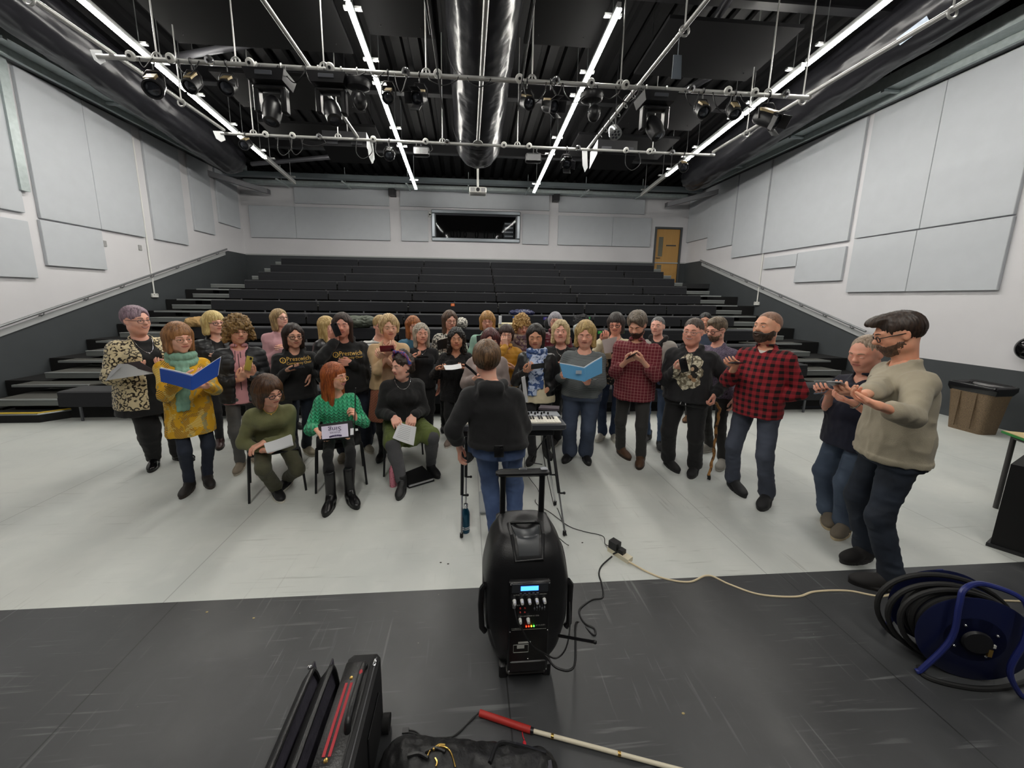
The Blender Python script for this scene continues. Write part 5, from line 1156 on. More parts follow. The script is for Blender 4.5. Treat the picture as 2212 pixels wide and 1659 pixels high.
g = G('green cable knit', .9, .2); w_ = g.math('SINE', g.math('MULTIPLY', g.x, 150.)); w2 = g.math('SINE', g.math('ADD', g.math('MULTIPLY', g.z, 190.), g.math('MULTIPLY', w_, 2.2))); g.col(g.mix(g.math('MULTIPLY', g.step(g.math('ADD', w_, w2), -1.2, 1.0), 1.), '1f8f62', '46c48f')); g.bump(g.math('ADD', w_, w2), .8, .006); GRN = g.m
g = G('blue white scarf print', .8); v = g.noise(13, 3, None, 1.5); g.col(g.mix(g.step(v, .47, .53), '3c5688', 'b9c6df')); BSC = g.m
g = G('patterned knit', .9); g.col(g.mix(g.step(g.noise(45, 2), .48, .52), 'd8d4c8', '4a4a48')); WPAT = g.m
g = G('brown diamond print', .9); d_ = g.math('MULTIPLY', g.stripe(g.math('ADD', g.x, g.z), .03, .35), g.stripe(g.math('SUBTRACT', g.x, g.z), .03, .35)); g.col(g.mix(d_, 'a0654f', '4b2b26')); BRN = g.m
g = G('plum scarf print', .9); g.col(g.mix(g.step(g.noise(24, 3), .46, .56), '5c4654', 'a49282')); PLUM = g.m
g = G('purple marl', .95); g.col(g.mix(g.step(g.noise(160, 2), .42, .58), '4a4253', '7c7184')); MARL = g.m
g = G('dark floral', .9); g.col(g.mix(g.step(g.noise(28, 4), .55, .6), '1c1b1c', '8d7b66')); FLO = g.m
BEIGE = fabric('beige suede', 'c9ab84'); PINK = fabric('dusty pink fleece', 'c99aa0'); PINK2 = fabric('pink cotton', 'd69a9f'); OLV = fabric('olive wool', '6e6f49', bump=.35); OLT = fabric('olive trousers', '4c4b38'); MAUVE = fabric('mauve wool', '998a86'); MUST = fabric('mustard puffer', 'c08a1e', .6); MINT = fabric('mint knit', '9cc4b4'); CREAM = fabric('cream knit', 'd3c6a8')
MAR = mat('maroon shiny puffer', '5a1626', .35); PUF = mat('black shiny puffer', '17181c', .42); SAND = fabric('grey marl sweat', 'a59c88'); NAVY = fabric('navy polo', '14172a'); KHG = fabric('khaki grey skirt', '5f6b35'); GLEG = fabric('grey ribbed tights', '4d4d50', bump=.5); CHAR = fabric('charcoal trousers', '2f2e2d'); GREYT = fabric('grey cotton trousers', '5c5b5a'); GRYC = fabric('grey cardigan', 'a7a29b'); TEAL = fabric('teal blue wool', '41708a'); RED = fabric('red knit', 'b8313c'); FUR = fabric('black fur', '101012', bump=.6, bs=90); SAGE = fabric('sage scarf', '7fa893'); LEATH = mat('black leather', '161618', .4)
GOLD = mat('gold print', 'd8ae4a', .5); SILV = mat('silver', 'c9cacc', .25, metal=.9); WHT = mat('white cord', 'dcdcdc', .6); ZIP = mat('black cord', '0c0c0d', .5)
CHOIR = lambda z, x=0.: [('Prestwich', .062, x+.035, z, 1.), ('Community Choir', .034, x+.035, z-.042, 1.), ('O', .085, x-.122, z-.012, 1.), ('♪', .045, x-.122, z-.012, 1.)]
PALM_UP = (0, -.2, 1)
P_ = {}
def PP(**o): P_[o['id']] = person(o)
PP(id=1, label='person in leopard print cardigan over black clothes holding loose sheets', feet=((338, 1003), (388, 990)), head=(290, 663), face=15, hs=1.16, look=(20, 2, 0), build=(1.42, 1.5), arm=1.3, bust=.03, belly=.03, sh=1.02, hf=.03,
   skin='dba28c', hair=dict(parted=-0.012, vol=.016, len=-.0, line=.075, part=-.04, clip=(-.035, .25), ears=1), hairc=('a08794', '6e5c66'), glasses=('thin', '4a4650'), faceo=dict(fat=1., jaw=1.08, smile=1., teeth=.6), brow='6a5650',
   rh=((300, 792, .34), (-.6, .7, .2), (.3, -.2, 1), .35), lh='belly', toe={1: -25, -1: 20},
   legs=dict(m=K, w=1.25, slim=1, an=.62, name='leggings'), shoes=('hightop', '0e0e10', '0b0b0c', 1.05, .12),
   tops=[dict(name='top', m=K, inf=.008, hem=-.16, sleeve=0, neck=.075, flare=.06), dict(name='cardigan', m=LEO, inf=.024, hem=-.12, sleeve=1, neck=.085, open=(.1, .075), flare=.05, fuzz=.005, fold=.012)],
   after=[a_necklace(.075, .15, SILV, .009)])
PP(id=2, label='person in yellow leaf print tunic and green scarf holding a blue folder', feet=((414, 1055), (452, 1040)), head=(383, 699), face=10, hs=1.08, look=(12, 8, 0), build=(.94, 1.05), bust=.015, hf=.05,
   skin='d9a187', hair=dict(vol=.017, len=-.1, line=.05, flare=.004, fwd=.018), hairc=('a8764a', '6f4a2c'), glasses=('thin', '8a6a4c'), faceo=dict(smile=.4, open=.8), brow='9a7a5a',
   rh=((418, 810, .33), (-.75, .5, .25), (.2, -.3, 1), .3), lh=((432, 836, .34), (.6, .6, .1), (0, -.3, 1), .35), toe={1: -30, -1: -5}, bare={1: 1},
   legs=dict(m=D_navy, w=.98, an=.78), shoes=('boot', '1a1614', '2a211c', .98, .6, '4a3a30'),
   tops=[dict(name='tunic', m=YEL, inf=.016, hem=-.17, sleeve=.86, neck=.07, flare=.03, fold=.01)], after=[a_scarf(SAGE, .55, .034, ends=((.02, .06, .42, .035),))])
PP(id=3, label='person with blonde bob and glasses in black quilted jacket, hands clasped', feet=((478, 960), (505, 945)), head=(460, 674), face=10, hs=1.1, look=(16, 0, 0), build=(1.1, 1.1), bust=.015,
   skin='dfaa94', hair=dict(vol=.018, len=-.1, line=.045, flare=.01, fwd=.02), hairc=('e3cf8e', 'b5975a'), glasses=('thick', '3a3340'), faceo=dict(smile=.4), brow='b09a70', rh='fold', lh='fold',
   legs=dict(m=K3, w=.95, slim=1, an=.68), shoes=('boot', '3a2422', '1c1414', 1., .4), nolace=1,
   tops=[dict(name='top', m=K, inf=.006, hem=-.06, sleeve=0, neck=.07, vneck=.05), dict(name='quilted_jacket', m=PUF, inf=.028, hem=-.08, neck=.085, open=(.012, .06), puff=.009, collar=dict(r=.02, up=.01))],
   after=[a_line('quilted_jacket', (((-.035, .0+1.37), (-.005, 1.2)), ((.035, 1.37), (.005, 1.2))), .009, mat('pale zip edge', 'c9c6bb', .5), 'zip_edge')])
PP(id=4, label='person with curly blond hair in camouflage puffer over pink hoodie', feet=((521, 1010), (545, 990)), head=(512, 687), face=0, hs=1.08, look=(10, 8, 0), build=(1.05, 1.1), bust=.01,
   skin='d39a7e', hair=dict(vol=.034, len=-.07, line=.045, flare=.03, curl=.016), hairc=('9a7a48', '5d4526'), glasses=('thin', '8a6a4c'), faceo=dict(smile=-.1, open=.7), brow='8a6d4a',
   rh=((527, 808, .27), (-.4, .5, .8), (.2, -.9, .2), .6), lh=((538, 800, .29), (.1, .4, .9), (-.1, -1, .2), .45),
   legs=dict(m=GREYT, w=.95, an=.8), shoes=('trainer', '8f8272', 'c9c0b0', .98, .7, 'b9b0a0'),
   tops=[dict(name='hoodie', m=PINK2, inf=.012, hem=-.07, sleeve=0, neck=.062, collar=dict(r=.018)), dict(name='quilted_jacket', m=CAMO, inf=.03, hem=-.06, neck=.085, open=(.06, .05), puff=.008, collar=dict(r=.022, up=.008))],
   after=[a_line('hoodie', (((-.018, 1.4), (-.022, 1.24)), ((.018, 1.4), (.03, 1.2))), .003, ZIP, 'drawstring'), a_line('hoodie', (((.0, 1.36), (0, .9)),), .003, ZIP, 'zip')])
PP(id=5, label='person with fair bob and glasses in dusty pink sweatshirt, standing at the back', y=5.35, head=(603, 668), face=10, hs=1.02, look=(25, -6, 0), build=(1., 1.), bust=.01,
   skin='e0b09c', hair=dict(parted=-0.01, vol=.014, len=-.13, line=.06, flare=.0), hairc=('b79a6c', '7d6444'), glasses=('thick', '2c2a30'), faceo=dict(smile=0), rh='fold', lh='fold', legs=dict(m=D_dark), tops=[dict(name='sweatshirt', m=PINK, inf=.02, hem=-.03, neck=.066, rib=1)])
PP(id=6, label='person in black choir hoodie with dark bob and glasses, reading a phone', feet=((638, 992), (664, 975)), head=(632, 700), face=5, hs=1.08, look=(8, 4, 0), build=(1.15, 1.15), bust=.018,
   skin='cf9a80', hair=dict(parted=0.0, vol=.013, len=-.11, line=.065, flare=.006), hairc=('30201a', '1a1210'), glasses=('thick', '18171a'), faceo=dict(smile=.5), brow='2e201a',
   rh=((634, 798, .28), (-.7, .6, .2), (.3, -.3, 1), .4), lh=((668, 822, .1), (.2, .3, -1), (1, 0, 0), .3, False),
   legs=dict(m=D_dark, w=1., an=.85), shoes=('trainer', 'a39a84', 'd0cabb', 1., .7, 'c9c2b2'),
   tops=[dict(name='hoodie', m=K, inf=.026, hem=-.05, neck=.07, hood=1, rib=1)], after=[a_text('hoodie', CHOIR(1.2), GOLD), a_line('hoodie', (((-.03, 1.3), (-.032, 1.2)),), .003, ZIP, 'drawstring')])
PP(id=9, label='person in black choir hoodie covering the face with a dark phone', feet=((745, 985), (792, 968)), head=(738, 677), face=0, hs=1.1, look=(-6, 4, 0), build=(1.28, 1.25), bust=.025,
   skin='cc8f7a', hair=dict(parted=0.004, vol=.013, len=-.16, line=.068, flare=.008), hairc=('3a251e', '21150f'), faceo=dict(smile=.8, teeth=.4, open=.4), brow='2e201a',
   rh=((722, 722, .2), (.1, .3, 1), (0, -1, .1), .45), lh='fold', pole={1: (.8, .1, -1)},
   legs=dict(m=D_navy, w=1.1, an=.95), shoes=('trainer', 'b4ad9c', 'd8d2c4', 1., .7, 'c9c2b2'),
   tops=[dict(name='hoodie', m=K, inf=.03, hem=-.05, neck=.07, hood=1, rib=1)], after=[a_text('hoodie', CHOIR(1.26, .0), GOLD)])
PP(id=10, label='person with long fair hair in a dark jacket, mostly hidden behind another', y=5.2, head=(706, 684), face=60, hs=1.0, look=(0, 0, 0), skin='dba28c', hair=dict(vol=.014, len=-.2, line=.06), hairc=('dfc48a', 'a8874e'), legs=dict(m=K), tops=[dict(name='jacket', m=PUF, inf=.02, hem=-.05)])
PP(id=11, label='person with glasses in white top with black stripes', feet=((802, 945), (818, 930)), head=(822, 682), face=10, hs=1.06, look=(4, 2, 0), build=(1.08, 1.05), bust=.01,
   skin='dba28c', hair=dict(vol=.012, len=-.03, line=.07, clip=(-.07, .1)), hairc=('c9ab72', '8c6f43'), glasses=('thick', '4a3a34'), faceo=dict(smile=.1), legs=dict(m=D_navy, w=1.1, an=.9), shoes=('trainer', '222226', 'c9c5bb', 1., .6), rh='down', lh='belly', tops=[dict(name='top', m=ST_W, inf=.018, hem=-.06, neck=.07)])
PP(id=12, label='person with short blond hair in beige jacket holding a red phone case', feet=((827, 985), (850, 975)), head=(840, 681), face=0, hs=1.08, look=(8, 8, 2), build=(1.08, 1.1), bust=.015,
   skin='d8a488', hair=dict(parted=0.015, vol=.017, len=-.04, line=.055, part=.05, clip=(-.085, -.2)), hairc=('e2c793', '9a7850'), faceo=dict(smile=.6, open=.6), brow='8a6d4a',
   rh=((846, 752, .3), (-.5, .5, .7), (.2, -.8, .3), .5), lh=((822, 768, .27), (.7, .4, .5), (0, -.8, .5), .5), skirt=dict(m=BRN, z=.48, fl=.05),
   legs=dict(m=K, w=.8, slim=1, an=.7, name='tights'), shoes=('boot', '141416', '0e0e0f', .98, .4), nolace=1,
   tops=[dict(name='top', m=fabric('beige top', 'cfae90'), inf=.006, hem=-.02, sleeve=0, neck=.075, vneck=.06), dict(name='jacket', m=BEIGE, inf=.022, hem=-.02, neck=.08, open=(.07, .055))],
   after=[a_necklace(.07, .14, mat('dark beads', '5a3a30', .4), 0), a_necklace(.06, .05, mat('dark beads', '5a3a30', .4), 0)])
PP(id=14, label='person with long auburn hair in blue top, behind the grey blond one', y=5.2, head=(893, 684), face=20, hs=1.0, look=(0, 4, 0), skin='dba28c', hair=dict(vol=.016, len=-.16, line=.05), hairc=('b5703c', '6f4022'), glasses=('thin', '5a3a30'), legs=dict(m=K), rh='belly', lh='belly', tops=[dict(name='top', m=TEAL, inf=.018, hem=-.04, neck=.07)])
PP(id=15, label='person with long grey blond hair, glasses on the head, black top and phone', feet=((905, 945), (925, 938)), head=(910, 699), face=5, hs=1.06, look=(6, 2, 0), build=(1.08, 1.08), bust=.018,
   skin='d69a84', hair=dict(parted=0, vol=.012, len=-.15, line=.07, flare=.008), hairc=('c2b7a4', '6d655c'), glasses=('thick', 'd8d6d2', .062, -.01), faceo=dict(smile=.5), legs=dict(m=K3, w=1.1, an=1.), rh=((900, 770, .27), (-.8, .5, .2), (.2, -.2, 1), .45), lh='down', shoes=('flat', '141416', '0e0e0f'),
   tops=[dict(name='top', m=K3, inf=.012, hem=-.06, neck=.075, sleeve=.8)], after=[a_necklace(.06, .09, SILV, .008)])
PP(id=16, label='person with long brown hair and glasses in white patterned knit', y=5.25, head=(972, 672), face=10, hs=1.04, look=(6, 10, 0), skin='dba48e', hair=dict(parted=-0.006, vol=.014, len=-.21, line=.062, flare=.0), hairc=('6a5140', '3c2c22'), glasses=('thin', '2a2426'), faceo=dict(smile=.6, open=.6), legs=dict(m=K), rh='belly', lh='belly', tops=[dict(name='cardigan', m=WPAT, inf=.02, hem=-.05, neck=.07)])
PP(id=17, label='person with long dark wavy hair in black fur jacket holding a sheet', feet=((974, 955), (990, 945)), head=(986, 710), face=-3, hs=1.06, look=(3, 2, 0), build=(1.1, 1.1), bust=.015,
   skin='b57d5e', hair=dict(parted=0, vol=.017, len=-.17, line=.064, flare=.02, curl=.008), hairc=('15100f', '0b0908'), faceo=dict(smile=.5), brow='1a1210', lip='9a4a44', rh=((954, 797, .27), (-.8, .6, .1), (.1, -.3, 1), .5), lh=((999, 795, .27), (.8, .6, .1), (0, -.3, 1), .5),
   legs=dict(m=K, w=1., an=.9), shoes=('trainer', '7a6a60', 'c5beb4', 1., .6), tops=[dict(name='fur_jacket', m=FUR, inf=.03, hem=-.14, neck=.072, vneck=.08, fuzz=.008, collar=dict(r=.028))])
PP(id=18, label='person with ginger blond bob and glasses in mint knit', y=5.2, head=(1053, 674), face=0, hs=1.04, look=(0, 6, 0), build=(1.1, 1.1), skin='d69c86', hair=dict(vol=.018, len=-.09, line=.042, flare=.008, fwd=.018), hairc=('c99a5c', '8a6234'), glasses=('thin', '3a2a28'), faceo=dict(smile=-.2), legs=dict(m=K), rh='belly', lh='belly', tops=[dict(name='jumper', m=MINT, inf=.018, hem=-.04, neck=.072)])
PP(id=19, label='person with dark red hair in mauve knit, half hidden by the conductor', feet=((1018, 985), (1045, 975)), head=(1060, 711), face=0, hs=1.1, look=(0, 12, 0), build=(1.35, 1.3), bust=.02, skin='d8a088', hair=dict(parted=0.01, vol=.014, len=-.06, line=.055, part=.04), hairc=('5e2a2c', '361718'), faceo=dict(open=.5), legs=dict(m=D_mid, w=1.1, an=.95), shoes=('trainer', '1a1a1c', '2a2a2c'), rh='belly', lh='belly', tops=[dict(name='jumper', m=MAUVE, inf=.03, hem=-.05, neck=.07)])
PP(id=20, label='person with short dark hair and glasses in mustard jacket, hand over mouth', y=4.85, head=(1094, 702), face=0, hs=1.0, look=(4, 6, 0), skin='d8a48c', hair=dict(vol=.014, len=-.06, line=.042), hairc=('3f2823', '241614'), glasses=('thin', '8a7a78'), legs=dict(m=K), rh=((1089, 735, .16), (.3, .1, 1), (0, -1, 0), .6), lh='belly', pole={1: (.6, .3, -1)}, tops=[dict(name='quilted_jacket', m=MUST, inf=.026, hem=-.05, neck=.075, puff=.007, collar=dict(r=.018))])
PP(id=21, label='person with curly blond hair looking down in plum scarf', y=5.1, head=(1128, 683), face=10, hs=1.04, look=(8, 20, 4), skin='dba28c', hair=dict(vol=.026, len=-.06, line=.05, flare=.02, curl=.018), hairc=('cda668', '8a6636'), glasses=('thin', '4a4040'), faceo=dict(open=.3), legs=dict(m=K), rh='belly', lh='belly', tops=[dict(name='coat', m=fabric('taupe coat', '7b6c66'), inf=.02, hem=-.05, neck=.07)], after=[a_scarf(PLUM, .4, .04, ends=((-.03, -.04, .3, .04),))])
PP(id=22, label='person with long dark hair in black jacket and blue white scarf, reading a phone', feet=((1150, 993), (1180, 980)), head=(1158, 701), face=0, hs=1.08, look=(-3, 14, 0), build=(1.06, 1.06), bust=.012,
   skin='bf8362', hair=dict(parted=0, vol=.011, len=-.19, line=.068), hairc=('241a17', '110c0b'), faceo=dict(smile=.5, open=.35), brow='1a1210', lip='a8504a', rh=((1144, 797, .28), (-.5, .6, .5), (.2, -.6, .6), .5), lh='pocket',
   legs=dict(m=K3, w=1., an=.85), shoes=('boot', '141214', '0e0e0f', .98, .5), tops=[dict(name='blouse', m=CREAM, inf=.012, hem=-.07, sleeve=0, neck=.07, flare=.03), dict(name='jacket', m=LEATH, inf=.026, hem=-.06, neck=.085, open=(.085, .06), collar=dict(r=.016))],
   after=[a_scarf(BSC, .6, .034, ends=((-.02, -.03, .34, .04), (.03, .035, .42, .035)))])
PP(id=23, label='person with short silver hair and glasses in shiny maroon coat', y=5.35, head=(1200, 675), face=4, hs=1.0, look=(0, 2, 0), skin='dba894', hair=dict(vol=.014, len=-.05, line=.05), hairc=('b3b0b8', '77747e'), glasses=('thin', '3a3436'), legs=dict(m=K), rh='belly', lh='belly', tops=[dict(name='quilted_coat', m=MAR, inf=.028, hem=-.1, neck=.075, puff=.008, collar=dict(r=.026))])
PP(id=24, label='person with wavy shoulder length blond hair in a black top with pendant', feet=((1200, 955), (1222, 945)), head=(1212, 693), face=0, hs=1.1, look=(0, 0, 0), build=(1.15, 1.1), bust=.02, skin='dda28e', hair=dict(parted=-0.01, vol=.016, len=-.12, line=.06, flare=.014, curl=.004), hairc=('d3bd90', '94805a'), faceo=dict(fat=.5, smile=.7), legs=dict(m=K, w=1.1, an=1.05), shoes=('trainer', '2a2826', 'cfcac0'), rh='belly', lh='belly',
   tops=[dict(name='top', m=K2, inf=.012, hem=-.06, neck=.08, vneck=.06)], after=[a_necklace(.065, .12, SILV, .009)])
PP(id=25, label='person in fine striped grey top and jeans holding a light blue folder', feet=((1230, 988), (1264, 990)), head=(1266, 695), face=-3, hs=1.12, look=(0, 16, 0), build=(1.32, 1.3), arm=1.15, bust=.03, belly=.02,
   skin='d99c84', hair=dict(parted=-0.008, vol=.017, len=-.115, line=.06, flare=.014), hairc=('cbae72', '8a6f43'), faceo=dict(fat=.6, open=.25, smile=.3), rh=((1224, 810, .31), (-.4, .6, .4), (.5, -.5, .7), .4), lh=((1262, 820, .33), (.4, .5, .6), (-.3, -.7, .6), .45),
   legs=dict(m=D_blue, w=1.18, an=.95), shoes=('boot', '18181a', '101011', 1., .45), tops=[dict(name='striped_top', m=ST_G, inf=.014, hem=-.035, neck=.088, fold=.007)])
PP(id=26, label='person with dark grey hair and glasses in cream and floral knit, reading a sheet', feet=((1300, 945), (1325, 945)), head=(1332, 677), face=-5, hs=1.08, look=(-3, 14, 4), build=(1.05, 1.05), bust=.01, skin='d89a84', hair=dict(vol=.015, len=-.1, line=.045), hairc=('4a4341', '2a2524'), glasses=('thick', '1c1a1c'), faceo=dict(smile=.9, teeth=.5, open=.4), rh=((1308, 728, .3), (-.3, .6, .6), (.4, -.6, .5), .4), lh='belly', legs=dict(m=D_mid, w=1.05, an=.9), shoes=('trainer', 'd6d2c6', 'e0dccf', 1., .5, '1a1a1a'),
   tops=[dict(name='floral_top', m=FLO, inf=.01, hem=-.06, sleeve=0, neck=.075), dict(name='cardigan', m=CREAM, inf=.02, hem=.14, neck=.08, open=(.01, .035))])
PP(id=27, label='person with beard in burgundy checked shirt looking down at his hands', feet=((1338, 978), (1382, 998)), head=(1378, 675), face=-10, hs=1.1, look=(-4, 30, 0), build=(1.12, 1.15), hf=.1, sh=1.08, arm=1.1,
   skin='d19c80', hair=dict(parted=0.02, vol=.02, len=.0, line=.068, clip=(-.045, .45), ears=1, extra=[((0, .045, .105), (.055, .05, .03))]), hairc=('84786a', '4d443b'), beard=dict(t=.005, c=('4a382c', '2c2019')), faceo=dict(jaw=1.15, open=.2, smile=.5), brow='4a3a2e', neck=.058,
   rh=((1364, 775, .3), (-.7, .5, .4), (.1, -.6, .7), .7), lh=((1374, 772, .32), (.7, .5, .4), (-.1, -.6, .7), .7), bare={1: 1, -1: 1}, toe={1: 40, -1: 5},
   legs=dict(m=CHAR, w=.98, an=.8), shoes=('boot', '4e3522', '2a1c12', 1.08, .55), tops=[dict(name='checked_shirt', m=BURG, inf=.018, hem=-.09, sleeve=.7, neck=.066, collar=dict(r=.013), res=.009, flare=.02)],
   after=[a_line('checked_shirt', [((0, z), (0, z-.001)) for z in np.arange(.85, 1.4, .085)], .006, SILV, 'button')])
PP(id=28, label='thin young person with short grey hair in black tee and grey hooded jacket', feet=((1398, 950), (1424, 965)), head=(1422, 684), face=-10, hs=.98, look=(-4, -2, 0), build=(.86, .86), skin='dfaa96', hair=dict(vol=.004, len=.0, line=.078, clip=(-.02, .45), ears=1), hairc=('77787a', '4c4a49'), faceo=dict(jaw=.86, smile=-.1, open=.7), neck=.05,
   legs=dict(m=D_faded, w=.86, an=.72), shoes=('hightop', '141416', '9a9a98', 1., .5), rh='down', lh='down', tops=[dict(name='tee', m=K, inf=.012, hem=-.05, sleeve=0, neck=.064), dict(name='hooded_jacket', m=GRYC, inf=.026, hem=-.06, neck=.08, open=(.09, .06)), dict(name='inner_hood', m=K, inf=.0, hem=.27, sleeve=0, neck=.066, hood=1)],
   after=[a_text('tee', [('Prestwich', .055, 0, 1.22, 1.), ('Community', .036, 0, 1.17, 1.)], mat('orange print', 'c9802c', .5))])
PP(id=30, label='person with black hair at the back, only the top of the head showing', y=5.4, head=(1525, 676), face=0, hs=1.0, look=(0, 0, 0), skin='c98f72', hair=dict(vol=.01, len=.0, line=.066, clip=(-.03, .4)), hairc=('141214', '0a0a0b'), legs=dict(m=K), rh='down', lh='down', tops=[dict(name='top', m=fabric('blue top', '3c4658'), inf=.014, hem=-.05)], shoes=('boot', '6b4a2c', '3a2818'))
PP(id=31, label='person with glasses and beard in purple marl jumper looking down', feet=((1528, 972), (1556, 1003)), head=(1550, 687), face=-25, hs=1.06, look=(-12, 16, 0), build=(1.05, 1.05), mixx=.6, skin='d8a08a', hair=dict(vol=.014, len=.0, line=.07, clip=(-.045, .45), ears=1, extra=[((0, .03, .1), (.055, .06, .03))]), hairc=('85745f', '4c4034'), glasses=('thick', '1c1a1c'), beard=dict(t=.003, c=('7a6350', '4d3c2e')), faceo=dict(jaw=1.05, open=.3), neck=.057,
   legs=dict(m=CHAR, w=.95, an=.8), shoes=('trainer', '9c9890', 'b9b5ab', 1.05, .7, 'c9c5bb'), rh='belly', lh='down', tops=[dict(name='jumper', m=MARL, inf=.016, hem=-.05, neck=.066, rib=1)])
PP(id=29, label='smiling person in black hoodie with pale printed picture, leaning on a wooden stick', feet=((1440, 1003), (1498, 1018)), head=(1500, 688), face=-10, hs=1.12, look=(-6, 4, -4), build=(1.28, 1.3), arm=1.15, belly=.02, mixx=.5, skin='d99a84', hair=dict(vol=.007, len=.0, line=.082, clip=(-.04, .45), ears=1), hairc=('5a4c44', '3a302a'), glasses=('thin', '9a9490'), faceo=dict(fat=1., jaw=1.1, smile=1., teeth=.9, open=.5), neck=.062,
   rh=((1471, 791, .3), (-.5, .5, .5), (.3, -.6, .6), .75), lh=((1541, 868, .12), (0, .5, -1), (1, 0, .1), .8), toe={1: 42, -1: 0}, pole={-1: (-.6, -.5, -.6)},
   legs=dict(m=K, w=1.12, an=.85), shoes=('trainer', '141416', '1c1c1e', 1.08, .7), nolace=1, tops=[dict(name='hoodie', m=K3, inf=.026, hem=-.035, neck=.072, hood=1, rib=1, res=.009)],
   after=[a_line('hoodie', (((-.035, 1.36), (-.04, 1.22)), ((.035, 1.36), (.04, 1.22))), .0045, ZIP, 'drawstring'), a_line('trousers', (((-.02, .84), (-.024, .8)), ((.02, .84), (.03, .8))), .0045, WHT, 'waist_cord')])
PP(id=32, label='bald bearded person in red and black checked shirt, thumb in pocket, holding a phone', feet=((1576, 1048), (1650, 1082)), head=(1662, 673), face=-22, hs=1.14, look=(-14, -2, 0), build=(1.0, 1.15), arm=1.1, sh=.98, belly=.025, mixx=.6, skin='cf9474', hair=dict(vol=.0025, len=.0, line=.092, clip=(-.04, .45), ears=1, groove=.0006), hairc=('9a7460', '7a5a48'), beard=dict(t=.009, c=('4a3a30', '2a201a')), faceo=dict(jaw=1.15, smile=.1, fat=.4), neck=.066, brow='3a2a20',
   rh=((1584, 785, .42), (-.1, 1, .15), (.5, -.1, .6), .5), lh=((1640, 876, .14), (.75, .35, -.6), (.2, -1, 0), .3), bare={-1: 1, 1: 1}, toe={1: 52, -1: 12}, pole={-1: (-.55, -.6, -.8)},
   legs=dict(m=D_grey, w=1.08, an=.9), shoes=('trainer', '17171a', '101012', 1.14, .7, 'd8a838'), tops=[dict(name='checked_shirt', m=BUF, inf=.02, hem=-.06, sleeve=.68, neck=.068, collar=dict(r=.014), vneck=.05, res=.009), dict(name='undershirt', m=fabric('white tee', 'cfcfca'), inf=.0, hem=.1, sleeve=0, neck=.062)])
PP(id=33, label='balding person in navy polo shirt and watch, reading a phone', feet=((1778, 1115), (1812, 1142)), head=(1878, 725), face=-42, hs=1.14, look=(10, 18, 0), build=(1.12, 1.2), arm=1.1, belly=.03, mixx=.55, hf=.08, skin='d99a80', hair=dict(vol=.004, len=.0, line=.115, clip=(-.04, .45), ears=1, extra=[]), hairc=('b5a08c', '8d7a68'), faceo=dict(fat=1., jaw=1.12, open=.3, smile=-.1), neck=.066, brow='a08670',
   rh=((1782, 845, .36), (-.3, .9, .2), (.6, -.3, .6), .55), lh=((1815, 862, .36), (.6, .7, .2), (-.4, -.4, .8), .5), bare={1: 1, -1: 1}, toe={1: 45, -1: 30},
   legs=dict(m=denim('3a4659', '566478'), w=1.15, an=.98), shoes=('trainer', '6e6558', 'b9a888', 1.1, .8, '8d8474'), tops=[dict(name='polo_shirt', m=NAVY, inf=.022, hem=-.08, sleeve=.42, neck=.07, collar=dict(r=.015), vneck=.06, flare=.03, res=.009)])
PP(id=34, label='tall person with glasses and brown quiff in grey sweatshirt, reading a phone', feet=((1850, 1196), (1905, 1262)), head=(1950, 675), face=-66, hs=1.12, look=(-8, 22, 0), build=(1.1, 1.15), mixx=.62, hf=.08, skin='d0906f', hair=dict(vol=.009, len=.0, line=.076, clip=(-.02, .5), ears=1, extra=[((0, .045, .105), (.052, .07, .028)), ((.0, .09, .088), (.045, .035, .022))]), hairc=('3e2f26', '241a15'), glasses=('thick', '1a1a1c'), beard=dict(t=.004, c=('6a4e3c', '4a3428')), faceo=dict(jaw=1.08, open=.3, smile=.8), neck=.06, brow='2e2018',
   rh=((1832, 848, .46), (-.2, 1, .2), (.5, -.3, .8), .5), lh=((1862, 862, .42), (.5, .8, .3), (-.4, -.4, .8), .5), bare={1: 1, -1: 1}, toe={1: 38, -1: 10}, arm=1.02, pole={1: (.15, -.5, -1), -1: (-.3, -.35, -1)},
   legs=dict(m=D_dark, w=1.02, an=.85, fold=.009), shoes=('trainer', '1c1a1a', '151414', 1.1, .8), cres=.0095, tops=[dict(name='sweatshirt', m=SAND, inf=.02, hem=-.045, sleeve=.76, neck=.068, rib=1, res=.008, fold=.01)])
PP(id=35, label='person seen from behind in black hoodie and blue jeans, conducting at the keyboard', feet=((1072, 1165), (1112, 1160)), head=(1051, 737), face=178, hs=1.1, look=(6, -4, 0), build=(1.22, 1.2), hf=.06, mixx=.4, skin='d9a088', hair=dict(vol=.018, len=-.03, line=.06, clip=(-.1, .1), ears=1), hairc=('7a5c40', '46321f'), faceo={}, neck=.056,
   lh=((993, 985, .02), (0, .15, -1), (1, 0, 0), .35), rh=((1112, 868, .33), (-.2, .8, .4), (0, -.3, 1), .4), pole={1: (.35, -.1, -1), -1: (-.4, -.5, -.6)}, cres=.0085, toe={1: -8, -1: 8},
   legs=dict(m=denim('34466a', '50648c'), w=1.06, an=.72, fold=.007), shoes=('flat', '1a1a1c', '111112'), tops=[dict(name='hoodie', m=K, inf=.03, hem=.0, neck=.07, hood=1, rib=1, res=.0085, fold=.011)])
g = G('multicolour scarf print', .8); v = g.noise(34, 2, None, .8); c = g.mix(g.step(v, .42, .46), 'c2683a', '3d4f9a'); c = g.mix(g.step(v, .56, .6), c, '7d2f52'); g.col(c); HSC = g.m
CH = mat('black plastic chair', '16171a', .5); CHL = mat('black tubular steel', '202124', .35, metal=.4)
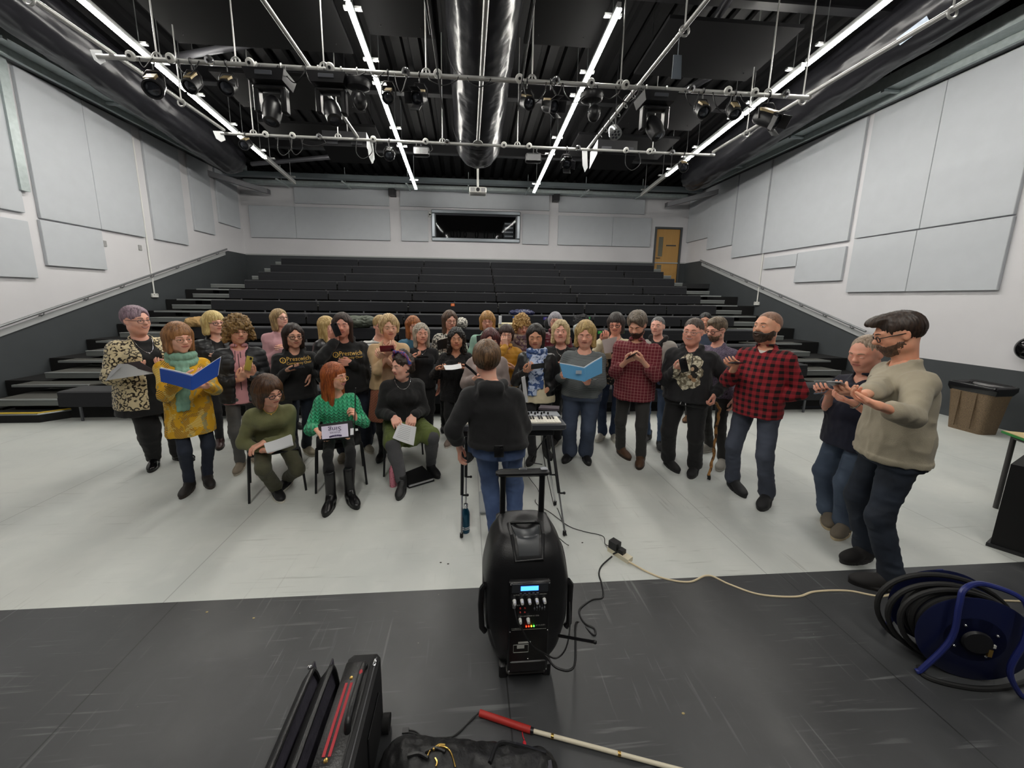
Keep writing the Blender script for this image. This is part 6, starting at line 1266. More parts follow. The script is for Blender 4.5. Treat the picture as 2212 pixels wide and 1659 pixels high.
def chair(X, Y, rz, label):
    t = thing('plastic_chair', label, 'chair', (X, Y, 0), rz, 'black stacking chairs'); M = wmat(t)
    def B(mb, nm, m, p): mb.xf(M); return mb.build(nm, m, p)
    g_ = [[(x, y, .445-.02*math.cos(x*6)+.03*max(0, -y-.1)) for y in np.linspace(-.19, .2, 8)] for x in np.linspace(-.2, .2, 9)]; B(MB().sheet(g_, .008), 'seat', CH, t)
    g_ = [[(x, -.2-.1*(z-.5)-.05*(1-(x/.22)**2), z) for z in np.linspace(.46, .82, 8)] for x in np.linspace(-.2, .2, 9)]; B(MB().sheet(g_, .008), 'backrest', CH, t)
    for q in (1, -1):
        B(MB().tube(smoothpath([(q*.2, .14, .42), (q*.21, .19, .4), (q*.235, .225, 0.0)], 6), .011, 8), 'leg', CHL, t)
        B(MB().tube(smoothpath([(q*.2, -.12, .42), (q*.21, -.17, .4), (q*.235, -.23, 0.0)], 6), .011, 8), 'leg', CHL, t)
        B(MB().tube([(q*.2, -.14, .42), (q*.2, .14, .42)], .011, 8), 'side_rail', CHL, t)
    return t
PP(id=7, label='seated person with brown bob and glasses in olive sweater and trousers', feet=((598, 1068), (624, 1045)), y=3.62, sit=.53, H=1.6, head=(578, 815), face=0, hs=1.08, look=(32, 14, 8), build=(.96, 1.05), hf=.27, lean=1, bust=.02, skin='d39a80', hair=dict(vol=.026, len=-.09, line=.055, flare=.01, fwd=.016), hairc=('57381f', '331f12'), glasses=('thick', '1c1c24'), faceo=dict(open=.5, smile=.2), x=None,
   rh=((585, 975, .34), (-.8, .5, -.1), (.2, -.3, .9), .5), lh=((552, 965, .3), (.9, .2, -.3), (0, 0, -1), .4), kout=.25, toe={1: 10, -1: -30},
   legs=dict(m=OLT, w=1.15, an=.85), shoes=('flat', '121214', 'd8d4c8', 1., .6), tops=[dict(name='sweater', m=OLV, inf=.018, hem=-.02, neck=.068, fold=.009)],
   after=[a_necklace(.06, .07, GOLD, .006)])
PP(id=8, label='seated person with long straight orange hair in green cable sweater', feet=((716, 1090), (757, 1080)), y=3.75, sit=.53, H=1.6, head=(722, 785), face=0, hs=1.08, look=(50, 4, 0), build=(.86, .92), hf=.05, bust=.015, skin='d8a084', hair=dict(vol=.014, len=-.27, line=.048, flare=-.004, fwd=.03), hairc=('b4602c', '763414'), glasses=('thin', 'd2a23a', -.008, .006), faceo=dict(smile=1., teeth=.7, open=.6), lip='b04a50', x=None,
   rh=((695, 935, .36), (-.5, .8, -.3), (0, 0, -1), .3), lh=((765, 892, .3), (.2, .4, .9), (.9, 0, .2), .8), kout=.1,
   legs=dict(m=K, w=.9, slim=1, an=.8, name='leggings'), shoes=('tall', '131315', '0f0f10', 1.02, .3), nolace=1, tops=[dict(name='cable_sweater', m=GRN, inf=.02, hem=-.03, neck=.075)])
PP(id=13, label='seated person with printed hair scarf in black jumper and khaki skirt', feet=((870, 1058), (932, 1018)), y=4.05, sit=.53, H=1.65, head=(868, 763), face=4, hs=1.1, look=(-58, 8, 0), build=(1.1, 1.15), hf=.08, lean=1, bust=.025, skin='dba48e', hair=dict(vol=.012, len=-.04, line=.068, parted=0., extra=[((0, -.03, .135), (.04, .04, .03))], curl=.005, clip=(-.09, .1), ears=1), hairc=('3c2c22', '221812'), faceo=dict(open=.4, smile=.5, fat=.3), x=None,
   rh=((855, 912, .36), (-.3, .7, -.6), (0, -.8, -.4), .5), lh=((890, 910, .36), (.3, .7, -.6), (0, -.8, -.4), .5), kout=.35,
   legs=dict(m=GLEG, w=1.15, slim=1, an=.72, name='tights'), skirt=dict(m=KHG, z=.4, fl=.03), shoes=('hightop', '161618', '222224', 1., .5), tops=[dict(name='jumper', m=K2, inf=.03, hem=-.03, neck=.064, collar=dict(r=.016, up=.012), fold=.011)], after=[a_necklace(.085, .1, SILV, 0), a_headscarf(HSC)])
# ================================================================ chairs under the sitters
for i, lab in ((7, 'black plastic chair under the person in olive'), (8, 'black plastic chair under the person with orange hair'), (13, 'black plastic chair under the person in the khaki skirt')):
    if P_.get(i): r = P_[i]['root']; chair(r.location.x, r.location.y, r.rotation_euler.z, lab)
def px4(*cs): return [at(a, b, y=c) for a, b, c in cs]
def quadsheet(mb, c, th=.002, bow=0., n=8):      # c: corners round the sheet; bow lifts the middle towards the camera
    A, B, Cc, D = [np.array(v, float) for v in c]; nn = nrm(np.cross(B-A, D-A)); P = [[(A*(1-u)+B*u)*(1-v)+(D*(1-u)+Cc*u)*v+nn*bow*math.sin(math.pi*u) for v in np.linspace(0, 1, n)] for u in np.linspace(0, 1, n)]
    return mb.sheet(P, th)
def rootY(i): return P_[i]['root'].location.y if P_.get(i) else 4.
def sheet_thing(name, label, c, mt, cat='paper', bow=.01, extra=None, n=1, th=.002):
    t = thing(name, label, cat, c[0])
    for k in range(n): quadsheet(MB(), [v+np.array((.002*k, .004*k, -.006*k)) for v in c], th, bow*(1-.3*k)).build('sheet', mt, t)
    return t
BLUE = mat('blue plastic folder', '2c56b4', .35); LBLUE = mat('light blue folder', '6aaede', .5); BLKF = mat('black folder', '131315', .45)
def folder(label, Lc, Rc, mt, spine_label=None):
    t = thing('folder', label, 'folder', Lc[1], 0, None)
    quadsheet(MB(), Lc, .006, .004).build('cover', mt, t); quadsheet(MB(), Rc, .006, .004).build('cover', mt, t)
    for c in (Lc, Rc): quadsheet(MB(), [v+np.array((0, .012, .008)) for v in c], .008, .006).build('pages', M_paper, t)
    MB().cyl(Lc[1], Lc[2], .012, 8).build('spine', mt, t); return t
y = rootY(2)-.42
folder('open blue plastic folder held by the person in yellow', px4((346, 796, y+.05), (414, 812, y-.03), (414, 842, y-.03), (349, 824, y+.05)), px4((416, 812, y-.03), (476, 772, y+.08), (470, 812, y+.08), (416, 843, y-.03)), BLUE)
y = rootY(25)-.4
t = folder('open light blue card folder held by the person in striped grey top', px4((1209, 785, y), (1262, 795, y-.05), (1262, 824, y-.05), (1217, 815, y)), px4((1262, 795, y-.05), (1300, 772, y+.03), (1300, 806, y+.03), (1262, 824, y-.05)), LBLUE)
c = at(1250, 804, y=y-.06); MB().box(c[0]-.03, c[0]+.03, c[1]-.004, c[1], c[2]-.018, c[2]+.018).build('sticker', mat('grey sticker', 'a9b7c6', .6), t, smooth=False)
y = rootY(1)-.4
t = thing('loose_sheets', 'fanned white song sheets held by the person in leopard print', 'paper', at(280, 800, y=y), 0)
quadsheet(MB(), px4((228, 822, y+.02), (256, 786, y), (300, 786, y-.02), (336, 806, y)), .002, .0).build('sheet', M_paper, t)
quadsheet(MB(), px4((228, 824, y+.02), (240, 802, y+.02), (262, 784, y-.02), (262, 792, y-.02)), .002, .0).build('sheet', M_paper, t)
quadsheet(MB(), px4((258, 786, y+.01), (300, 780, y-.05), (334, 800, y-.02), (334, 806, y-.02)), .002, .0).build('sheet', mat('dark cover sheet', '3a2a30', .6), t)
if P_.get(7): y = rootY(7)-.42; sheet_thing('folded_sheets', 'folded white sheets held by the person in olive', px4((570, 958, y), (628, 938, y+.02), (632, 960, y-.02), (576, 978, y-.05)), M_paper, bow=.012, n=3)
if P_.get(13):
    y = rootY(13)-.42; t = sheet_thing('song_sheets', 'printed white song sheets on the lap of the person in khaki', px4((862, 912, y+.05), (899, 922, y+.03), (893, 962, y-.06), (848, 946, y-.06)), M_paper, bow=.015, n=2)
    mb = MB(); c4 = px4((862, 912, y+.05), (899, 922, y+.03), (893, 962, y-.06), (848, 946, y-.06))
    for k in range(8):
        v = .12+.1*k; A = c4[0]*(1-v)+c4[3]*v; B = c4[1]*(1-v)+c4[2]*v; mb.cyl(A*.85+B*.15-(0, .02, -.004), A*.25+B*.75-(0, .02, -.004), .0012, 4)
    mb.build('printed_line', mat('print grey', '77777a', .7), t)
if P_.get(8):
    y = rootY(8)-.42; c4 = px4((684, 920, y+.1), (762, 910, y+.1), (766, 944, y-.02), (690, 954, y-.02)); t = thing('ring_binder', 'black ring binder with a printed sheet on the lap of the person with orange hair', 'binder', c4[0])
    quadsheet(MB(), c4, .02, 0).build('cover', BLKF, t); d4 = px4((694, 922, y+.06), (751, 915, y+.06), (753, 943, y-.06), (696, 949, y-.06)); quadsheet(MB(), d4, .002, 0).build('sheet', mat('lilac sheet', 'cfc9dc', .6), t)
    e = MB(); f4 = px4((757, 926, y+.02), (764, 925, y+.02), (764, 939, y-.03), (757, 940, y-.03)); quadsheet(e, f4, .003, 0).build('spine_card', M_paper, t)
    V, F = text_geo('Sing', .075); A, B, Cc, D = d4; ux = (B-A); uz = (D-A); ux_, uz_ = ux/np.linalg.norm(ux), uz/np.linalg.norm(uz); o_ = A+ux*.5+uz*.33; nn = nrm(np.cross(ux, uz)); nn = nn if nn[1] < 0 else -nn
    link_mesh('printed_word', [o_-ux_*v[0]+uz_*v[1]+nn*.004 for v in V], F, mat('purple print', '40325a', .6), t, smooth=False)
    V, F = text_geo('Voices', .035); o_ = A+ux*.5+uz*.62; link_mesh('printed_word', [o_-ux_*v[0]+uz_*v[1]+nn*.004 for v in V], F, mat('purple print', '40325a', .6), t, smooth=False)
    mb = MB(); o_ = A+ux*.5+uz*.8
    for k in range(7): a = math.radians(-70+k*23); mb.obox(o_+ux_*math.sin(a)*.05+uz_*(.02-math.cos(a)*.012)+nn*.004, ux_, uz_, nn, .009, .008, .001)
    mb.build('printed_mark', mat('purple print', '40325a', .6), t, smooth=False)
    P = smoothpath([at(763, 940, y=y-.05), at(772, 950, y=y), at(778, 958, y=y+.1)], 5); tag(MB().cyl(at(768, 838, y=y-.02), at(766, 925, y=y+.05), .0045, 8).build('conducting_pen', mat('black pen', '0d0d0e', .4)), 'thin black stick held upright by the person with orange hair', 'stick')
if P_.get(17): y = rootY(17)-.36; sheet_thing('song_sheet', 'white sheet held level by the person in black fur', px4((958, 789, y+.04), (995, 785, y+.04), (998, 795, y-.06), (962, 799, y-.06)), M_paper)
if P_.get(26): y = rootY(26)-.34; sheet_thing('song_sheet', 'grey backed sheet held up by the person in cream cardigan', px4((1300, 734, y+.02), (1333, 727, y+.02), (1328, 760, y-.02), (1306, 764, y-.02)), mat('grey paper', 'b3a9a6', .7), bow=.02)
if P_.get(16): y = rootY(16)-.3; sheet_thing('music_folder', 'black folder held by the person in white patterned knit', px4((944, 736, y), (966, 730, y-.03), (968, 752, y-.03), (945, 756, y)), BLKF, 'folder', th=.01)
if P_.get(18): y = rootY(18)-.3; sheet_thing('music_folder', 'black folder held by the person in mint knit', px4((1029, 725, y), (1046, 723, y), (1046, 752, y-.03), (1031, 755, y-.03)), BLKF, 'folder', th=.01)
if P_.get(19): y = rootY(19)-.3; sheet_thing('tablet', 'thin black tablet in front of the person in mauve', px4((1004, 784, y), (1030, 806, y-.05), (1030, 812, y-.05), (1004, 790, y)), mat('tablet black', '15161a', .25), 'tablet', th=.012)
for i, px, py, dy, up, n, col, lab in ((4, 537, 785, .33, (.25, .1, 1), (.2, .9, .1), 'b8a64e', 'phone in a gold case held by the person with curly hair in camouflage'), (6, 641, 795, .33, (1, .3, .2), (0, .5, .9), '1b2742', 'dark blue phone held by the dark haired person in choir hoodie'),
        (9, 726, 712, .27, (-.35, 0, 1), (0, 1, 0), '1a1b20', 'dark phone held over the face'), (12, 836, 753, .36, (1, 0, .05), (0, .9, .3), '6e1a24', 'phone in an open dark red case'), (15, 912, 771, .33, (1, -.2, .1), (0, .4, 1), '17181b', 'black phone held flat by the grey blond person'),
        (22, 1162, 791, .33, (.9, 0, .1), (0, .8, .5), '17181b', 'black phone held beside the blue scarf'), (29, 1477, 789, .38, (-.3, 0, .9), (.2, 1, .2), '101114', 'black phone in front of the printed hoodie'), (32, 1590, 784, .46, (.9, .5, -.15), (0, .3, 1), '2a2c30', 'phone held out flat by the person in red checks'),
        (33, 1775, 845, .42, (.9, .6, .1), (0, .4, 1), '2d3648', 'dark phone held low by the person in navy'), (34, 1812, 832, .5, (-.85, -.3, .35), (.3, .3, .9), 'b9b6ba', 'silver backed phone held by the tall person in grey'), (27, 1366, 768, .36, (.8, .3, .3), (0, .6, .8), '141518', 'dark phone cupped in the hands of the person in burgundy checks')):
    if P_.get(i): I = P_[i]; c = atp(px, py, I['wld']((0, dy, 0)), I['fwd']); phone(c, up, n, lab, col)
if P_.get(35):
    I = P_[35]; c = at(1078, 975, y=I['root'].location.y-.19); phone(c, (0, 0, 1), (0, 1, 0), 'black phone wallet in the back pocket of the conductor', '121214', .034, .045)
# wooden stick
if P_.get(29):
    y = rootY(29); ys = [y-.12, y-.12, y-.13, y-.13, y-.12, y-.12, y-.12, y-.12]; tipw = at(1530, 1036, z=.01)
    pts = [(1524, 877), (1533, 869), (1546, 871), (1554, 884), (1551, 905), (1545, 945), (1541, 985), (1534, 1015)]; P = [at(a, b, y=y-.14+(tipw[1]-y+.14)*(max(0, b-880)/156)) for a, b in pts]+[tipw]
    Q = smoothpath(P, 6); t = thing('walking_stick', 'knobbly brown wooden walking stick with a crook handle', 'walking stick', tipw); rs = [.014+.004*math.sin(k*1.7)*math.sin(k*.6) for k in range(len(Q))]; Q[:, 0] += .006*np.sin(np.arange(len(Q))*1.1)
    g = G('knotty wood', .55); g.col(g.mix(g.step(g.noise(22, 4), .45, .6), 'a8763e', '4a2e18')); MB().tube(Q[:-2], rs[:-2], 10).build('shaft', g.m, t); MB().tube(Q[-4:], .017, 10).build('rubber_tip', mat('black rubber', '111112', .8), t)
# glasses case, watch
def watch(i, q, mt, face, r=.031):
    I = P_[i]; W, Fd = I['hands'][q][0], nrm(I['hands'][q][1]); E = I['elb'][q]; d = nrm(W-E); c = W-d*.02; a = np.linspace(0, 2*math.pi, 18, endpoint=False); u = nrm(np.cross(d, (0, 0, 1))); v = np.cross(d, u)
    mb = MB().tube([c+r*(math.cos(t)*u+math.sin(t)*v*.9) for t in a], .006, 6, closed=True); k = v if v[2] > 0 else -v; mb.obox(c+k*r, d, u, k, .017, .015, .005); link_mesh('watch', mb.V, mb.F, mt, I['root'], None, 'auto', True)
if P_.get(32): watch(32, -1, mat('watch black', '0c0c0e', .2), 0, .036)
if P_.get(33): watch(33, -1, mat('steel watch', 'a9a39a', .25, metal=.8), 0, .036)
# picture printed on the hoodie of 29: a pale cloud shape with a dark seated figure
if P_.get(29):
    I = P_[29]; bv = bvh_of(I, 'hoodie'); cx_, cz = -.02, I['pz']+.27
    def blob(f, n=40, rings=12):
        V = [(cx_, cz)]; F = []
        for k in range(1, rings+1):
            for j in range(n): a = 2*math.pi*j/n; r = f(a)*k/rings; V.append((cx_+r*math.sin(a), cz+r*math.cos(a)))
        for j in range(n): F.append([0, 1+j, 1+(j+1) % n])
        for k in range(rings-1):
            for j in range(n): a, b = 1+k*n+j, 1+k*n+(j+1) % n; F.append([a, a+n, b+n, b])
        return V, F
    g = G('pale sketch print', .8); g.col(g.mix(g.step(g.noise(26, 5, None, 1.), .45, .56), 'd3ccb4', '6f6653'))
    for nm, f, off, m_, sh_ in (('printed_picture', lambda a: .155+.03*math.cos(2*a)+.012*math.sin(7*a)+.008*math.sin(13*a), .004, g.m, (0, 0)), ('printed_figure', lambda a: .05+.03*math.cos(2*a)+.008*math.sin(5*a), .007, mat('print dark', '17130f', .8), (-.05, -.0)), ('printed_arms', lambda a: .028+.018*math.cos(2*(a-.9)), .0085, mat('print tan', '9c7a5a', .8), (-.04, -.06)), ('printed_face', lambda a: .018+.003*math.cos(2*a), .01, mat('print skin', 'c2a284', .8), (-.035, .035))):
        V, F = blob(f); V = project_front(np.array([(v[0]+sh_[0], 0, v[1]+sh_[1]) for v in V]), bv, off); link_mesh(nm, V, F, m_, I['root'], None, False, True)
if P_.get(34):
    I = P_[34]; fn = a_text('sweatshirt', [('n', .05, .03, I['pz']+.46, 1.4), ('~', .07, .03, I['pz']+.4, 1.4)], mat('faint print', '7d7668', .8), 'faint_print'); fn(I)
if P_.get(33):
    I = P_[33]; a_line('polo_shirt', (((-.2, I['pz']+.25), (-.24, I['pz']-.02)),), .0035, WHT, 'white_piping')(I)
# ================================================================ keyboard on its stand
KZ = .86; k0 = at(976, 895, z=KZ); k1 = at(1218, 900, z=KZ); kx0, kx1 = k0[0], k1[0]; ky = (k0[1]+k1[1])/2
M_kb = mat('dark grey keyboard', '3a3c42', .4); M_kg = mat('light grey keyboard panel', '8d9096', .4)
kb = thing('electronic_keyboard', 'grey electronic keyboard on a folding stand in front of the conductor', 'keyboard', ((kx0+kx1)/2, ky, KZ-.09))
MB().rbox(kx0, kx1, ky-.16, ky+.16, KZ-.09, KZ-.03, .012).build('case', M_kb, kb); MB().rbox(kx0+.01, kx1-.01, ky+.02, ky+.155, KZ-.032, KZ-.012, .006).build('control_panel', M_kg, kb)
n = 36; wk = (kx1-kx0-.09)/n; x0 = kx0+.045
for i in range(n): MB().box(x0+i*wk+.0008, x0+(i+1)*wk-.0008, ky-.145, ky+.015, KZ-.03, KZ-.018).build('white_key', mat('ivory key', 'e4e0d4', .3), kb, smooth=False)
for i in range(n-1):
    if i % 7 not in (2, 6): MB().box(x0+(i+1)*wk-.006, x0+(i+1)*wk+.006, ky-.06, ky+.015, KZ-.018, KZ-.006).build('black_key', mat('black key', '0f0f11', .3), kb, smooth=False)
for x in list(np.linspace(kx0+.05, kx0+.16, 4))+list(np.linspace(kx1-.36, kx1-.12, 9)): MB().lathe([(0, 0), (.009, 0), (.007, .022), (0, .022)], (x, ky+.06+.03*(int(x*100) % 2), KZ-.012), (0, 0, 1), 10).build('knob', mat('black knob', '101012', .4), kb)
sd = thing('keyboard_stand', 'black folding keyboard stand with silver telescopic feet', 'keyboard stand', ((kx0+kx1)/2, ky, 0))
MB().rbox(kx0+.08, kx1-.1, ky-.12, ky-.09, KZ-.15, KZ-.09, .004).rbox(kx0+.08, kx1-.1, ky+.09, ky+.12, KZ-.15, KZ-.09, .004).build('cross_bar', CHL, sd)
for fx, fy, tx in ((997, 1160, kx0+.1), (1219, 1155, kx1-.12), (1006, 1096, kx0+.13), (1199, 1090, kx1-.16)):
    F_ = at(fx, fy, z=.01); T = np.array((tx, ky-.09 if fy > 1120 else ky+.05, KZ-.12)); Mi_ = F_*.62+T*.38; lg = MB().tube([T, Mi_], .014, 8).build('leg', CHL, sd)
    MB().tube([Mi_, F_+(0, 0, .03)], .009, 8).build('extension', M_chrome, lg); MB().tube([F_, F_+(0, 0, .035)], .014, 10).build('rubber_foot', mat('black rubber', '111112', .8), lg); MB().cyl(Mi_, Mi_+(.04, 0, 0), .008, 8).sph(Mi_+(.045, 0, 0), .012, 8, 6).build('locking_knob', CHL, lg)
MB().tube([(kx1-.14, ky-.08, KZ-.14), (kx1-.3, ky+.0, KZ-.45), (kx1-.16, ky+.05, KZ-.5)], .006, 6).build('brace', CHL, sd)
c = at(1184, 880, z=KZ+.004); t = tag(MB().hexa([c+np.array(v) for v in ((-.1, -.03, -.015), (.09, -.07, -.015), (.12, .03, -.015), (-.06, .07, -.015), (-.1, -.03, .005), (.09, -.07, .005), (.12, .03, .005), (-.06, .07, .005))]).build('zip_pouch', mat('purple grey pouch', '4a4149', .8), smooth=False), 'flat purple grey pouch lying on the right end of the keyboard', 'pouch')
quadsheet(MB(), px4((1126, 815, ky+.1), (1134, 812, ky+.1), (1141, 868, ky+.14), (1133, 870, ky+.14)), .004).build('music_rest', mat('pale music rest', 'c7c9cc', .5), kb)
# slab and bottle on the floor near the stand
a = at(1034, 1066, z=.0); b = at(1034, 1112, z=0); c_ = at(1058, 1112, z=0)
t = tag(MB().rbox(a[0], a[0]+.32, b[1], a[1], 0.003, .03, .008).build('floor_plate', mat('grey plate', '9b9fa0', .5)), 'flat pale grey plate on the floor behind the legs of the conductor', 'plate')
def bottle(px, py, h, r, mt, cap, lab, band=None):
    c = at(px, py, z=0); c[1] += r; t = thing('water_bottle', lab, 'bottle', c)
    MB().lathe([(0, 0), (r*.92, 0), (r, .01), (r, h*.62), (r*.9, h*.72), (r*.5, h*.84), (r*.45, h*.88)], c, (0, 0, 1), 24).build('flask', mt, t); MB().lathe([(r*.5, h*.86), (r*.56, h*.87), (r*.56, h*.98), (r*.4, h), (0, h)], c, (0, 0, 1), 20).build('lid', cap, t)
    if band: MB().lathe([(r*1.005, .035), (r*1.01, .037), (r*1.01, .04), (r*1.005, .042)], c, (0, 0, 1), 24).lathe([(r*1.005, .05), (r*1.01, .052), (r*1.01, .055), (r*1.005, .057)], c, (0, 0, 1), 24).build('band', band, t)
g = G('pink bottle print', .4); g.col(g.mix(g.math('MULTIPLY', g.step(g.noise(60, 2), .6, .63), .9), 'cf7f90', '8a2f40')); bottle(848, 1054, .27, .036, g.m, M_chrome, 'pink flecked water bottle beside the boot of the person in khaki')
bottle(1006, 1154, .25, .034, mat('dark teal metal', '12425a', .3, metal=.5), M_chrome, 'dark blue water bottle beside the left foot of the keyboard stand', M_chrome)
c4 = [at(a, b, z=.0) for a, b in ((858, 1036), (884, 1056), (938, 1040), (912, 1014))]
t = thing('ring_binder', 'closed black ring binder lying on the floor by the khaki skirt chair', 'binder', c4[0])
cc = [np.array((v[0], v[1], .004)) for v in c4]; MB().hexa(cc+[v+(0, 0, .012) for v in cc]).hexa([v+(0, 0, .035) for v in cc]+[v+(0, 0, .042) for v in cc]).build('cover', BLKF, t, smooth=False)
ce = sum(cc)/4; pg = [ce+(v-ce)*.95 for v in cc]; MB().hexa([v+(0, 0, .012) for v in pg]+[v+(0, 0, .035) for v in pg]).build('pages', M_paper, t, smooth=False)
# ================================================================ loudspeaker on wheels
S0 = np.array((.285, 1.70, 0)); PSC = 1.1; M_pa = mat('black moulded plastic', '131315', .42, bump=.12, bscale=260); M_pag = mat('dark grey recess', '2c2f33', .35); M_pp = mat('black control panel', '0c0c0e', .35); M_lab = mat('panel print', 'b9b9b4', .5)
pa = thing('pa_speaker', 'black wheeled loudspeaker with extended handle and lit control panel', 'loudspeaker', S0)
s = SD((-.3, -.3, .02), (.3, .3, .8), .0065); s.trunk([(.06, .13, .125, 0, .02), (.14, .165, .15, 0, .01), (.3, .193, .175, 0, 0), (.48, .195, .175, 0, 0), (.6, .172, .155, 0, 0), (.66, .15, .13, 0, .01), (.7, .11, .09, 0, .02)], .02, n=3.6)
s.ell((0, -.02, .72), (.075, .1, .045), .012, True)                                       # hollow in the top
for q in (-1, 1): s.ell((q*.215, -.05, .36), (.045, .06, .13), .015, True); s.cap((q*.16, -.12, .17), (q*.19, -.12, .33), .014, .004, .015, True)
V, F = s.mesh(2); link_mesh('cabinet', V+S0, F, M_pa, pa); bv_pa = BVHTree.FromPolygons([tuple(v) for v in V], [tuple(map(int, f)) for f in F])
def L(x, y, z): return (S0[0]+x, S0[1]+y, S0[2]+z)
yf = -.172
MB().rbox(S0[0]-.088, S0[0]+.088, S0[1]+yf-.008, S0[1]+yf+.04, .1, .55, .006).build('control_panel', M_pp, pa)
cp = MB().rbox(S0[0]-.078, S0[0]+.078, S0[1]+yf-.011, S0[1]+yf-.006, .5, .545, .002); cp.build('display_bezel', M_pag, pa)
MB().box(S0[0]-.04, S0[0]+.035, S0[1]+yf-.0125, S0[1]+yf-.01, .512, .532).build('display', mat('blue lit display', '1236c8', .3, emit=((.03, .15, 1.), 6.0)), pa, smooth=False)
for k in range(5): MB().lathe([(0, 0), (.008, 0), (.006, .02), (0, .02)], L(-.066+.032*k, yf-.008, .463), (0, -1, 0), 12).build('knob', M_wplastic, pa); MB().rbox(*[S0[0]-.045+.018*k, S0[0]-.035+.018*k, S0[1]+yf-.014, S0[1]+yf-.01, .497, .501], .001).build('button', mat('button grey', '3d3f44', .4), pa)
for x, z in ((-.04, .37), (-.005, .37)): MB().lathe([(0, 0), (.008, 0), (.006, .02), (0, .02)], L(x, yf-.008, z), (0, -1, 0), 12).build('knob', M_wplastic, pa)
for k in range(5): MB().box(S0[0]+.02+.011*k, S0[0]+.022+.011*k, S0[1]+yf-.0095, S0[1]+yf-.008, .41, .44).rbox(S0[0]+.018+.011*k, S0[0]+.024+.011*k, S0[1]+yf-.014, S0[1]+yf-.008, .418+.004*(k % 3), .426+.004*(k % 3), .001).build('slider', mat('slider', '55585e', .4), pa)
for x, z in ((-.04, .425), (-.02, .425), (-.04, .405), (-.02, .405)): MB().sph(L(x, yf-.009, z), .004, 8, 6).build('socket', mat('red white socket', 'a8332f', .4), pa)
for k, c in enumerate(('ff2a10', 'ff2a10', 'ffb020', '40ff40')): MB().sph(L(-.012+.011*k, yf-.01, .335), .0032, 8, 6).build('indicator', mat('led '+c+str(k), c, .3, emit=(hexc(c), 8.)), pa)
mb = MB(); rp = random.Random(8)
for x0_, x1_, z_ in ((-.075, -.03, .325), (.03, .07, .337), (-.07, .07, .4895), (-.04, .04, .385), (-.06, -.045, .44)):
    x_ = x0_
    while x_ < x1_: w_ = rp.uniform(.0015, .004); mb.box(S0[0]+x_, S0[0]+x_+w_, S0[1]+yf-.0092, S0[1]+yf-.008, z_-.0025, z_+.0025); x_ += w_+rp.uniform(.001, .004)
mb.box(S0[0]-.075, S0[0]+.075, S0[1]+yf-.009, S0[1]+yf-.008, .318, .319).build('panel_print', mat('faint panel print', '7c7c78', .5), pa, smooth=False)
lb = MB().box(S0[0]-.066, S0[0]-.0, S0[1]+yf-.0095, S0[1]+yf-.0085, .205, .206).box(S0[0]-.066, S0[0], S0[1]+yf-.0095, S0[1]+yf-.0085, .243, .244).box(S0[0]-.066, S0[0]-.065, S0[1]+yf-.0095, S0[1]+yf-.0085, .205, .244).box(S0[0]-.001, S0[0], S0[1]+yf-.0095, S0[1]+yf-.0085, .205, .244).box(S0[0]-.05, S0[0]-.018, S0[1]+yf-.0095, S0[1]+yf-.0085, .225, .24).box(S0[0]-.045, S0[0]+.01, S0[1]+yf-.0095, S0[1]+yf-.0085, .25, .258); lb.build('rating_label', M_lab, pa, smooth=False)
MB().rbox(S0[0]-.08, S0[0]+.08, S0[1]+yf-.012, S0[1]+yf+.0, .105, .16, .004).build('battery_hatch', M_pa, pa)
for x, z in ((-.082, .54), (.082, .54), (-.082, .31), (.082, .31), (-.082, .11), (.082, .11), (0, .17)): MB().sph(L(x, yf-.008, z), .0035, 8, 5).build('screw', M_chrome, pa)
def onpa(x, y, o_=.0): h = bv_pa.ray_cast(Vector((x, y, 2)), Vector((0, 0, -1))); return L(x, y, (h[0][2] if h[0] is not None else .6)+o_)
g_ = [[onpa(x*(1-.25*(-.01-y)/.1), y, .004) for y in np.linspace(-.135, -.01, 10)] for x in np.linspace(-.062, .062, 8)]; MB().sheet(g_, .008).build('top_tray', M_pag, pa)
MB().tube([onpa(x, y, .004) for x, y in ((-.058, -.142), (-.07, -.08), (-.075, .0), (-.05, .02), (.05, .02), (.075, .0), (.07, -.08), (.058, -.142))], .008, 8, closed=True).build('tray_rim', M_pa, pa)
hy = .1
for q in (-1, 1): r = MB().rbox(S0[0]+q*.095-.013, S0[0]+q*.095+.013, S0[1]+hy-.012, S0[1]+hy+.012, .6, .9, .005).build('handle_rail', M_pp, pa); MB().rbox(S0[0]+q*.095-.03, S0[0]+q*.095+.03, S0[1]+hy-.03, S0[1]+hy+.03, .64, .69, .012).build('rail_collar', M_pa, r)
hb = MB().rbox(S0[0]-.13, S0[0]+.13, S0[1]+hy-.022, S0[1]+hy+.022, .885, .92, .012).build('handle', M_pa, pa); MB().rbox(S0[0]-.02, S0[0]+.02, S0[1]+hy-.012, S0[1]+hy+.012, .918, .926, .004).build('release_button', M_pag, hb); MB().rbox(S0[0]+.085, S0[0]+.12, S0[1]+hy-.014, S0[1]+hy+.014, .918, .925, .003).build('grip_cap', M_kg, hb)
for q in (-1, 1):
    MB().cyl(L(q*.15, .09, .05), L(q*.105, .09, .05), .05, 20).build('wheel', mat('black rubber', '111112', .8), pa); MB().rbox(S0[0]+q*.1-.02, S0[0]+q*.1+.02, S0[1]-.12, S0[1]-.08, .0, .07, .006).build('foot', M_pa, pa)
    MB().tube([L(q*.185, -.1, .48), L(q*.2, -.1, .46), L(q*.205, -.08, .36), L(q*.2, -.1, .26), L(q*.185, -.1, .24)], .013, 8).build('side_handle', M_pa, pa)
MB().rbox(S0[0]-.09, S0[0]+.09, S0[1]-.15, S0[1]-.1, .045, .075, .01).build('base_grip', mat('worn grey plastic', '3b3a37', .5), pa)
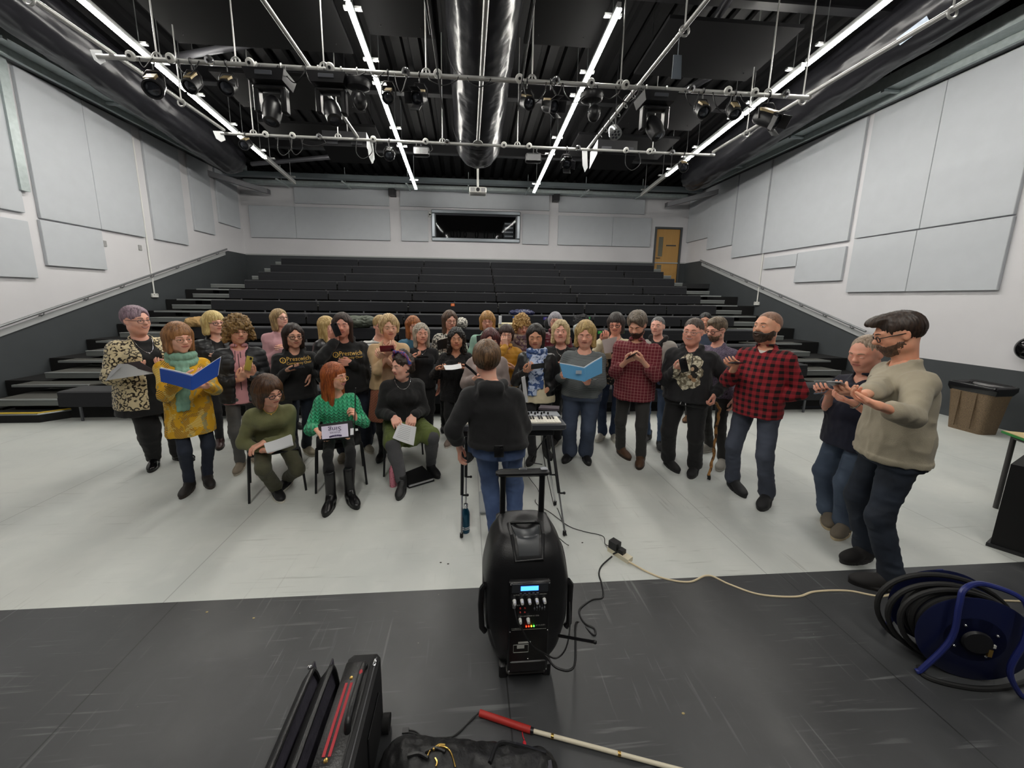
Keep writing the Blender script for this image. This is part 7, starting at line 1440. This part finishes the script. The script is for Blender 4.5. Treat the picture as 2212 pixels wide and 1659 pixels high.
MB_ = MB().cyl(L(-.07, yf-.008, .455), L(-.07, yf-.035, .455), .007, 8).build('jack_plug', M_chrome, pa)
MB().cyl(L(.13, yf-.02, .29), L(.235, yf-.16, .4), .006, 8).sph(L(.235, yf-.16, .4), .008, 8, 6).build('antenna', M_pp, pa)
pa.scale = (PSC,)*3
def L(x, y, z): return (S0[0]+x*PSC, S0[1]+y*PSC, z*PSC)
def cable(name, label, pts, r, mt, cat='cable', n=7): tag(MB().tube(smoothpath(pts, n), r, 7).build(name, mt), label, cat); 
Fz = lambda px, py, z=.006: at(px, py, z=z)
M_ccab = mat('cream cable', 'd9c9a8', .5)
cable('power_cable', 'black mains cable looping from the wheeled loudspeaker to the extension block', [L(.07, yf-.02, .2), L(.12, yf-.06, .17), L(.2, yf-.04, .16), Fz(1245, 1345, .01), Fz(1282, 1372), Fz(1284, 1358), Fz(1262, 1345), Fz(1252, 1318), Fz(1278, 1296), Fz(1302, 1290), Fz(1300, 1262), Fz(1294, 1240), Fz(1300, 1222), Fz(1322, 1202, .03)], .0055, M_wire)
cable('audio_cable', 'thin black audio cable plugged into the loudspeaker panel', [L(-.07, yf-.02, .455), L(-.06, yf-.05, .41), L(-.045, yf-.05, .38), L(.0, yf-.06, .3), L(.06, yf-.05, .24), L(.12, yf-.04, .2), L(.17, yf-.02, .25), L(.2, -.1, .35), L(.21, .1, .5), L(.17, .25, .5), Fz(1228, 1178), Fz(1222, 1150), Fz(1205, 1100), Fz(1196, 1090, .01), np.array((kx1-.16, ky+.05, .5)), np.array((kx1-.17, ky+.1, KZ-.08))], .0035, M_wire)
cable('power_cable', 'thin black keyboard power lead trailing to the extension block', [np.array((kx1-.3, ky+.12, KZ-.08)), np.array((kx1-.31, ky+.12, .3)), Fz(1163, 1060), Fz(1157, 1085), Fz(1190, 1108), Fz(1228, 1136), Fz(1262, 1148), Fz(1302, 1158), Fz(1308, 1176), Fz(1330, 1182, .04)], .003, M_wire)
a, b = Fz(1322, 1190, 0), Fz(1356, 1212, 0); d = nrm(b-a); e = np.array((-d[1], d[0], 0)); t = thing('extension_block', 'cream four way extension block on the pale floor', 'extension block', a)
MB().obox((a+b)/2+(0, 0, .017), d, e, (0, 0, 1), np.linalg.norm(b-a)/2+.02, .03, .017).build('block', mat('cream plastic', 'd6cdb4', .4), t, smooth=False)
tag(MB().obox(a+d*.02+(0, 0, .065), d, e, (0, 0, 1), .035, .03, .03).build('mains_adapter', M_wire, smooth=False), 'square black mains adapter plugged into the extension block', 'adapter'); tag(MB().obox(a+d*.085+(0, 0, .05), d, e, (0, 0, 1), .02, .022, .016).cyl(a+d*.08+(0, 0, .055), a+d*.05-e*.06+(0, 0, .03), .006, 6).build('mains_plug', M_wire, smooth=False), 'small black plug beside the mains adapter', 'plug')
cable('extension_lead', 'cream extension lead winding over the black floor to the cable reel', [Fz(1356, 1212, .02), Fz(1400, 1236), Fz(1440, 1251), Fz(1490, 1257), Fz(1530, 1243), Fz(1575, 1262), Fz(1640, 1284), Fz(1720, 1289), Fz(1760, 1278), Fz(1830, 1276), Fz(1900, 1288), Fz(1935, 1278), Fz(1942, 1266), Fz(1965, 1276), Fz(2050, 1290), Fz(2160, 1297), Fz(2300, 1302)], .0065, M_ccab)
# ================================================================ foreground cases, cane, bags
M_case = mat('black ballistic nylon', '121214', .62, bump=.25, bscale=500); M_lea = mat('black leather trim', '1a1a1b', .35, bump=.15, bscale=120); M_lin = mat('grey satin lining', '5d5a66', .4, bump=.6, bscale=26); M_redst = mat('red stripe', 'a3202c', .6); M_gold = mat('gold metal', 'c9a45c', .25, metal=.9)
Ra = at(831, 1562, z=0.); ybk = Ra[1]; zt = at(829, 1404, y=ybk)[2]; Lt_ = at(757, 1397, y=ybk)
sc_ = thing('trolley_case', 'open black wheeled case with red striped handle panel, standing on the black floor', 'case', (Ra[0]-.1, ybk-.2, 0))
W1 = Ra[0]; W0 = at(742, 1500, z=zt)[0]; W0 = Lt_[0]-.005; yfr = ybk-.46
MB().rbox(W0, W1, yfr, ybk, .015, zt, .018).build('body', M_case, sc_)
pl = .13; MB().rbox(W0+.004, W1-.03, yfr+.05, ybk-.05, zt-.002, zt+.008, .004).build('top_panel', M_lea, sc_)
for u in (.3, .48): x = W0+(W1-W0)*u*.8; MB().box(x-.005, x+.005, yfr+.08, ybk-.14, zt+.008, zt+.0095).build('red_stripe', M_redst, sc_, smooth=False)
for y in (yfr+.07, ybk-.12): MB().lathe([(0, 0), (.008, 0), (.006, .003), (0, .004)], (W0+(W1-W0)*.33, y, zt+.008), (0, 0, 1), 14).build('rivet', M_gold, sc_)
x = W0+(W1-W0)*.66; P = smoothpath([(x, yfr+.15, zt+.005), (x, yfr+.16, zt+.035), (x, yfr+.2, zt+.045), (x, ybk-.13, zt+.045), (x, ybk-.09, zt+.035), (x, ybk-.08, zt+.005)], 6); hd = MB().tube(P, .012, 10).build('carry_handle', M_lea, sc_); MB().sph((x, ybk-.14, zt+.052), (.008, .018, .006), 10, 6).build('handle_badge', M_redst, hd)
MB().tube([(W1-.012, yfr+.02, zt-.002), (W1-.012, ybk-.03, zt-.002)], .003, 6).build('zip', mat('zip teeth', '4c4c4e', .6), sc_); MB().rbox(W1-.02, W1-.008, ybk-.07, ybk-.04, zt-.004, zt+.006, .003).build('zip_pull', M_chrome, sc_)
for y in (ybk-.2, ybk-.1): MB().lathe([(0, 0), (.006, 0), (.004, .003), (0, .004)], (W1, y, zt*.6), (1, 0, 0), 12).build('stud', M_chrome, sc_)
MB().cyl((W1-.0, ybk-.03, .04), (W1+.03, ybk-.03, .04), .035, 18).build('wheel', mat('black rubber', '111112', .8), sc_); MB().rbox(W1, W1+.006, ybk-.25, ybk-.08, .06, zt*.7, .002).build('side_pocket', M_case, sc_)
# open compartments: two padded shells leaning away to the left
def shell(xb, xt, w, nm, lining, h_):
    A = [(xb, yfr, .01), (xb, ybk-.02, .01), (xt, ybk-.02, h_), (xt, yfr, h_)]; O = np.array((-1, 0, (xt-xb)/h_)); O = -nrm((1, 0, -(xt-xb)/h_))*w
    n = 10; P = []
    for u in np.linspace(0, 1, n):
        row = []
        for v in np.linspace(0, 1, n):
            y = yfr+(ybk-.02-yfr)*u; z = .01+(h_-.01)*v; x = xb+(xt-xb)*v; e = max(abs(u-.5), abs(v-.5))*2; row.append(np.array((x, y, z))+O*(.12+.88*(1-e**6)))
        P.append(row)
    o_ = MB().sheet(P, .006).build(nm, M_case, sc_)
    Q = [[p-O*.25*(1 if 0 < i < n-1 and 0 < j < n-1 else .02)+np.array((0, 0, 0)) for j, p in enumerate(r)] for i, r in enumerate(P)]
    MB().sheet(Q, .003).build('lining', lining, o_)
    rim = [(xb, yfr+.01, .02), (xb+(xt-xb)*.5, yfr, h_*.5), (xt, yfr+.03, h_-.02), (xt, yfr+.1, h_), (xt, ybk-.1, h_), (xt, ybk-.04, h_-.03), (xb+(xt-xb)*.5, ybk-.02, h_*.5), (xb, ybk-.03, .02)]
    MB().tube(smoothpath(rim, 6), .009, 8).build('piping', M_lea, o_); return o_
xt2 = at(715, 1400, y=ybk-.05)[0]; xt1 = at(690, 1402, y=ybk-.05)[0]; 
shell(W0-.035, xt2-.0, .05, 'front_compartment', M_lin, zt*.99); shell(W0-.085, xt1-.03, .05, 'lid', M_lin, zt*.97)
MB().rbox(xt1-.05, xt1-.035, ybk-.06, ybk-.05, zt*.97, zt*.97+.015, .002).build('zip_pull', M_chrome, sc_)
# white cane
cn = thing('folding_cane', 'white folding cane with a ribbed red grip lying on the black floor', 'cane', Fz(1040, 1540, 0))
A = Fz(1036, 1540, .016); B = Fz(1146, 1577, .016); D = nrm(B-A); Cc = Fz(1480, 1666, .014); 
P = [A+(B-A)*t for t in np.linspace(0, 1, 40)]; MB().tube(P, [.0135+.0009*(k % 2) for k in range(40)], 12).build('grip', mat('red rubber grip', 'a8261f', .6), cn); MB().cyl(B, B+D*.014, .012, 12).build('collar', M_lamp, cn)
E0 = B+D*.014; dl_ = Cc-E0; MB().tube([E0, Cc], .0085, 12).build('shaft', mat('white reflective cane', 'd8cfb8', .35), cn)
for px, py in ((1193, 1594), (1338, 1631)): q = Fz(px, py, .014); t_ = ((q-E0)@dl_)/(dl_@dl_); q = E0+dl_*t_; MB().cyl(q-nrm(dl_)*.006, q+nrm(dl_)*.006, .0098, 12).build('joint_ring', M_gold, cn)
MB().tube(smoothpath([A, Fz(1020, 1552), Fz(985, 1588), Fz(945, 1594), Fz(915, 1592), Fz(897, 1580), Fz(880, 1577)], 6), .003, 6).tube(smoothpath([A+(0, .005, 0), Fz(1012, 1562), Fz(970, 1596), Fz(925, 1600), Fz(905, 1588), Fz(882, 1582)], 6), .003, 6).build('wrist_cord', mat('black elastic cord', '141414', .7), cn)
q = Fz(876, 1579, .006); MB().obox(q, (1, 0, 0), (0, 1, 0), (0, 0, 1), .014, .01, .006).build('cord_stop', M_lamp, cn, smooth=False)
MB().tube(smoothpath([Fz(1128, 1580), Fz(1130, 1592), Fz(1133, 1598)], 5), .0025, 6).sph(Fz(1133, 1606, .006), (.008, .012, .006), 10, 6).build('tassel', mat('red tassel', 'b5202c', .8), cn)
# backpack
def lump(name, label, c, r, mt, cat, seed=1, amp=.02, sc3=(9, 9, 9), h=.012, parts=None, zf=0.):
    s = SD(np.array(c)-np.array(r)*1.25-.03, np.array(c)+np.array(r)*1.25+.03, h); s.ell(c, r, 0)
    for pc, pr in (parts or []): s.ell(np.array(c)+pc, pr, .05)
    V, F = s.mesh(1); V = folds(V, F, amp, seed, sc3); V[:, 2] = np.maximum(V[:, 2], zf+.002); return tag(link_mesh(name, V, F, mt), label, cat)
bp = thing('backpack', 'black backpack with gold zips lying at the bottom edge of the photo', 'bag', Fz(950, 1655, 0))
s = SD((-.45, .75, 0), (.35, 1.3, .3), .009); cA = Fz(880, 1660, .0); cB = Fz(1150, 1680, 0); s.cap((cA[0], cA[1]-.06, .08), (cB[0], cB[1]-.06, .08), .1, .09, .03); s.cap((cA[0]+.06, cA[1]-.12, .12), (cA[0]+.2, cA[1]-.12, .12), .08, .08, .04); s.below(.002)
V, F = s.mesh(1); V = folds(V, F, .012, 5, (14, 14, 14)); V[:, 2] = np.maximum(V[:, 2], .005); link_mesh('pack', V, F, mat('black nylon pack', '131314', .5, bump=.3, bscale=60), bp)
bv = BVHTree.FromPolygons([tuple(v) for v in V], [tuple(map(int, f)) for f in F])
def drop(px, py, off=.004):
    d = ray(px, py); h = bv.ray_cast(Vector(CAM), Vector(d).normalized()); return np.array(h[0])+np.array((0, 0, off)) if h[0] is not None else at(px, py, z=.1)
for P, nm, m_, r in (([(922, 1640), (930, 1622), (948, 1614), (966, 1618), (976, 1632), (984, 1659)], 'zip', M_gold, .003), ([(918, 1626), (940, 1618), (962, 1626)], 'zip_tape', M_lea, .006), ([(935, 1622), (948, 1612), (962, 1612)], 'buckle', M_gold, .005), ([(940, 1640), (944, 1648), (942, 1658)], 'zip_pull', M_gold, .004), ([(880, 1635), (905, 1630), (925, 1640)], 'strap', M_lea, .007), ([(1058, 1650), (1078, 1608), (1120, 1612), (1180, 1630)], 'carry_loop', M_lea, .008)):
    MB().tube(smoothpath([drop(*p) for p in P], 5), r, 6).build(nm, m_, bp)
g = G('grey bag with pale rings', .8); v = g.vor(24, 'F1', g.vec((1, 1, 0))); rg = g.math('MULTIPLY', g.step(v, .16, .18), g.math('SUBTRACT', 1., g.step(v, .3, .32))); g.col(g.mix(g.math('MULTIPLY', rg, .5), '3e3d44', '8d8b93')); 
Q = [drop(1020, 1655, .02), drop(1090, 1640, .02), drop(1150, 1626, .02), drop(1205, 1625, .02)]
c4 = [Fz(1000, 1672, .19), Fz(1190, 1650, .14), Fz(1200, 1720, .14), Fz(1000, 1740, .19)]
cl = thing('cloth_bag', 'grey cloth bag with small pale rings lying on the black backpack', 'bag', c4[0]); quadsheet(MB(), c4, .02, .012).build('cloth', g.m, cl)
# ================================================================ cable reel
M_navy = mat('navy enamel', '141a3c', .35); M_navy2 = mat('blue steel tube', '232c6a', .3); M_hose = mat('thick black cable', '161616', .6)
rc = at(2095, 1395, y=1.72); ax = nrm((.42, .83, .22)); ax = nrm((.36, .93, .0)); R0 = .225
p0 = at(2105, 1382, z=.235); rl = thing('cable_reel', 'large navy blue cable reel with thick black cable on the black floor', 'cable reel', (p0[0], p0[1], 0))
cf = np.array(p0); cb = cf+ax*.2
for c, nm in ((cf, 'flange'), (cb, 'flange')):
    MB().lathe([(0, 0), (R0, 0), (R0+.006, .004), (R0, .01), (0, .01)], c, ax, 48).build(nm, M_navy, rl)
MB().lathe([(0, 0), (.12, 0), (.12, .2), (0, .2)], cf, ax, 24).build('drum', M_navy, rl)
u = nrm(np.cross(ax, (0, 0, 1))); v = np.cross(u, ax)
for k, (rr_, of, dx, dz) in enumerate(((.19, .05, 0, 0), (.2, .08, 0, .0), (.19, .11, 0, 0), (.2, .14, 0, 0), (.225, .06, .03, .0), (.235, .1, .045, -.01), (.25, .14, .055, -.0))):
    a = np.linspace(0, 2*math.pi, 44, endpoint=False); P = [cf+ax*(of+.02*math.sin(t))+u*(rr_*math.cos(t)-dx*(1+math.cos(t-math.pi))*.6*(1 if u[0] > 0 else -1)*1)+v*(rr_*.9*math.sin(t)+dz) for t in a]
    P = np.array(P); P[:, 2] = np.maximum(P[:, 2], .018); MB().tube(P, .013, 8, closed=True).build('cable_turn', M_hose, rl)
fr = lambda s_: [cf+ax*s_+u*-.19+v*-.05+(0, 0, 0), cf+ax*s_+u*-.2+v*.2, cf+ax*s_+u*-.1+v*.31, cf+ax*s_+u*.1+v*.31, cf+ax*s_+u*.2+v*.2, cf+ax*s_+u*.2+v*-.05]
for s_ in (-.04,):
    P = smoothpath([cf+ax*s_-u*.22+(0, 0, -.25), cf+ax*s_-u*.12+v*0, cf+ax*s_-u*.12+v*.2, cf+ax*(s_+.02)-u*.1+v*.28, cf+ax*(s_+.06)+v*.3, cf+ax*(s_+.02)+u*.12+v*.27, cf+ax*s_+u*.14+v*.1, cf+ax*s_+u*.12+v*-.1, cf+ax*s_+u*.2+(0, 0, -.25)], 7); P[:, 2] = np.maximum(P[:, 2], .014); MB().tube(P, .012, 8).build('frame', M_navy2, rl)
P = smoothpath([cb+ax*.04-u*.2+(0, 0, -.25), cb+ax*.04-u*.12, cb+ax*.04+v*.2, cb+ax*.04+u*.12, cb+ax*.04+u*.2+(0, 0, -.25)], 7); P[:, 2] = np.maximum(P[:, 2], .014); MB().tube(P, .012, 8).build('frame', M_navy2, rl)
MB().lathe([(0, 0), (.06, 0), (.055, .012), (0, .014)], cf-ax*.012, -ax, 24).build('hub', M_lamp, rl)
for k in range(4): a = k*1.57+.6; MB().sph(cf-ax*.006+u*.09*math.cos(a)+v*.09*math.sin(a), .007, 8, 6).build('bolt', M_chrome, rl)
MB().obox(cf-ax*.02+u*.03, u, v, ax, .035, .008, .004).build('hub_label', M_lab, rl, smooth=False); MB().obox(cf-ax*.02-v*.04+u*.05, u, v, ax, .008, .02, .005).build('brass_clip', M_gold, rl, smooth=False)
P = [Fz(1985, 1440, .012), Fz(2000, 1462, .012), Fz(2060, 1480, .012), Fz(2130, 1488, .012), Fz(2200, 1478, .012), Fz(2300, 1440, .012)]
tag(MB().tube(smoothpath(P, 7), .012, 8).build('thick_cable', M_hose), 'thick black cable curving over the floor in front of the reel', 'cable')
# ================================================================ bin, table, box at the right
b0 = at(2113, 938, z=0); bx, by = b0[0]+.12, b0[1]+.16
bn = thing('litter_bin', 'speckled brown plastic bin with a black liner against the right wall', 'bin', (bx, by, 0)); g = G('speckled brown plastic', .6); g.col(g.mix(g.step(g.noise(120, 2), .4, .6), '75624a', '5a4a38'))
def rr(w, d, z, n=10):
    P = []
    for sx, sy, a0 in ((1, 1, 0), (-1, 1, 90), (-1, -1, 180), (1, -1, 270)):
        for k in range(n): a = math.radians(a0+90*k/(n-1)); r = .06; P.append((bx+sx*(w-r)+r*math.cos(a), by+sy*(d-r)+r*math.sin(a), z))
    return P
rings = [rr(.15, .2, 0), rr(.18, .235, .5), rr(.19, .25, .62), rr(.2, .26, .68)]; n = 40; V = [p for q in rings for p in q]; F = [list(range(n))[::-1]]+[[k*n+i, k*n+(i+1) % n, (k+1)*n+(i+1) % n, (k+1)*n+i] for k in range(3) for i in range(n)]
link_mesh('tub', V, F, g.m, bn, smooth='auto'); 
for q in (-1, 1): MB().rbox(bx-.2, bx-.178, by+q*.09-.008, by+q*.09+.008, .06, .6, .004).build('moulded_rib', g.m, bn)
rings = [rr(.195, .255, .6), rr(.212, .272, .66), rr(.215, .275, .72), rr(.2, .25, .74), rr(.17, .22, .7), rr(.13, .18, .5)]; V = np.array([p for q in rings for p in q]); V += .014*np.stack([vnoise(V*17, 1), vnoise(V*17, 2), vnoise(V*13, 3)], 1); link_mesh('bin_liner', V, [[k*n+i, k*n+(i+1) % n, (k+1)*n+(i+1) % n, (k+1)*n+i] for k in range(5) for i in range(n)], mat('black bin liner', '141416', .22), bn)
tz = .72; T0 = at(2163, 930, z=tz+.02); T1 = at(2212, 948, z=tz+.02); td = nrm(T1-T0); te = np.array((-td[1], td[0], 0)); te = te if te[0] > 0 else -te; ty = T0[1]
tb = thing('classroom_table', 'green edged wooden table cut off by the right edge of the photo', 'table', (T0[0]+.5, T0[1], 0)); M_leg = mat('grey table leg', '4a4848', .45, metal=.4)
tc_ = T0+td*.6+te*.3; MB().obox(tc_+(0, 0, -.01), td, te, (0, 0, 1), .6, .3, .01).build('edge', mat('green edge', '2f7d3c', .5), tb, smooth=False); MB().obox(tc_+(0, 0, .002), td, te, (0, 0, 1), .592, .292, .002).build('top', mat('beech top', 'c7ad78', .4, noise=.06, nscale=5), tb, smooth=False)
lgp = [T0+td*a_+te*b_ for a_ in (.06, 1.14) for b_ in (.05, .55)]
for p in lgp: MB().cyl((p[0], p[1], 0), (p[0], p[1], tz), .018, 12).build('leg', M_leg, tb)
MB().cyl(lgp[0]*(1, 1, 0)+(0, 0, tz-.02), lgp[1]*(1, 1, 0)+(0, 0, tz-.02), .015, 10).cyl(lgp[0]*(1, 1, 0)+(0, 0, tz-.02), lgp[2]*(1, 1, 0)+(0, 0, tz-.02), .015, 10).build('rail', M_leg, tb)
c = T0+td*.22+te*.2; c[2] = tz+.024; t = thing('felt_bag', 'bright green bulky item on the table at the right edge', 'bag', c)
s = SD((c[0]-.1, c[1]-.2, c[2]-.02), (c[0]+.45, c[1]+.2, c[2]+.3), .012); s.ell((c[0]+.12, c[1], c[2]+.09), (.15, .12, .12), 0); s.below(c[2]); V, F = s.mesh(1); link_mesh('bag', V, F, mat('bright green felt', '25a83c', .8), t)
a = at(2137, 1180, z=0); b = at(2160, 1003, y=a[1]); bxh = thing('black_box_speaker', 'tall black loudspeaker box at the right edge of the photo', 'loudspeaker', a)
x0, y0, h_ = a[0], a[1], b[2]; y0 = at(2212, 1212, z=0)[1]
MB().hexa([(x0+.0, a[1], .02), (x0+.2, y0-.12, .02), (x0+.75, y0-.0, .02), (x0+.6, a[1]+.25, .02), (x0, a[1], h_), (x0+.2, y0-.12, h_), (x0+.75, y0, h_), (x0+.6, a[1]+.25, h_)]).build('cabinet', mat('black carpet speaker', '0b0b0c', .85), bxh, smooth=False)
MB().hexa([(x0-.02, a[1]+.01, 0), (x0+.2, y0-.15, 0), (x0+.77, y0-.02, 0), (x0+.6, a[1]+.27, 0), (x0-.02, a[1]+.01, .03), (x0+.2, y0-.15, .03), (x0+.77, y0-.02, .03), (x0+.6, a[1]+.27, .03)]).build('base_trim', M_lamp, bxh, smooth=False)
p = at(2208, 755, x=XR-.1); t = thing('hand_dryer', 'glossy black wall fitting high on the right wall at the photo edge', 'wall fitting', (XR, p[1], p[2])); s = SD((XR-.28, p[1]-.25, p[2]-.25), (XR+.02, p[1]+.25, p[2]+.25), .01); s.ell((XR-.06, p[1]-.05, p[2]+.02), (.14, .14, .17), 0); V, F = s.mesh(2); V[:, 0] = np.minimum(V[:, 0], XR-.002); link_mesh('shell', V, F, mat('gloss black', '0c0c0e', .08), t)
# ================================================================ clothes and bags left on the benches
def onbench(row, px, off=.12): y = 5.77+PT_*(11-row)+off; z = .455+RS*(11-row); return at(px, 700, y=y)[0], y, z
x, y, z = onbench(7, 1128); lump('folded_coat', 'crumpled navy coat on the bench behind the curly haired person', (x, y+.05, z+.05), (.3, .15, .07), mat('navy satin', '1b1f46', .4), 'coat', 3, .03, (12, 12, 12), zf=z)
x, y, z = onbench(8, 775, .1); lump('folded_coat', 'khaki green padded coat on the bench behind the choir hoodie', (x, y, z+.12), (.4, .16, .13), mat('khaki padded nylon', '4b5146', .6), 'coat', 4, .03, (8, 8, 14), zf=z)
x, y, z = onbench(8, 430, .1); lump('folded_coat', 'tan fleece coat behind the person in yellow', (x, y, z+.08), (.25, .15, .11), mat('tan fleece', 'a58556', .9, bump=.5, bscale=60), 'coat', 5, .03, (10, 10, 10), zf=z)
x, y, z = onbench(8, 1256, .1); lump('folded_coat', 'black crumpled coat piled on the bench above the light blue folder', (x, y, z+.14), (.17, .13, .18), mat('black crumpled cotton', '18181b', .8), 'coat', 6, .045, (12, 12, 12), zf=z)
x, y, z = onbench(8, 1250, -.08); lump('scarf_pile', 'silvery scarf hanging from the black coat pile', (x-.02, y-.03, z-.0), (.1, .05, .13), mat('silver scarf', 'a7aaa6', .6), 'scarf', 7, .03, (16, 16, 8))
x, y, z = onbench(8, 1186, .1); lump('handbag', 'small black bag on the bench left of the silver haired person', (x-.02, y, z+.11), (.09, .08, .13), K3, 'bag', 8, .012, zf=z)
x, y, z = onbench(8, 1093, .05); t = thing('tote_bag', 'cream tote bag with a pale carton standing on the bench', 'bag', (x, y, z)); MB().rbox(x-.16, x+.2, y-.05, y+.08, z, z+.13, .02).build('tote', mat('cream canvas', 'cfc4a4', .9), t); MB().rbox(x-.16, x-.1, y-.07, y-.02, z+.1, z+.28, .006).build('carton', M_paper, t)
x, y, z = onbench(8, 998, .05); lump('folded_scarf', 'white and black patterned scarf on the bench beside the brown haired person', (x, y, z+.12), (.12, .1, .12), WPAT, 'scarf', 9, .03, zf=z)
p = at(1725, 885, z=0); lump('holdall', 'black crumpled bag on the floor before the benches at right', (p[0], p[1]+.3, .12), (.34, .22, .16), mat('black holdall', '17181a', .7), 'bag', 10, .05, (7, 7, 7)); tag(MB().cyl((p[0]+.05, p[1]+.05, .045), (p[0]+.5, p[1]+.05, .045), .043, 16).build('rolled_mat', mat('navy roll', '1a1d28', .8)), 'dark rolled mat on the floor beside the black bag', 'mat')
p = at(1578, 822, y=5.95); tag(MB().lathe([(0, 0), (.032, 0), (.03, .005), (.038, .1), (.035, .1)], (p[0], 5.95, .46), (0, 0, 1), 16).build('plastic_cup', mat('clear grey cup', 'a8aca8', .15)), 'clear cup standing on the front bench behind the red checked shirt', 'cup')
# light scraps on the floor
rnd = random.Random(5)
for i, (px, py) in enumerate(((548, 1335), (447, 1322), (1476, 1541), (952, 1215), (968, 1218), (1258, 1172))):
    q = Fz(px, py, .004); tag(MB().sph(q, (.008, .005, .003), 8, 5).build('floor_scrap', mat('scrap '+('pale' if i < 3 else 'dark'), 'b9a878' if i < 3 else '3a3836', .8)), ('tiny pale scrap on the black floor, ' if i < 3 else 'tiny dark crumb on the pale floor, ')+('nearest the open case', 'farthest left', 'right of the cane', 'left of the loudspeaker', 'just left of the loudspeaker top', 'right of the loudspeaker handle')[i], 'scrap')
